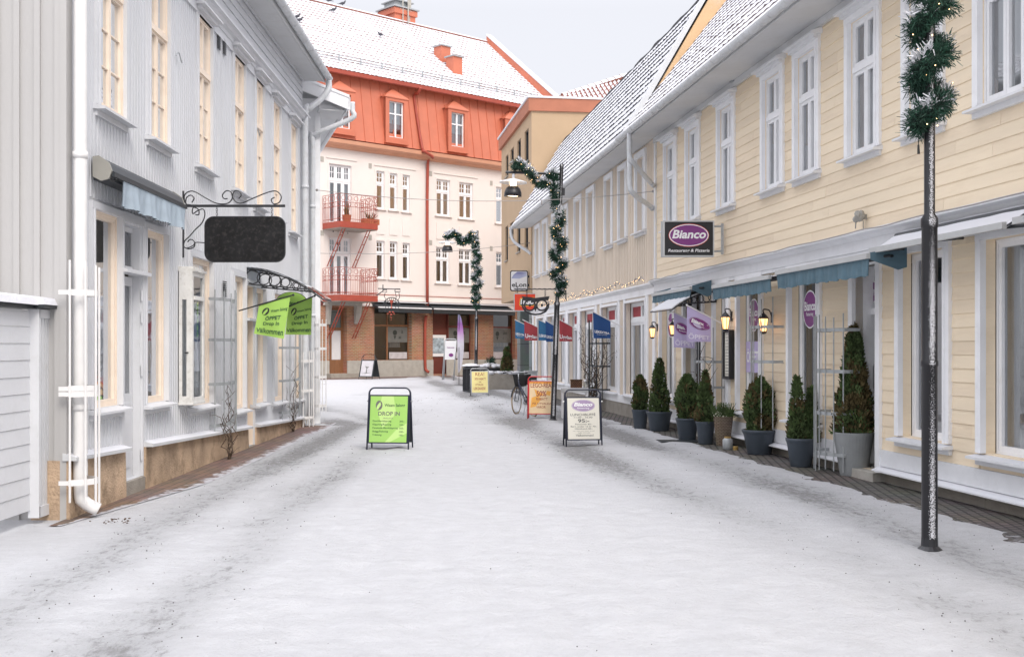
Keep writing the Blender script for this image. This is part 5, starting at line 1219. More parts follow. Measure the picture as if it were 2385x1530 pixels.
def potted(label, px0, px1, py_rim, py_bot, py_tree, shape, seed, brown, potm='pot_blue', tr=None, n=3400, rmul=1.0, taper=.74, kind='pot', snow=0, twin=None, label2=None):
    Z = 4320/(py_bot-812); pc=(px0+px1)/2; r1=(px1-px0)/2*Z/FPX/1.04; Zc=Z+r1*.8; F=cam_frame(pc,Zc,0)
    r1=(px1-px0)/2*Zc/FPX/1.04; zr = CH+(HY-py_rim)*Zc/FPX; zt=CH+(HY-py_tree)*Zc/FPX
    t=thing('plant_pot','','plant pot',F,0,0,.0); t['label']=label
    m=MB(); pot_shape(m,r1*taper,r1,zr,.013); b=build(m,'pot',M[potm],t,smooth=True)
    m=MB(); m.lathe([(.001,zr-.05),(r1*.9,zr-.055)],(0,0,0),20); build(m,'soil',M['soil'],t)
    t2=thing('thuja_bush',label2,'conifer',F,0,0,zr-.06)
    if twin:
        for (dx,hh,rr,sd) in twin: thuja(t2,zr-.05,hh,rr,n//2,sd,brown,'spire',x0=dx,snow=snow)
    else: thuja(t2,zr-.05,zt-zr+.05,(tr or r1*1.0)*rmul,n,seed,brown,shape,snow=snow)
    return t
potted('small blue-grey pot farthest along the wall, left of the door',1471,1511,955,1000,878,'ovoid',1,.20,n=2600,rmul=.98,label2='small rounded conifer bush in the farthest pot by the wall corner')
potted('blue-grey rimmed pot holding the pointed dark bush, second from the far end',1505,1566,959.5,1006,838,'spire',2,.05,n=3200,rmul=1.04,snow=.05,label2='dark green pointed conifer bush dusted with snow, second from the far end')
potted('blue-grey pot on a wet mat below the lilac flags',1573,1628,975,1028,876,'ovoid',3,.10,rmul=1.05,label2='dense dark green rounded conifer bush below the lilac flags')
potted('blue-grey pot immediately left of the wicker planter',1620,1666,983,1037,868,'cone',4,.25,rmul=1.25,n=3200,label2='loose spiky conifer bush immediately left of the wicker planter')
potted('wide blue-grey tub under the rightmost wall lantern',1728,1809,1002,1062,884,'ovoid',5,.30,rmul=.95,n=4600,taper=.70,label2='broad olive brown conifer bush under the rightmost wall lantern')
potted('blue-grey pot partly behind the galvanised trellis',1830,1900,1022,1091,868,'spire',6,.12,n=4200,twin=[(-.05,.86,.15,61),(.14,.72,.13,62)],snow=.01,taper=.72,label2='pair of slim green conifers growing by the galvanised trellis')
def big_pot():
    Z=4320/(1113.6-812); F=cam_frame(1988,Z+.25,0); Zc=Z+.25; r1=46*Zc/FPX; zr=CH+(HY-1006)*Zc/FPX; t=thing('plant_pot','tall tapering light grey pot, largest of all, beside the dark door','plant pot',F,0,0,0)
    m=MB(); m.lathe([(.001,.013),(r1*.66,.013),(r1*.68,.03),(r1*1.0,zr-.02),(r1*1.0,zr),(r1*.93,zr),(r1*.90,zr-.07),(.001,zr-.07)],(0,0,0),36); build(m,'pot',M['pot_grey'],t,smooth=False)
    m=MB(); m.lathe([(.001,zr-.05),(r1*.9,zr-.055)],(0,0,0),20); build(m,'soil',M['soil'],t)
    t2=thing('thuja_bush','tallest conifer, rusty green and pointed, in the light grey pot by the dark door','conifer',F,0,0,zr-.06)
    thuja(t2,zr-.05,CH+(HY-765)*Zc/FPX-zr+.05,r1*1.16,10000,8,.34,'spire',wd=.014,ln=.05)
big_pot()
# wicker planter with flowers
Z=4320/(1041-812)+.15; F=cam_frame(1684.5,Z); r1=23*Z/FPX; zr=CH+(HY-969)*Z/FPX
t=thing('wicker_planter','tall brown woven planter holding small cream flowers','plant pot',F,0,0,0)
m=MB(); m.lathe([(.001,.013),(r1*.70,.013),(r1,zr),(r1*.9,zr),(r1*.88,zr-.05),(.001,zr-.05)],(0,0,0),24); build(m,'pot',M['wicker'],t)
t=thing('flowers','cream heather flowers and twigs growing in the woven planter','flowers',F,0,0,zr-.05)
m=MB(); rn=random.Random(5)
for _ in range(90): a=rn.uniform(0,6.28); r=r1*.95*rn.random()**.5; m.ball((r*math.cos(a)-.02,r*math.sin(a),zr+rn.uniform(.0,.09)),rn.uniform(.012,.02),5)
build(m,'blossoms',M['flower'],t); m=MB()
for _ in range(1500): a=rn.uniform(0,6.28); r=r1*.9*rn.random()**.5; b=Vector((r*math.cos(a),r*math.sin(a),zr-.03)); e=b+Vector((rn.gauss(0,.05),rn.gauss(0,.05),rn.uniform(.05,.16 if rn.random()<.8 else .26))); m.tube([b,e],.0035,3,cap=False)
build(m,'leaves',M['thuja'],t)
# jar lantern and small gold candle
Z=18.3; F=cam_frame(1694.5,Z); t=thing('jar_lantern','clear glass jar lantern with a gold lid at the foot of the woven planter','lantern',F,0,0,0)
m=MB(); m.lathe([(.001,.013),(.072,.013),(.078,.03),(.078,.165),(.05,.19)],(0,0,0),18); build(m,'jar',M['galv'],t,smooth=True); m=MB(); m.lathe([(.05,.19),(.052,.215),(.001,.217)],(0,0,0),14); build(m,'lid',M['gold'],t)
m=MB(); F=cam_frame(1713,18.2); m.lathe([(.001,.013),(.042,.013),(.042,.065),(.035,.07),(.001,.07)],(0,0,0),14); o=build(m,'candle_tin',M['gold']); o.matrix_world=F.M; tag(o,'small gold candle tin on the pavement beside the jar lantern','candle')
# mat below the third pot
p=P(1590,1030,20.0); m=MB(); m.box(-.45,.35,.013,.03,-.2,.25); o=build(m,'ground_mat',M['dark_metal']); o.matrix_world=cam_frame(1593,19.9,.1).M; tag(o,'flat dark wet mat lying under the third plant pot','mat')
# planters at the square
F=cam_frame(1166,45.5,.03); t=thing('concrete_planter','square concrete planter full of snow behind the bicycle','planter',F,0,0,0)
m=MB(); w=.72; h=.64; m.box(-w,w*.95,0,h,-.5,.5); build(m,'box',M['concrete'],t)
m=MB(); rn=random.Random(9)
for _ in range(80): m.ball((rn.uniform(-w,w*.95),rn.uniform(-.5,.5),h+.02),rn.uniform(.06,.14),6,0,.6)
build(m,'snow_load',M['snow'],t,smooth=True)
t=thing('small_conifer','little dark pointed conifer growing from the concrete planter','conifer',F,.25,.0,h)
thuja(t,h,.95,.27,1500,12,.3,'cone',wd=.04,ln=.12,x0=.25,y0=0)
F=cam_frame(1143,49,.0); t=thing('round_planter','round black planter heaped with snow and heather at the square','planter',F,0,0,0)
m=MB(); m.lathe([(.001,0),(.40,0),(.52,.75),(.56,.80),(.50,.80),(.001,.74)],(0,0,0),20); build(m,'bowl',M['metal_black'],t)
m=MB()
for _ in range(90): a=rn.uniform(0,6.28); r=.5*rn.random()**.5; m.ball((r*math.cos(a),r*math.sin(a),.82+.14*(1-r*1.6)),rn.uniform(.05,.11),6,0,.7)
build(m,'snow_load',M['snow'],t,smooth=True); m=MB()
needles(m,[Vector((-.1,0,.95)),Vector((.1,0,1.15))],260,.12,.025,.2); build(m,'shrub',M['fir'],t)
F=cam_frame(1236,34,.1); t=thing('utility_cabinet','grey steel utility cabinet half hidden behind the bicycle saddle','cabinet',F,0,0,0)
m=MB(); m.box(-.17,.17,.05,.92,-.12,.12); m.box(-.19,.19,.92,.96,-.14,.14); build(m,'cabinet_body',M['galv'],t); m=MB(); m.box(-.14,.14,.15,.85,.12,.13); build(m,'cabinet_door',M['alu'],t)

# =================================================================== BICYCLE
def bicycle():
    pr=P(1243,970,27.2); pf=P(1207,967,28.1); d=Vector((pf.x-pr.x,pf.y-pr.y)).normalized()
    F=Frame(pr.x,pr.y,d.x,d.y); t=thing('bicycle','black city bicycle with a front basket parked behind the red sale board','bicycle',F,0,0,0)
    r=.335; wb=1.08
    def wheel(cx,par_name,steer=0,cy=0):
        A=Matrix.Translation((cx,cy,r))@Matrix.Rotation(steer,4,'Z')
        def ring(mb,R_,rr,n=30,k=6):
            mb.tube([A@Vector((R_*math.cos(a),0,R_*math.sin(a))) for a in [i*2*math.pi/n for i in range(n+1)]],rr,k,cap=False)
        m=MB(); ring(m,r-.018,.018); w=build(m,'wheel',M['tyre'],t,smooth=True)
        m=MB(); ring(m,r-.042,.011); build(m,'rim',M['steel'],w); m=MB()
        for i in range(16):
            a=i*math.pi/8; m.tube([A@Vector((.03*math.cos(a+.6),.03*(-1)**i,.03*math.sin(a+.6))),A@Vector(((r-.05)*math.cos(a),0,(r-.05)*math.sin(a)))],.0022,3)
        m.tube([A@Vector((0,-.05,0)),A@Vector((0,.05,0))],.02,8); build(m,'spokes',M['steel'],w)
        m=MB(); m.tube([A@Vector(((r+.02)*math.cos(a),0,(r+.02)*math.sin(a))) for a in [math.pi*(.15+.75*i/12) for i in range(13)]],.02,6); build(m,'mudguard',M['metal_black'],t)
    st=-.75
    wheel(0,'w'); wheel(wb,'w',st)
    hd=(wb-.14,0,.80); bb=(.46,0,.29); sp=(.20,0,.72)
    m=MB()
    for a,b,q in (((.46,0,.29),(.20,0,.80),.015),((.46,0,.29),(wb-.17,0,.70),.018),((.40,0,.42),(wb-.18,0,.74),.014),((wb-.20,0,.62),(wb-.13,0,.86),.02)): m.tube([a,b],q,8)
    for s in (-.05,.05): m.tube([(.46,s*.6,.29),(0,s,r)],.009,6); m.tube([(.25,s*.4,.70),(0,s,r)],.008,6); m.tube([(wb-.15,s,.66),(wb-.06,s*.9,.5),(wb,s,r)],.011,6)
    build(m,'frame',M['frame_blue'],t,smooth=True)
    m=MB(); c,s_=math.cos(st),math.sin(st)
    def hb(u,v,z): return (wb-.13+u*c-v*s_, u*s_+v*c, z)
    m.tube([(wb-.14,0,.84),(wb-.12,0,1.0)],.013,8); m.tube(smoothpath([hb(-.22,.28,1.02),hb(-.05,.27,1.04),hb(.06,.12,1.03),hb(.06,-.12,1.03),hb(-.05,-.27,1.04),hb(-.22,-.28,1.02)],4),.012,7); h=build(m,'handlebar',M['steel'],t,smooth=True)
    m=MB()
    for v in (.28,-.28): m.tube([hb(-.28,v,1.02),hb(-.15,v,1.025)],.018,7)
    build(m,'grip',M['rubber'],h)
    m=MB(); m.tube([(.205,0,.74),(.185,0,.86)],.012,7); m.add([(.33,0,.90),(.20,-.05,.905),(.04,-.10,.93),(.02,0,.94),(.04,.10,.93),(.20,.05,.905),(.33,0,.87),(.20,-.05,.86),(.05,-.10,.87),(.03,0,.87),(.05,.10,.87),(.20,.05,.86)],[(0,1,2,3,4,5),(11,10,9,8,7,6),(0,6,7,1),(1,7,8,2),(2,8,9,3),(3,9,10,4),(4,10,11,5),(5,11,6,0)]); build(m,'saddle',M['leather'],t)
    m=MB()
    def bk(u,v,z): return hb(.10+u,v,z)
    n=10
    b0=[bk(0,-.13,.70),bk(.22,-.13,.70),bk(.22,.13,.70),bk(0,.13,.70)]; b1=[bk(-.02,-.18,.97),bk(.28,-.18,.97),bk(.28,.18,.97),bk(-.02,.18,.97)]
    m.hexa(b0,[Vector(p)+Vector((0,0,.012)) for p in b0])
    for i in range(4):
        p0,p1,q0,q1=map(Vector,(b0[i],b0[(i+1)%4],b1[i],b1[(i+1)%4]))
        for k in range(n+1): m.tube([p0.lerp(p1,k/n),q0.lerp(q1,k/n)],.005,4)
        for k in range(7): m.tube([p0.lerp(q0,k/6),p1.lerp(q1,k/6)],.008 if k in (0,6) else .005,4)
        m.quad(p0+Vector((0,0,.01)),p1+Vector((0,0,.01)),q1-Vector((0,0,.02)),q0-Vector((0,0,.02)))
    build(m,'basket',M['rubber'],t)
    m=MB(); m.tube([(.46,-.06,.29),(.46,.06,.29)],.03,8); m.tube([(.46,-.07,.29),(.52,-.07,.14)],.010,5); m.tube([(.46,.07,.29),(.40,.07,.44)],.010,5); m.box(.47,.57,.12,.145,.05,.14); m.box(.35,.45,.43,.455,-.14,-.05)
    m.tube([(.46+.09*math.cos(a),-.06,.29+.09*math.sin(a)) for a in [i*math.pi/8 for i in range(17)]],.008,5,cap=False); build(m,'crank',M['steel'],t)
    m=MB(); m.box(-.22,.18,.735,.75,-.07,.07)
    for s in (-.07,.07): m.tube([(0,s,r),(-.18,s,.735)],.006,5); m.tube([(0,s,r),(.1,s,.735)],.006,5)
    build(m,'luggage_rack',M['metal_black'],t)
    m=MB(); m.tube([(.30,.08,.30),(.34,.12,.02)],.008,5); build(m,'kickstand',M['steel'],t)
bicycle()

# =================================================================== STREET LAMPS
def street_lamp(label):
    p=P(2165,1285,9.13); t=thing('street_lamp',label,'street lamp',FW,p.x,-p.y,0); x,y=p.x,p.y
    m=MB(); m.lathe([(.062,0),(.060,1.46),(.066,1.465),(.066,1.50),(.060,1.51),(.060,2.55),(.066,2.555),(.066,2.62),(.042,2.66),(.041,5.62),(.046,5.625),(.046,5.68),(.03,5.70),(.001,5.70)],(x,y,0),20); build(m,'pole',M['pole'],t,smooth=True)
    m=MB(); m.lathe([(.10,0),(.10,.02),(.065,.05),(.062,.12)],(x,y,0),16); build(m,'base_collar',M['metal_black'],t)
    m=MB(); m.tube([(x,y,5.47),(x-1.24,y,5.47)],.028,8); m.tube([(x,y,5.05),(x-.35,y,5.44)],.012,6); m.box(x+.03,x+.09,5.0,5.16,-y-.04,-y+.04); build(m,'arm',M['metal_black'],t)
    c=(x-1.06,y,0); m=MB(); m.tube([(c[0],y,5.44),(c[0],y,5.33)],.03,8); m.lathe([(.31,5.24),(.30,5.262),(.20,5.29),(.06,5.33),(.03,5.335)],c,28); m.lathe([(.03,5.32),(.06,5.315),(.20,5.278),(.309,5.238)],c,28); h=build(m,'lamp_shade',M['white_snow'],t,smooth=True)
    m=MB(); m.lathe([(.06,5.16),(.07,5.20),(.07,5.27)],c,14); build(m,'upper_light',M['lamp_glow_soft'],h)
    m=MB(); m.lathe([(.175,4.93),(.195,4.935),(.19,5.02),(.16,5.11),(.11,5.16),(.05,5.175)],c,24); m.lathe([(.05,5.15),(.10,5.14),(.15,5.09),(.175,5.02),(.175,4.93)],c,24); build(m,'dome',M['metal_black'],t,smooth=True)
    m=MB(); m.lathe([(.001,4.96),(.165,4.96)],c,20); build(m,'light_disc',M['lamp_glow_soft'],h)
    return t
L1=street_lamp('tall black street lamp post in the right foreground with snow stuck to its side')
p0=P(2165,1285,9.13)
def lamp_copy(px,py,Z,lean,sc,label):
    p=P(px,py,Z); Mt=Matrix.Translation((p.x,p.y,0))@Matrix.Rotation(lean,4,'Y')@Matrix.Diagonal((sc,sc,sc,1))
    c=dup(L1,Mt,label); return Mt@Matrix.Translation((-p0.x,-p0.y,0))
L1['group']='street lamps along the street'
m2=lamp_copy(1288,980,25.7,.034,1.0,'leaning street lamp post beside the red framed sale board, its lamp lit')
m3=lamp_copy(1108,910,43.6,.01,1.06,'most distant street lamp, standing behind the litter bin')
def garland(label, pts, n, ln, wd, rad, bulbs, br, seed, core=True):
    rn=random.Random(seed); pts=smoothpath(pts,6); t=thing('fir_garland',label,'garland',FW,pts[0].x,-pts[0].y,pts[0].z,'fir garlands with fairy lights on the lamp posts')
    m=MB(); needles(m,pts,n,ln,wd,rad,snow_i=1,snow_p=.36,rnd=rn); g_=build(m,'fir_sprays',[M['fir'],M['snow']],t)
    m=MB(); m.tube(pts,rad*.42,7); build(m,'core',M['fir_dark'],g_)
    m=MB()
    for k in range(bulbs):
        i=rn.random()*(len(pts)-1); q=int(i); c=pts[q].lerp(pts[min(q+1,len(pts)-1)],i-q); d=Vector((rn.gauss(0,1),-abs(rn.gauss(0,1)),rn.gauss(0,1))).normalized(); m.ball(c+d*rad*rn.uniform(.75,1.05),br,6)
    build(m,'fairy_lights',M['bulb'],t)
    return t
def helix(cx,cy,z0,z1,r,pitch,ph=0,lean=0):
    n=int((z1-z0)/pitch*10); return [Vector((cx+r*math.cos(2*math.pi*k/10+ph)+lean*(z0+(z1-z0)*k/n),cy+r*math.sin(2*math.pi*k/10+ph),z0+(z1-z0)*k/n)) for k in range(n+1)]
gt=garland('thick snowy fir garland spiralling round the foreground lamp post',helix(p0.x-.0,p0.y,3.34,5.5,.092,.38,2.6),25000,.055,.0085,.14,45,.0045,1)
m=MB(); c=(P(2139,320,9.0)); m.tube([c,c+Vector((0,0,-.06))],.004,5); m.tube([c+Vector((0,0,-.06)),c+Vector((.002,0,-.13))],[.008,.011],6); build(m,'plug',M['rubber'],gt)
Z2=25.7
mid=[P(a,b,Z2-(.12 if i%2 else -.05)) for i,(a,b) in enumerate([(1200,390),(1209,383),(1222,388),(1234,402),(1252,423),(1266,428),(1276,420),(1286,402),(1291,420),(1290,440),(1294,473)])]
sp=[]
for k,(a,b) in enumerate([(1306,508),(1300,526),(1292,540),(1303,556),(1311,566),(1300,580),(1290,594),(1302,604),(1312,614),(1300,626),(1290,636),(1302,646),(1312,656),(1306,668),(1303,684)]): sp.append(P(a,b,Z2-.09+.05*math.sin(k*2)))
garland('fir garland with glowing fairy lights on the leaning lamp post and its arm',mid+sp,13000,.085,.014,.125,60,.0055,2)
Z3=43.5
far=[P(a,b,Z3) for a,b in [(1040,550),(1048,546),(1059,544),(1066,552),(1072,562),(1081,563),(1089,559),(1094,552),(1100,547),(1106,556),(1107,572),(1108,588),(1115,600),(1105,616),(1116,630),(1105,646),(1117,661),(1104,676),(1114,690),(1104,700),(1112,713)]]
garland('fir garland wound down the most distant lamp post at the square',far,7000,.11,.03,.14,25,.008,3)

# =================================================================== AWNINGS
def awning(F, label, x0, x1, o0, o1, zt, zb, vh, cloth, val, slope=None, scallop=.0, endm=None, cas=True, snow=None, roll=False, group='awnings along the right hand shopfronts'):
    t=thing('awning',label,'awning',F,x0,o0,zt,group)
    m=MB(); n=40; xs_=[x0+(x1-x0)*k/n for k in range(n+1)]
    m.add([(x,-o0,zt+.003*math.sin(x*9)) for x in xs_]+[(x,-o1,zb+.004*math.sin(x*13)) for x in xs_]+[(x,-o0,zt-.02) for x in xs_]+[(x,-o1,zb-.02) for x in xs_],[(k+n+1,k+n+2,k+1,k) for k in range(n)]+[(k+2*(n+1),k+1+2*(n+1),k+1+3*(n+1),k+3*(n+1)) for k in range(n)]); build(m,'cloth',M[cloth],t)
    m=MB(); m.box(x0,x1,zb-.03,zb+.03,o1,o1+.045); build(m,'front_bar',M['alu'],t)
    if vh:
        m=MB(); n=int((x1-x0)/.02)
        vs=[]; fs=[]
        for k in range(n+1):
            x=x0+(x1-x0)*k/n; w=.012*math.sin(x*19)+.008*math.sin(x*47+1)
            e=.015*abs(math.sin(x*math.pi/.28))+.01*noise.noise((x*4,0,0))
            for q,(dz,k2) in enumerate(((0,0),(-vh*.5,.6),(-vh+e,1.2))): vs.append((x,-o1-.02-w*k2,zb-.03+dz))
            for q,(dz,k2) in enumerate(((0,0),(-vh*.5,.6),(-vh+e,1.2))): vs.append((x,-o1-.012-w*k2,zb-.03+dz))
        for k in range(n):
            b=k*6
            for q in (0,1): fs.append((b+q+1,b+q+7,b+q+6,b+q)); fs.append((b+3+q,b+9+q,b+10+q,b+4+q))
        m.add(vs,fs); build(m,'valance',M[val],t,smooth=True)
    m=MB()
    for x in (x0+.12,x1-.12,(x0+x1)/2): m.tube([(x,-o0-.02,zb+.02),(x+.15,-(o0+o1)/2,zb+.0),(x,-o1,zb-.01)],.018,6)
    m.tube([(x0,-o0-.06,zt-.06),(x1,-o0-.06,zt-.06)],.035,8)
    build(m,'arm',M['dark_metal'],t)
    if endm:
        for xx in (x0,x1-.01):
            m=MB(); m.extr([(o0,zt+.02),(o0,zb-.12),(o1*.4,zb-.15),(o1,zb-.04),(o1,zb+.04)],xx,xx+.012); build(m,'end_plate',M[endm],t)
    return t
awning(FR,'short blue awning farthest along the restaurant front, above the first lantern',rx(1522,.45),rx(1612,.45),.10,.45,2.78,2.66,.14,'awning_snow','awning',endm='awning')
awning(FR,'middle blue awning with a limp valance above the lanterns',rx(1663,.5),rx(1797,.5),.12,.50,2.68,2.60,.19,'awning_snow','awning')
awning(FR,'long blue awning with a deep scalloped valance above the tallest conifers',rx(1812,.55),rx(2027,.55),.12,.55,2.72,2.63,.20,'awning_snow','awning',endm='awning')
awning(FR,'rolled-in awning covered in snow above the shop window behind the foreground post',rx(2032,.45),rx(2352,.42),.10,.45,2.93,2.70,0,'awning_snow','awning')
awning(FR,'snow covered awning cut by the right edge of the view',rx(2368,.45),rx(2368,.45)+3,.10,.45,2.95,2.72,0,'awning_snow','awning')
# grey house awning
x0,x1=lx(206,.0),lx(425,.2)
t=thing('awning','folded awning box with a limp pale blue valance over the first shop window, left','awning',FL,x0,0,3.3)
m=MB(); prof=[(.04,3.50),(.04,3.30),(.12,3.26),(.20,3.28),(.23,3.36),(.20,3.44),(.10,3.51)]
m.extr(prof,x0,x0+.03); build(m,'end_plate',M['cassette'],t); m=MB(); m.extr(prof,x1-.03,x1); build(m,'end_plate',M['cassette'],t)
m=MB(); m.extr([(.03,3.50),(.03,3.47),(.19,3.40),(.22,3.35),(.225,3.36),(.20,3.43),(.10,3.50)],x0+.03,x1-.03); m.box(x0,x1,3.30,3.34,.23,.26); m.box(x0+.03,x1-.03,3.27,3.30,.04,.2); build(m,'cassette',M['dark_metal'],t)
m=MB(); n=int((x1-x0-.35)/.025); vs=[]; fs=[]
for k in range(n+1):
    x=x0+.3+(x1-x0-.35)*k/n; w=.02*math.sin(x*11)+.012*math.sin(x*31)
    for dz,q in ((0,0),(-.14,.6),(-.27+.02*noise.noise((x*3,1,0)),1.3)): vs.append((x,-.25-w*q,3.31+dz))
    for dz,q in ((0,0),(-.14,.6),(-.27+.02*noise.noise((x*3,1,0)),1.3)): vs.append((x,-.242-w*q,3.31+dz))
for k in range(n):
    b=k*6
    for q in (0,1): fs.append((b+q,b+q+6,b+q+7,b+q+1)); fs.append((b+4+q,b+10+q,b+9+q,b+3+q))
m.add(vs,fs); build(m,'valance',M['awning_pale'],t,smooth=True)
# jeweller awnings
for a,b,lab in ((872,996,'black awning over the jeweller window left of the red downspout'),(1001,1190,'black awning over the red door and windows right of the red downspout')):
    x0,x1=bx(a,.3),bx(b,.3); t=thing('awning',lab,'awning',FB,x0,0,zg)
    m=MB(); m.extr([(.0,zg+.24),(.0,zg+.0),(.6,zg-.12),(.65,zg-.04)],x0,x1); build(m,'cloth',M['dark_metal'],t)
    m=MB(); m.box(x0,x1,zg-.10,zg-.03,.65,.72); build(m,'front_bar',M['white_snow'],t)
    m=MB(); m.box(x0,x1,zg-.34,zg-.10,.67,.69); build(m,'valance',M['dark_metal'],t)
    m=MB(); m.box(x0,x1,zg+.245,zg+.30,.0,.3); build(m,'snow_cap',M['snow'],t)

# =================================================================== CANOPIES
def canopy(F,label,x0,x1,L_,zw,ztip,drop,top,mt='metal_black',depth=.0):
    t=thing('door_canopy',label,'canopy',F,x0,0,zw)
    def z(o): u=o/L_; return zw+(ztip-zw)*u**1.9
    m=MB(); N=14
    for i in range(N):
        a,b=L_*i/N,L_*(i+1)/N; m.hexa([(x0,-b,z(b)),(x1,-b,z(b)),(x1,-a,z(a)),(x0,-a,z(a))],[(x0,-b,z(b)+.012),(x1,-b,z(b)+.012),(x1,-a,z(a)+.012),(x0,-a,z(a)+.012)])
    build(m,'roof_sheet',top,t)
    m=MB()
    for xx in (x0+.02,x1-.02):
        m.tube([(xx,-L_*k/N,z(L_*k/N)-.02) for k in range(N+1)],.014,6)
        m.tube([(xx,-.01,zw),(xx,-.01,zw-drop)],.014,6)
        low=lambda u:(xx,-L_*.80*u,(zw-drop)+(z(L_*.8)-.03-(zw-drop))*u**1.0)
        m.tube([low(k/8) for k in range(9)],.012,6)
        for k in range(5):
            u=(k+.6)/5.6; a=Vector(low(u)); top_=Vector((xx,-L_*.80*u,z(L_*.80*u)-.02)); R_=(top_-a).length/2
            if R_>.02:
                c=(a+top_)/2; m.tube([(xx,c.y+R_*.9*math.cos(q),c.z+R_*.9*math.sin(q)) for q in [i*math.pi/6 for i in range(13)]],.008,4,cap=False)
    m.tube([(x0,-L_,ztip-.02),(x1,-L_,ztip-.02)],.012,6); m.tube([(x0,-.01,zw-.02),(x1,-.01,zw-.02)],.012,6)
    build(m,'iron_bracket',M[mt],t)
    return t
canopy(FL,'black wrought iron door canopy with curling brackets over the salon door, left',lx(573),lx(604),1.22,2.90,2.42,.26,M['glass'])
canopy(FR,'snow covered door canopy on black brackets over the restaurant entrance',rx(1668),rx(1612),.80,2.62,2.30,.2,M['white_snow'])

# =================================================================== HANGING SIGNS
# big blank black board on the grey house
Zs=FL.t(424,0); F=cam_frame(570,Zs,0); s=Zs/FPX
def cp(px,py,F_c=570,Z=Zs,hor=HY): return ((px-F_c)*Z/FPX, CH+(HY-py)*Z/FPX)
t=thing('hanging_sign','blank black board with rounded corners hanging from scrolled ironwork, left','sign',F,*( (570-570)*s, 0, cp(570,557)[1]))
def rrect(x0,x1,z0,z1,r,n=6):
    out=[]
    for cx_,cz_,a0 in ((x1-r,z1-r,0),(x0+r,z1-r,90),(x0+r,z0+r,180),(x1-r,z0+r,270)):
        for k in range(n+1): a=R(a0+90*k/n); out.append((cx_+r*math.cos(a),cz_+r*math.sin(a)))
    return out
x0,z1=cp(478,506); x1,z0=cp(663,609); m=MB(); m.prism(rrect(x0,x1,z0,z1,.11),-.012,.012); bd=build(m,'board',M['board_black'],t)
m=MB(); ring=rrect(x0,x1,z0,z1,.11); m.tube([(a,-.0,b) for a,b in ring+[ring[0]]],.014,5,cap=False); build(m,'board_rim',M['metal_black'],bd)
m=MB(); xa,za=cp(423,445); xb,zb2=cp(423,600); m.box(xa-.02,xa+.03,zb2,za,-.015,.015); ax0,az=cp(426,480); ax1,_=cp(664,480); m.box(ax0,ax1,az-.016,az+.016,-.012,.012)
def scroll(m,pts,r=.008): m.tube(smoothpath([(a[0],0,a[1]) for a in [cp(*q) for q in pts]],5),r,6)
scroll(m,[(447,472),(452,462),(444,455),(434,462),(434,476),(446,478),(432,474),(430,455),(442,446),(456,448),(480,462),(505,474),(530,474),(541,462),(538,448),(527,445),(518,455),(522,463),(530,463)])
scroll(m,[(556,463),(562,455),(556,446),(546,446),(542,458),(550,471),(565,473),(590,462),(625,448),(644,446),(655,458),(650,472),(637,475),(632,465),(640,460)])
scroll(m,[(455,500),(463,500),(462,488),(450,484),(449,498),(462,490),(474,488),(477,502),(470,520),(455,535),(440,552),(430,562),(428,574),(440,580),(453,574),(452,562),(443,558),(437,564)])
scroll(m,[(428,575),(436,578),(450,572),(456,565),(478,566)],.007)
build(m,'iron_bracket',M['metal_black'],t)
m=MB()
for px in (505,633):
    for k in range(5):
        x,z=cp(px,484+k*5.0); m.tube([(x+.010*math.cos(q)*(1 if k%2 else .3),.010*math.cos(q)*(.3 if k%2 else 1),z+.016*math.sin(q)) for q in [i*math.pi/4 for i in range(9)]],.0035,4,cap=False)
build(m,'chain',M['metal_black'],t)
# box sign of the restaurant
Zb=19.75; F=cam_frame(1604,Zb,0); c=lambda px,py:((px-1604)*Zb/FPX,CH+(HY-py)*Zb/FPX)
x0,z1=c(1545,514); x1,z0=c(1663.5,598)
t=thing('box_sign','black and purple restaurant box sign with an oval logo above the lanterns','sign',F,0,0,z0)
m=MB(); m.box(x0,x1,z0,z1,-.14,.0); m.box(x0-.025,x1+.0,z0-.0,z1+.0,-.15,-.14); frm(x0,x1,z0,z1,.022,.0,.012,m); bx_s=build(m,'box',M['alu'],t)
m=MB(); m.box(x0+.022,x1-.022,z0+.022,z1-.022,.0005,.004); fc=build(m,'face',M['black_sign'],t)
W_=x1-x0-.044; H_=z1-z0-.044; fn=lambda o:(lambda u,v:(x0+.022+W_*u,-.005-o,z0+.022+H_*v))
poly(fc,fn,[ell(.5,.60,.42,.345)],M['red'],.0006,'oval_rim'); poly(fc,fn,[ell(.5,.60,.41,.33)],M['white_print'],.0010,'oval_ring'); poly(fc,fn,[ell(.5,.60,.39,.305)],M['purple'],.0014,'oval_print')
txt(fc,fn,[('Bianco',.155,.855,.50,.76,.22,.03)],M['white_print'],.002); txt(fc,fn,[('Restaurang & Pizzeria',.07,.93,.075,.19,.22,.02)],M['white_print'],.001,'subtitle')
m=MB()
for py in (527,585): a=c(1663,py); b=c(1686,py-1); m.tube([(a[0],.07,a[1]),(b[0],.07,b[1])],.018,6)
m.box(c(1684,527)[0]-.02,c(1684,527)[0]+.02,c(1684,592)[1],c(1684,520)[1],-.09,-.05); build(m,'bracket',M['galv'],t)
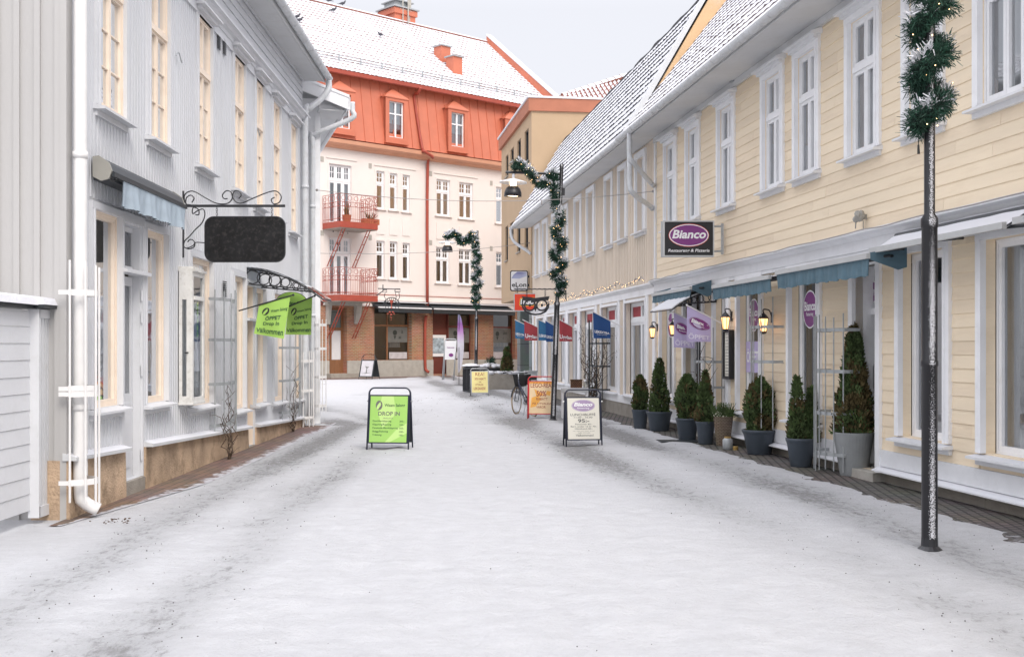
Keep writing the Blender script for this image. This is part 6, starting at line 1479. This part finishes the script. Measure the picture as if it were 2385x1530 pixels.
# elon and lego light boxes
def lightbox(label,px0,px1,py0,py1,Z,facem,draw,rr=.0,armx=None):
    pc=(px0+px1)/2; F=cam_frame(pc,Z,0); h=(px1-px0)/2*Z/FPX; z1=CH+(HY-py0)*Z/FPX; z0=CH+(HY-py1)*Z/FPX
    t=thing('shop_sign',label,'sign',F,0,0,z0); m=MB()
    if rr: m.prism(rrect(-h,h,z0,z1,rr),-.16,.0)
    else: m.box(-h,h,z0,z1,-.16,0)
    m_b=build(m,'box',M['dark_metal'] if rr else M['alu'],t)
    m=MB(); e=.035
    if rr: m.prism(rrect(-h+e,h-e,z0+e,z1-e,rr*.8),.001,.006)
    else: m.box(-h+e,h-e,z0+e,z1-e,.001,.006)
    fc=build(m,'face',facem,t); fn=lambda o:(lambda u,v:(-h+2*h*u,-.0065-o*2,z0+(z1-z0)*v)); draw(fc,fn)
    m=MB(); m.box(h-.02,h+.35,(z0+z1)/2+.12,(z0+z1)/2+.2,-.12,-.04); m.box(h-.02,h+.35,(z0+z1)/2-.2,(z0+z1)/2-.12,-.12,-.04); build(m,'bracket',M['dark_metal'],t)
def blue_fade():
    m=mat('blue violet fade print',(.8,.8,.85),.4,0); nt=m.node_tree; L=nt.links; p=nt.nodes['Principled BSDF']; tc=nd(nt,'ShaderNodeTexCoord'); gr=nd(nt,'ShaderNodeTexNoise'); gr.inputs['Scale'].default_value=1.6; gr.inputs['Detail'].default_value=0
    L.new(tc.outputs['Object'],gr.inputs['Vector']); cr=nd(nt,'ShaderNodeValToRGB'); L.new(gr.outputs['Fac'],cr.inputs[0]); e=cr.color_ramp.elements; e[0].position=.35; e[0].color=(.05,.04,.28,1); e[1].position=.62; e[1].color=(.55,.6,.78,1); L.new(cr.outputs[0],p.inputs['Base Color']); return m
def elon(fc,fn):
    m=MB(); ft=blue_fade(); poly(fc,fn,[[(.08,.62),(.5,.60),(.92,.72),(.92,.93),(.40,.93),(.2,.80)]],ft,.0005,'blue_print')
    txt(fc,fn,[('eLon',.10,.90,.20,.42,0,.02)],M['ink']); txt(fc,fn,[('LJUD & BILD',.2,.8,.08,.14)],M['ink_grey'],name='small_lettering')
lightbox('white rounded shop sign with a blue print, upper one on the tan building',1188,1230,630,678,43.5,M['white_print'],elon,.08)
def lego(fc,fn):
    poly(fc,fn,[[(.23,.38),(.27,.72),(.86,.78),(.90,.44),(.84,.30),(.28,.28)]],M['yellow_print'],.0004,'outline'); poly(fc,fn,[[(.25,.40),(.29,.68),(.84,.74),(.88,.46),(.82,.33),(.30,.31)]],M['ink'],.0008,'shadow_outline')
    txt(fc,fn,[('LEGO',.28,.86,.38,.68,.12,.06)],M['white_print'],.0016)
lightbox('red rectangular shop sign behind the black owl shaped sign',1196.5,1252,683,725,41.6,M['sign_red'],lego)
# owl sign
Zo_=35.3; c=lambda px,py:((px-1247)*Zo_/FPX,CH+(HY-py)*Zo_/FPX); F=cam_frame(1247,Zo_,0)
t=thing('hanging_sign','black iron owl face sign with two ring eyes hanging from a twisted bar','sign',F,0,0,c(0,690)[1])
m=MB()
out=[c(*q) for q in [(1215,689.5),(1221,693),(1236,693),(1247,697),(1258,693),(1272,693),(1280,690),(1277,700),(1279,712),(1273,725),(1260,732),(1247,733.5),(1233,732),(1221,725),(1215,712),(1218,700)]]
def annulus(mb,cx_,cz_,r0,r1,o0,o1,n=22):
    vs=[]; fs=[]
    for k in range(n):
        a=2*math.pi*k/n
        for r_,o in ((r0,o1),(r1,o1),(r1,o0),(r0,o0)): vs.append((cx_+r_*math.cos(a),-o,cz_+r_*math.sin(a)))
    for k in range(n):
        b=k*4; d=((k+1)%n)*4
        for q in range(4): fs.append((b+q,b+(q+1)%4,d+(q+1)%4,d+q))
    mb.add(vs,fs)
e1=c(1234,711); e2=c(1262,711)
for e_ in (e1,e2): annulus(m,e_[0],e_[1],.135,.185,-.02,.02); m.prism(ell(e_[0],e_[1],.042,.042,12),-.015,.015); m.box(e_[0]-.14,e_[0]+.14,e_[1]-.006,e_[1]+.006,-.006,.006)
# brow and jaw bands
def band(mb,A,B,o0,o1):
    for i in range(len(A)-1): mb.hexa([(A[i][0],-o1,A[i][1]),(A[i+1][0],-o1,A[i+1][1]),(A[i+1][0],-o0,A[i+1][1]),(A[i][0],-o0,A[i][1])],[(B[i][0],-o1,B[i][1]),(B[i+1][0],-o1,B[i+1][1]),(B[i+1][0],-o0,B[i+1][1]),(B[i][0],-o0,B[i][1])])
band(m,[c(*q) for q in ((1219,700),(1234,699),(1247,704),(1262,699),(1277,700))],[c(*q) for q in ((1215,690),(1234,692),(1247,694),(1262,692),(1280,690))],-.021,.021)
band(m,[c(*q) for q in ((1215,706),(1216,717),(1223,727),(1235,733),(1247,734.5),(1260,733),(1272,727),(1279,717),(1280,706))],[c(*q) for q in ((1218.5,706),(1220,716),(1226,723.5),(1236,729),(1247,730.5),(1259,729),(1269,723.5),(1275.5,716),(1276.5,706))],-.019,.019)
m.prism([c(1243,717),c(1247,726),c(1251,717),c(1247,712)],-.017,.017)
build(m,'owl_face',M['metal_black'],t)
m=MB(); a=c(1198,673.5); b=c(1318,673.5)
m.tube([(a[0]+(b[0]-a[0])*k/40,.006*math.sin(k*1.6),a[1]+.006*math.cos(k*1.6)) for k in range(41)],.018,6); m.tube([(b[0],0,c(0,655)[1]),(b[0],0,c(0,700)[1])],.02,6)
m.tube(smoothpath([(b[0]-.02,0,c(0,660)[1]),(b[0]-.15,0,c(0,655)[1]),(b[0]-.12,0,c(0,664)[1]),(b[0]-.05,0,c(0,690)[1]),(b[0]-.12,0,c(0,684)[1])],4),.008,5); m.tube([(a[0]+.04,0,c(0,667)[1]),(a[0]+.1,0,c(0,670)[1]),(a[0]+.1,0,c(0,682)[1]),(a[0]+.03,0,c(0,681)[1])],.01,5)
for px in (1227,1270):
    for k in range(4): x,z=c(px,676+k*4.5); m.tube([(x+.018*math.cos(q),0,z+.03*math.sin(q)) for q in [i*math.pi/4 for i in range(9)]],.007,4,cap=False)
build(m,'twisted_bar',M['metal_black'],t)
# wrought jeweller sign
Zw=59.5; c=lambda px,py:((px-912)*Zw/FPX,CH+(HY-py)*Zw/FPX); F=cam_frame(912,Zw,0)
t=thing('wrought_sign','lacy wrought iron guild sign with a red goblet over the jeweller awning','sign',F,0,0,c(0,705)[1]); m=MB()
def ln(*pts,r=.025): m.tube([(c(*p)[0],0,c(*p)[1]) for p in pts],r,5)
ln((880,672),(932,674)); ln((892,663),(892,680),(901,680),(901,675),(892,675)); ln((920,680),(932,680),(932,673),(920,673),(920,680)); ln((877,688),(892,678))
ln((897,682),(895,690),(899,698),(896,710),r=.018); ln((929,682),(931,692),(927,700),(931,712),r=.018); ln((921,682),(923,692),(920,698),r=.018)
arcp=[(912+19*math.cos(math.pi*(1-k/12)),712-19*math.sin(math.pi*(1-k/12))) for k in range(13)]; ln(*arcp); arcp=[(912+13*math.cos(math.pi*(1-k/12)),712-13*math.sin(math.pi*(1-k/12))) for k in range(13)]; ln(*arcp,r=.018)
for k in range(9): a=math.pi*(.1+.8*k/8); ln((912-13*math.cos(a),712-13*math.sin(a)),(912-19*math.cos(a),712-19*math.sin(a)),r=.015)
for x in (897,904,920,927): ln((x,712),(x+2,720),(x-1,727),r=.015)
build(m,'ironwork',M['dark_metal'],t)
m=MB(); cc=c(912,709); m.lathe([(.07,cc[1]-.2),(.02,cc[1]-.14),(.02,cc[1]),(.08,cc[1]+.1),(.09,cc[1]+.22)],(cc[0],-.03,0),10)
build(m,'goblet',M['rust_red'],t); m=MB()
for px,py,r in ((908,727,.09),(915,727,.09),(904,731,.07),(911,733,.1),(918,731,.07),(911,740,.07),(911,745,.05)): q=c(px,py); m.ball((q[0],-.02,q[1]),r*.7,6,0,.7)
build(m,'grapes',M['rust_red'],t)

# =================================================================== FLAGS
def flag(label, cor, Z, cm, pole, rows, tm, extra=None, polem='white_bar', group=None, name='flag'):
    """cor: TL,TR,BR,BL in photo pixels on the cross-street plane at Z"""
    C_=[P(a,b,Z) for a,b in cor]
    t=thing(name,label,'flag',FW,C_[0].x,-C_[0].y,C_[0].z,group)
    w=(C_[1]-C_[0]).length
    def f(o):
        def g(u,v):
            p=C_[3].lerp(C_[2],u).lerp(C_[0].lerp(C_[1],u),v); a=.035*w*(1-v*.75)
            return Vector((p.x,p.y-o+a*math.sin(u*7+v*1.5+Z),p.z))
        return g
    m=MB(); N=16; K=10
    for o in (0.0,-.004):
        g=f(o); b=len(m.v); m.add([g(i/N,j/K) for j in range(K+1) for i in range(N+1)],[(j*(N+1)+i,j*(N+1)+i+1,(j+1)*(N+1)+i+1,(j+1)*(N+1)+i) if o==0 else (j*(N+1)+i,(j+1)*(N+1)+i,(j+1)*(N+1)+i+1,j*(N+1)+i+1) for j in range(K) for i in range(N)])
    cl=build(m,'cloth',M[cm],t,smooth=True)
    fz=lambda o:f(.004+o*1.5)
    if extra: extra(cl,fz)
    if rows: txt(cl,fz,rows,M[tm],.003)
    m=MB(); a,b=P(*pole[0],Z-.006),P(*pole[1],Z-.006); m.tube([a,b],.011,7); m.ball(a,.02,8); build(m,'pole',M[polem],t)
    return t
def salon_flag(cl,fn):
    d,f_=head_logo(.26,.74,.115,1.25); poly(cl,fn,[d],M['ink'],.001,'logo_disc'); poly(cl,fn,[f_],M['lime_flag'],.002,'logo_face')
flag('lime green salon flag nearest the camera on a black pole, left',[(603,712),(676,690),(661,789),(592,777)],FL.t(556,0)+.0,'lime_flag',[(683,687),(556,724)],[('Wisam Salong',.43,.97,.66,.76),('ÖPPET',.28,.80,.46,.59,0,.02),('Drop In',.24,.78,.28,.41,0,.015),('Välkommen',.05,.95,.07,.22,0,.015)],'ink_green',salon_flag,'metal_black')
flag('second lime green salon flag, just behind and right of the first',[(672,712),(727,692),(724,780),(664,779)],FL.t(590,0)+.3,'lime_flag',[(733,689),(640,727)],[('Wisam Salong',.38,.97,.66,.74),('ÖPPET',.30,.85,.46,.58,0,.02),('Drop In',.22,.85,.28,.40,0,.015),('Välkommen',.04,.98,.08,.2,0,.015)],'ink_green',salon_flag,'metal_black')
# oval salon sign
Zs2=FL.t(590,0)+.75; F=cam_frame(679,Zs2,0); h=39*Zs2/FPX; hz=36*Zs2/FPX*.82; zc_=CH+(HY-709)*Zs2/FPX
t=thing('oval_sign','lime green oval salon sign hanging under the iron canopy behind the flags','sign',F,0,0,zc_+hz)
m=MB(); m.prism(ell(0,zc_,h,hz),-.012,.012); rm_=build(m,'rim',M['metal_black'],t); m=MB(); m.prism(ell(0,zc_,h*.97,hz*.96),.0125,.016); fc=build(m,'face',M['lime_flag'],t)
fn=lambda o:(lambda u,v:(-h+2*h*u,-.0165-o,zc_-hz+2*hz*v)); d,f_=head_logo(.20,.5,.27,.8); poly(fc,fn,[d],M['ink'],.001,'logo_disc'); poly(fc,fn,[f_],M['lime_flag'],.002,'logo_face'); txt(fc,fn,[('Wisam Salong',.36,.93,.40,.62,0,.02)],M['ink_green'],.002)
m=MB()
for sx in (-.25,.25): m.tube([(sx,0,zc_+hz*.9),(sx,0,zc_+hz+.14)],.005,5)
build(m,'hanger',M['metal_black'],t)
def bianco_flag(cl,fn): oval_logo(cl,fn,.52,.60 if True else .5,.44,.185)
GF='lilac restaurant flags'
flag('front lilac restaurant flag, fully visible below the canopy',[(1600,712),(1656,741.5),(1656,796),(1600,796)],19.6,'lilac',[(1600,711),(1681,753)],[('ÖPPET',.06,.96,.08,.27,0,.03)],'lilac_text',bianco_flag,group=GF)
flag('rear lilac restaurant flag, half hidden behind the front one',[(1569.5,728),(1600,744),(1622,811),(1569.5,809)],20.6,'lilac',[(1569,727),(1640,762)],[('ÖPPET',.06,.96,.06,.26,0,.03)],'lilac_text',bianco_flag,group=GF)
def lekx(cl,fn): pass
LK=[('LEKEXTRA',.08,.94,.22,.33,0,.04),('alla leksaker på ett ställe',.20,.80,.14,.18)]
flag('large dark blue toy shop flag right of the leaning lamp post',[(1381,727),(1422,748),(1422,788),(1382,788)],27.4,'blue_cloth',[(1381,726),(1450,762)],LK,'white_print')
UG=[('Üggla',.05,.97,.08,.36,0,.02)]
flag('faded blue flag farthest left of the row',[(1200,745),(1222,757),(1222,789),(1200,788)],39.5,'teal_cloth',[(1200,745),(1240,764)],[('LEKEXTRA',.05,.97,.20,.33,0,.03),('alla leksaker',.2,.8,.12,.16)],'white_print',group='row of small shop flags')
def ugg(cl,fn): poly(cl,fn,[ell(.15,.24,.10,.11,14)],M['white_print'],.002,'crest')
flag('dark red flag left of the two small blue flags',[(1221,746),(1252,761),(1252,793),(1222,793)],38.3,'red_cloth',[(1218,745),(1268,770)],[('Ugglan',.06,.97,.06,.36,0,.02)],'white_print',group='row of small shop flags')
flag('faded blue flag in the middle of the row, partly covered',[(1254,745),(1272,753),(1272,793),(1254,793)],37.2,'teal_cloth',[(1253,744),(1292,762)],[('LEKE',.08,.98,.18,.32,0,.03)],'white_print',group='row of small shop flags')
flag('blue flag touching the left side of the leaning lamp post',[(1270,747),(1296,762),(1296,796),(1272,796)],36.2,'blue_cloth',[(1269,746),(1312,767)],[('LEKEXTRA',.06,.98,.18,.32,0,.03)],'white_print',group='row of small shop flags')
flag('dark red flag touching the right side of the leaning lamp post',[(1303,745),(1333,761),(1333,795),(1303,795)],33.8,'red_cloth',[(1300,743),(1352,771)],[('Ugglan',.02,.97,.06,.34,0,.02)],'white_print',group='row of small shop flags')

# =================================================================== LANTERNS AND WALL ITEMS
def lantern(label, px, py0, py1, off, wallpx, Z=None):
    x=rx(px,off); zt=FR.z(px,py0,off); zb_=FR.z(px,py1,off); k=(zt-zb_)/.31
    t=thing('wall_lantern',label,'lantern',FR,rx(wallpx),0,(zt+zb_)/2,'lit wall lanterns')
    m=MB(); y=-off; a0=zt+.0
    m.box(rx(wallpx)-.03*k,rx(wallpx)+.03*k,zt-.14*k,zt+.02*k,.0,.03); m.tube(smoothpath([(rx(wallpx),-.03,zt-.04*k),(x,-off*.6,zt+.04*k),(x,y,zt+.05*k),(x,y,zt)],4),.010*k,6)
    m.lathe([(.085*k,zt-.085*k),(.070*k,zt-.065*k),(.035*k,zt-.02*k),(.012*k,zt),(.008*k,zt+.02*k)],(x,y,0),6)
    m.lathe([(.02*k,zb_),(.045*k,zb_+.012*k),(.05*k,zb_+.035*k),(.045*k,zb_+.04*k)],(x,y,0),6)
    for i in range(6): a=i*math.pi/3; m.tube([(x+.045*k*math.cos(a),y+.045*k*math.sin(a),zb_+.04*k),(x+.072*k*math.cos(a),y+.072*k*math.sin(a),zt-.08*k)],.005*k,4)
    build(m,'lantern_frame',M['metal_black'],t)
    m=MB(); m.lathe([(.040*k,zb_+.042*k),(.066*k,zt-.082*k)],(x,y,0),6); build(m,'glass',M['lantern_glass'],t)
    return (FR.M@Vector((x,y,(zt+zb_)/2)))
lan=[lantern('lit lantern farthest left beneath the short blue awning',1519,756,789,.18,1533),
     lantern('lit lantern partly hidden behind the lilac flags',1566,749,783,.20,1582),
     lantern('lit lantern above the black menu box',1689.5,727,772,.20,1706),
     lantern('lit lantern at the right, in front of the purple oval window sticker',1778,729,778,.22,1801)]
# menu box
x1=rx(1713,.0); x0=rx(1685,.09); z1=FR.z(1708,768); z0=FR.z(1708,883); t=thing('menu_box','black glazed menu box with papers below a lantern by the entrance','menu box',FR,x1,0,z0)
m=MB(); m.box(x0,x1,z0,z1,.025,.075); frm(x0,x1,z0,z1,.035,.075,.11,m); build(m,'case',M['metal_black'],t)
m=MB(); m.box(x0+.05,x1-.05,z0+.05,z1-.05,.076,.08); pp=build(m,'menu_sheets',M['paper'],t)
m=MB()
for k in range(14): z=z0+.08+(z1-z0-.16)*k/13; m.box(x0+.08,x1-.08-.03*(k%3),z,z+.008,.0805,.0815)
build(m,'printed_lines',M['ink_grey'],pp)
# wrapped wall light
x=rx(1998,.12); z=FR.z(1998,505,.12); t=thing('wrapped_wall_light','small wall floodlight wrapped in grey cloth on the yellow wall','wall light',FR,rx(1998),0,z)
m=MB(); rn=random.Random(4); m.ball((x,-.10,z),.065,8); 
for _ in range(14): m.ball((x+rn.uniform(-.04,.04),-.10+rn.uniform(-.04,.04),z+rn.uniform(-.05,.05)),rn.uniform(.025,.045),6)
build(m,'cloth_wrap',M['cassette'],t); m=MB(); m.tube(smoothpath([(x+.02,-.06,z-.05),(x-.02,-.04,z-.15),(x+.0,-.035,z-.26)],4),.006,5); m.tube([(x-.05,-.12,z),(x-.07,-.12,z-.14)],.008,5); m.box(x-.02,x+.02,z-.03,z+.03,0,.08); build(m,'cord',M['cassette'],t)
for px,py in ((1715,182),):
    x=rx(px,.02); z=FR.z(px,py,.02); m=MB(); m.box(x-.05,x+.05,z-.07,z+.06,.02,.12); build(m,'wall_fitting',M['galv'],yh)
# hoses and cable along the cornice
m=MB(); pts=[(YA+.2+i*.5,-.20,3.02+.03*noise.noise((i*.7,0,0))) for i in range(34)]; m.tube(smoothpath(pts,3),.008,5); c_=build(m,'cornice_cable',M['cable'],yh)
# trellises
def trellis(F,label,pxa,pxb,off,pyt,pyb,rungs,n=6,r=.010,bow=.16,mt='galv',w0=None,group=None):
    xa,xb=F.x(pxa,off),F.x(pxb,off); pm=(pxa+pxb)/2; zt=F.z(pm,pyt,off); zb_=max(.03,F.z(pm,pyb,off)); xc=(xa+xb)/2; w=(xb-xa)/2
    t=thing('trellis',label,'trellis',F,xc,0,zb_,group); m=MB(); rn=random.Random(int(pxa))
    for k in range(n):
        q=-1+2*k/(n-1); o=off-.08+bow*math.cos(q*1.4); m.tube([(xc+w*q,-o,zb_+rn.uniform(0,.06)),(xc+w*q,-o,zt+rn.uniform(-.04,.04))],r,6)
    build(m,'uprights',M[mt],t)
    for py in rungs:
        m=MB(); z=F.z(pm,py,off); pts=[(xc+w*1.05*q,-(off-.08+bow*math.cos(q*1.4)-.014),z) for q in [-1+2*i/8 for i in range(9)]]
        for a,b in zip(pts,pts[1:]): m.hexa([(a[0],a[1]-.004,z-.022),(b[0],b[1]-.004,z-.022),(b[0],b[1]+.004,z-.022),(a[0],a[1]+.004,z-.022)],[(a[0],a[1]-.004,z+.022),(b[0],b[1]-.004,z+.022),(b[0],b[1]+.004,z+.022),(a[0],a[1]+.004,z+.022)])
        for s_ in (-1,1): m.box(xc+w*1.03*s_-.006,xc+w*1.03*s_+.006,z-.02,z+.02,.0,off-.05)
        build(m,'rung',M[mt],t)
    return xc,w,zb_,zt
trellis(FR,'tall galvanised wall trellis between the slim conifers and the tallest conifer',1894,1956,.26,735,1098,(769,864,961,1054),n=8,r=.009,bow=.2)
trellis(FR,'galvanised trellis across the window behind the right hand lantern',1744,1792,.22,700,1000,(762,842),n=5,r=.009)
t1=trellis(FR,'trellis overgrown with a bare vine beside the restaurant entrance',1612,1654,.25,768,985,(842,900,960),n=6,r=.009)
t2=trellis(FR,'dark trellis thick with a climbing plant behind the lunch board',1368,1398,.25,746,930,(800,852,905),n=6,r=.012,mt='dark_metal')
t3=trellis(FL,'galvanised wall trellis with a bare vine at its foot left of the salon door',510,557,.14,680,1012,(700,792,892,985),n=6,r=.010,bow=.14)
t4=trellis(FL,'galvanised wall trellis near the far end of the grey house',665,706,.12,700,975,(810,884,955),n=6,r=.010,bow=.14)
def vine(F,label,xc,w,z0,z1,n,seed,off=.25,root=None,leaf=.0,r=.008,wander=.25):
    rn=random.Random(seed); t=thing('climbing_vine',label,'climbing plant',F,xc,off,z0); m=MB(); lf=MB()
    for i in range(n):
        x=xc+(root or 0)+rn.uniform(-.05,.05); y=-off+rn.uniform(-.03,.03); z=z0; pts=[(x,y,z)]; h=z0+(z1-z0)*rn.uniform(.35,1)
        tx=xc+rn.uniform(-w,w)
        while z<h:
            z+=rn.uniform(.06,.14); u=(z-z0)/(h-z0); x=(xc+(root or 0))*(1-u)+tx*u+rn.gauss(0,.035)+wander*.3*math.sin(z*5+i); y=-off+rn.gauss(0,.04); pts.append((x,y,z))
            if rn.random()<.6:
                e=Vector((x+rn.gauss(0,.16),y+rn.gauss(0,.06),z+rn.uniform(-.03,.18))); m.tube([(x,y,z),Vector((x,y,z)).lerp(e,.5)+Vector((rn.gauss(0,.02),0,.02)),e],[r*.5,r*.35,r*.2],4)
                if rn.random()<leaf:
                    for _ in range(3):
                        q=e+Vector((rn.gauss(0,.05),rn.gauss(0,.03),rn.gauss(0,.05))); s_=.022; lf.add([q+Vector((-s_,0,0)),q+Vector((0,-.01,s_)),q+Vector((s_,0,0)),q+Vector((0,.01,-s_))],[(0,1,2,3)])
        m.tube(pts,[max(.003,r*(1-.7*k/len(pts))) for k in range(len(pts))],5)
    build(m,'stems',M['bark'],t)
    if lf.v: build(lf,'leaves',M['fir'],t)
vine(FR,'bare tangled vine on the trellis beside the restaurant entrance',t1[0],t1[1]*1.2,.2,t1[3]-.2,9,11,r=.012)
vine(FR,'dark half-leafed climbing plant behind the lunch board',t2[0],t2[1]*2.6,.1,t2[3]-.1,16,12,leaf=.9,r=.014)
vine(FL,'twisted leafless vine rooted in the pavement left of the salon door',lx(533,.2),.28,.02,1.05,7,13,off=.18,root=.12,r=.009)
vine(FL,'thin leafless vine on the trellis near the far end of the grey house',lx(685,.15),.30,.02,1.35,6,14,off=.14,r=.008)
# table with basket and lantern behind the lunch board
F=cam_frame(1337,26.8,.0); t=thing('side_table','small white slatted side table behind the lunch board','table',F,0,0,0)
m=MB(); zt_2=.70
for k in range(4): m.box(-.30,.32,zt_2-.03,zt_2,-.2+k*.1,-.12+k*.1)
m.box(-.30,.32,zt_2-.10,zt_2-.031,.16,.19); build(m,'table_top',M['ledge'],t)
for sx in (-.27,.29):
    for sy in (-.17,.15): m=MB(); m.box(sx-.02,sx+.02,0,zt_2-.031,sy-.02,sy+.02); build(m,'leg',M['white'],t)
t=thing('wicker_basket','square brown wicker basket on the white side table','basket',F,.05,0,zt_2); m=MB(); m.box(-.08,.18,zt_2+.001,zt_2+.17,-.10,.12); m.box(-.09,.19,zt_2+.17,zt_2+.19,-.11,.13); build(m,'body',M['wicker_brown'],t)
t=thing('candle_lantern','small glass candle lantern beside the wicker basket','lantern',F,.25,0,zt_2); m=MB(); m.lathe([(.05,zt_2),(.05,zt_2+.01)],(.26,0,0),10); m.lathe([(.05,zt_2+.15),(.0,zt_2+.20)],(.26,0,0),10)
for i in range(6): a=i*math.pi/3; m.tube([(.26+.05*math.cos(a),.05*math.sin(a),zt_2),(.26+.05*math.cos(a),.05*math.sin(a),zt_2+.15)],.004,4)
build(m,'cage',M['steel'],t); m=MB(); m.lathe([(.025,zt_2+.01),(.025,zt_2+.08),(.001,zt_2+.085)],(.26,0,0),8); build(m,'candle',M['paper'],t)
# fairy lights along the beige band
m=MB(); mc=MB(); rn=random.Random(8); pts=[]
for k in range(140):
    x=rx(1262)+ (rx(1512)-rx(1262))*k/139; z=3.10+.04*math.sin(x*3.1)+rn.gauss(0,.02); pts.append((x,-.13+rn.gauss(0,.02),z))
for p_ in pts: m.ball((p_[0],p_[1]+rn.gauss(0,.02),p_[2]+rn.gauss(0,.025)),.0055,5)
t=thing('string_lights','string of warm fairy lights lying along the ledge of the beige house','string lights',FR,rx(1262),.1,3.06); mc.tube(pts,.012,4); build(mc,'cord',M['cable'],t); build(m,'bulbs',M['bulb'],t)
# overhead cables
def cable(label,a,b,sag,r):
    a,b=Vector(a),Vector(b); pts=[a.lerp(b,k/24)-Vector((0,0,sag*4*(k/24)*(1-k/24))) for k in range(25)]; m=MB(); m.tube(pts,r,5); m.ball(a,.03,6); m.ball(b,.03,6); mid=pts[16]; m.tube([mid,mid-Vector((0,0,.09))],.012,5)
    o=build(m,'overhead_cable',M['cable']); tag(o,label,'cable'); return o
cable('thin cable strung across the street between the grey house and the beige house',P(738,443,24.4),P(1521,446,24.6),.22,.007)
cable('thin lower cable strung across the square in front of the cream building',P(738,590,34),P(1232,566,43.4),.15,.009)
# small posts with flags at the house corner
m=MB(); t=thing('small_banner','tiny dark pennant sticking out behind the white drainpipe','flag',FW,*(lambda p:(p.x,-p.y,p.z))(P(745,700,25)))
a=P(738,690,25); b=P(754,706,25); m.tube([a,b],.008,5); build(m,'pole',M['metal_black'],t); m=MB(); m.hexa([P(744,698,25),P(754,706,25),P(754,706,25.01),P(744,698,25.01)],[P(743,712,25),P(751,712,25),P(751,712,25.01),P(743,712,25.01)]); build(m,'cloth',M['wood_red'],t)

# =================================================================== PIGEONS
def pigeon(label,px,py,face=0,ridge=False):
    if ridge: off=-D_in; z=zR+.15
    else:
        best=None
        for k in range(200):
            tt=k/199; off_=oe-(oe+D_in)*tt; z_=zE3+(zR-zE3)*tt+.08; v=HY-(z_-CH)*FPX/FB.t(px,off_)
            if best is None or abs(v-py)<best[0]: best=(abs(v-py),off_,z_)
        off,z=best[1],best[2]
    w=FB.M@Vector((bx(px,off),-off,z)); F=Frame(w.x,w.y,math.cos(face),math.sin(face)); t=thing('pigeon',label,'bird',F,0,0,z,'pigeons on the orange building roof')
    m=MB(); m.tube([(-.22,0,z+.10),(-.12,0,z+.12),(-.02,0,z+.15),(.08,0,z+.18),(.13,0,z+.24),(.15,0,z+.30),(.18,0,z+.32),(.21,0,z+.315)],[.02,.06,.09,.075,.05,.042,.036,.01],8); m.hexa([(-.34,-.03,z+.06),(-.18,-.04,z+.08),(-.18,.04,z+.08),(-.34,.03,z+.06)],[(-.34,-.03,z+.075),(-.18,-.04,z+.11),(-.18,.04,z+.11),(-.34,.03,z+.075)])
    for s_ in (-.03,.03): m.tube([(.0,s_,z),(.0,s_,z+.10)],.012,4)
    build(m,'body',M['pigeon'],t,smooth=True)
pigeon('pigeon farthest left on the ridge, by the top edge',728,5,0,True); pigeon('middle pigeon of the three on the ridge',764,12,math.pi,True); pigeon('pigeon farthest right on the ridge',798,19,.4,True)
pigeon('pigeon resting on the bare tiles just below the ridge',777,29,.2); pigeon('pigeon sitting alone in the middle of the snowy roof',886,87,2.5); pigeon('upper pigeon of the pair by the grey gutter',692,45,0); pigeon('lower pigeon of the pair by the grey gutter',698,53,.3)

# =================================================================== CAMERA, LIGHT
cam = bpy.data.cameras.new('Camera'); co = bpy.data.objects.new('Camera', cam); link(co); co.location = (0,0,CH); co.rotation_euler = (R(90),0,0)
cam.sensor_width = 36; cam.lens = 36*FPX/2385; cam.shift_y = (HY-765)/2385.0; cam.shift_x = 0; cam.clip_end = 2000; cam.clip_start = .05
scene.camera = co
EL, AZ = R(42), R(158)      # sun height; compass direction it shines from, clockwise from +Y
sd = Vector((math.sin(AZ)*math.cos(EL), math.cos(AZ)*math.cos(EL), math.sin(EL)))
sl = bpy.data.lights.new('Sun','SUN'); so = bpy.data.objects.new('Sun', sl); link(so); sl.energy = SUN; sl.angle = R(25); sl.color = (1,.95,.88)
so.rotation_euler = (-sd).to_track_quat('-Z','Y').to_euler()
w = bpy.data.worlds.new('World'); scene.world = w; w.use_nodes = True; nt = w.node_tree; bg = nt.nodes['Background']
sk = nd(nt,'ShaderNodeTexSky'); sk.sky_type = 'NISHITA'; sk.sun_disc = False; sk.sun_elevation = EL; sk.sun_rotation = AZ; sk.air_density = 1.0; sk.dust_density = 4.0; sk.ozone_density = 1.0
mx = nd(nt,'ShaderNodeMix', data_type='RGBA'); mx.inputs[0].default_value = .85; mx.inputs[7].default_value = (*[c*SKYV for c in (1.0,.997,1.045)],1)   # even pale cloud layer over the sky
tc = nd(nt,'ShaderNodeTexCoord'); sx = nd(nt,'ShaderNodeSeparateXYZ'); nt.links.new(tc.outputs['Generated'], sx.inputs[0])
gr = nd(nt,'ShaderNodeMapRange'); gr.inputs['From Min'].default_value = .28; gr.inputs['From Max'].default_value = .9; gr.inputs['To Min'].default_value = 1.0; gr.inputs['To Max'].default_value = ZEN; nt.links.new(sx.outputs['Z'], gr.inputs['Value'])
sc = nd(nt,'ShaderNodeVectorMath', operation='SCALE'); nt.links.new(mx.outputs[2], sc.inputs[0]); nt.links.new(gr.outputs[0], sc.inputs['Scale'])   # overcast: brighter overhead than at the horizon
nt.links.new(sk.outputs[0], mx.inputs[6]); nt.links.new(sc.outputs[0], bg.inputs[0]); bg.inputs[1].default_value = .10
scene.view_settings.view_transform = 'Standard'; scene.view_settings.look = 'None'; scene.view_settings.exposure = EXPO; scene.view_settings.gamma = 1
scene.render.engine = 'CYCLES'; scene.cycles.max_bounces = 8; scene.cycles.transparent_max_bounces = 12
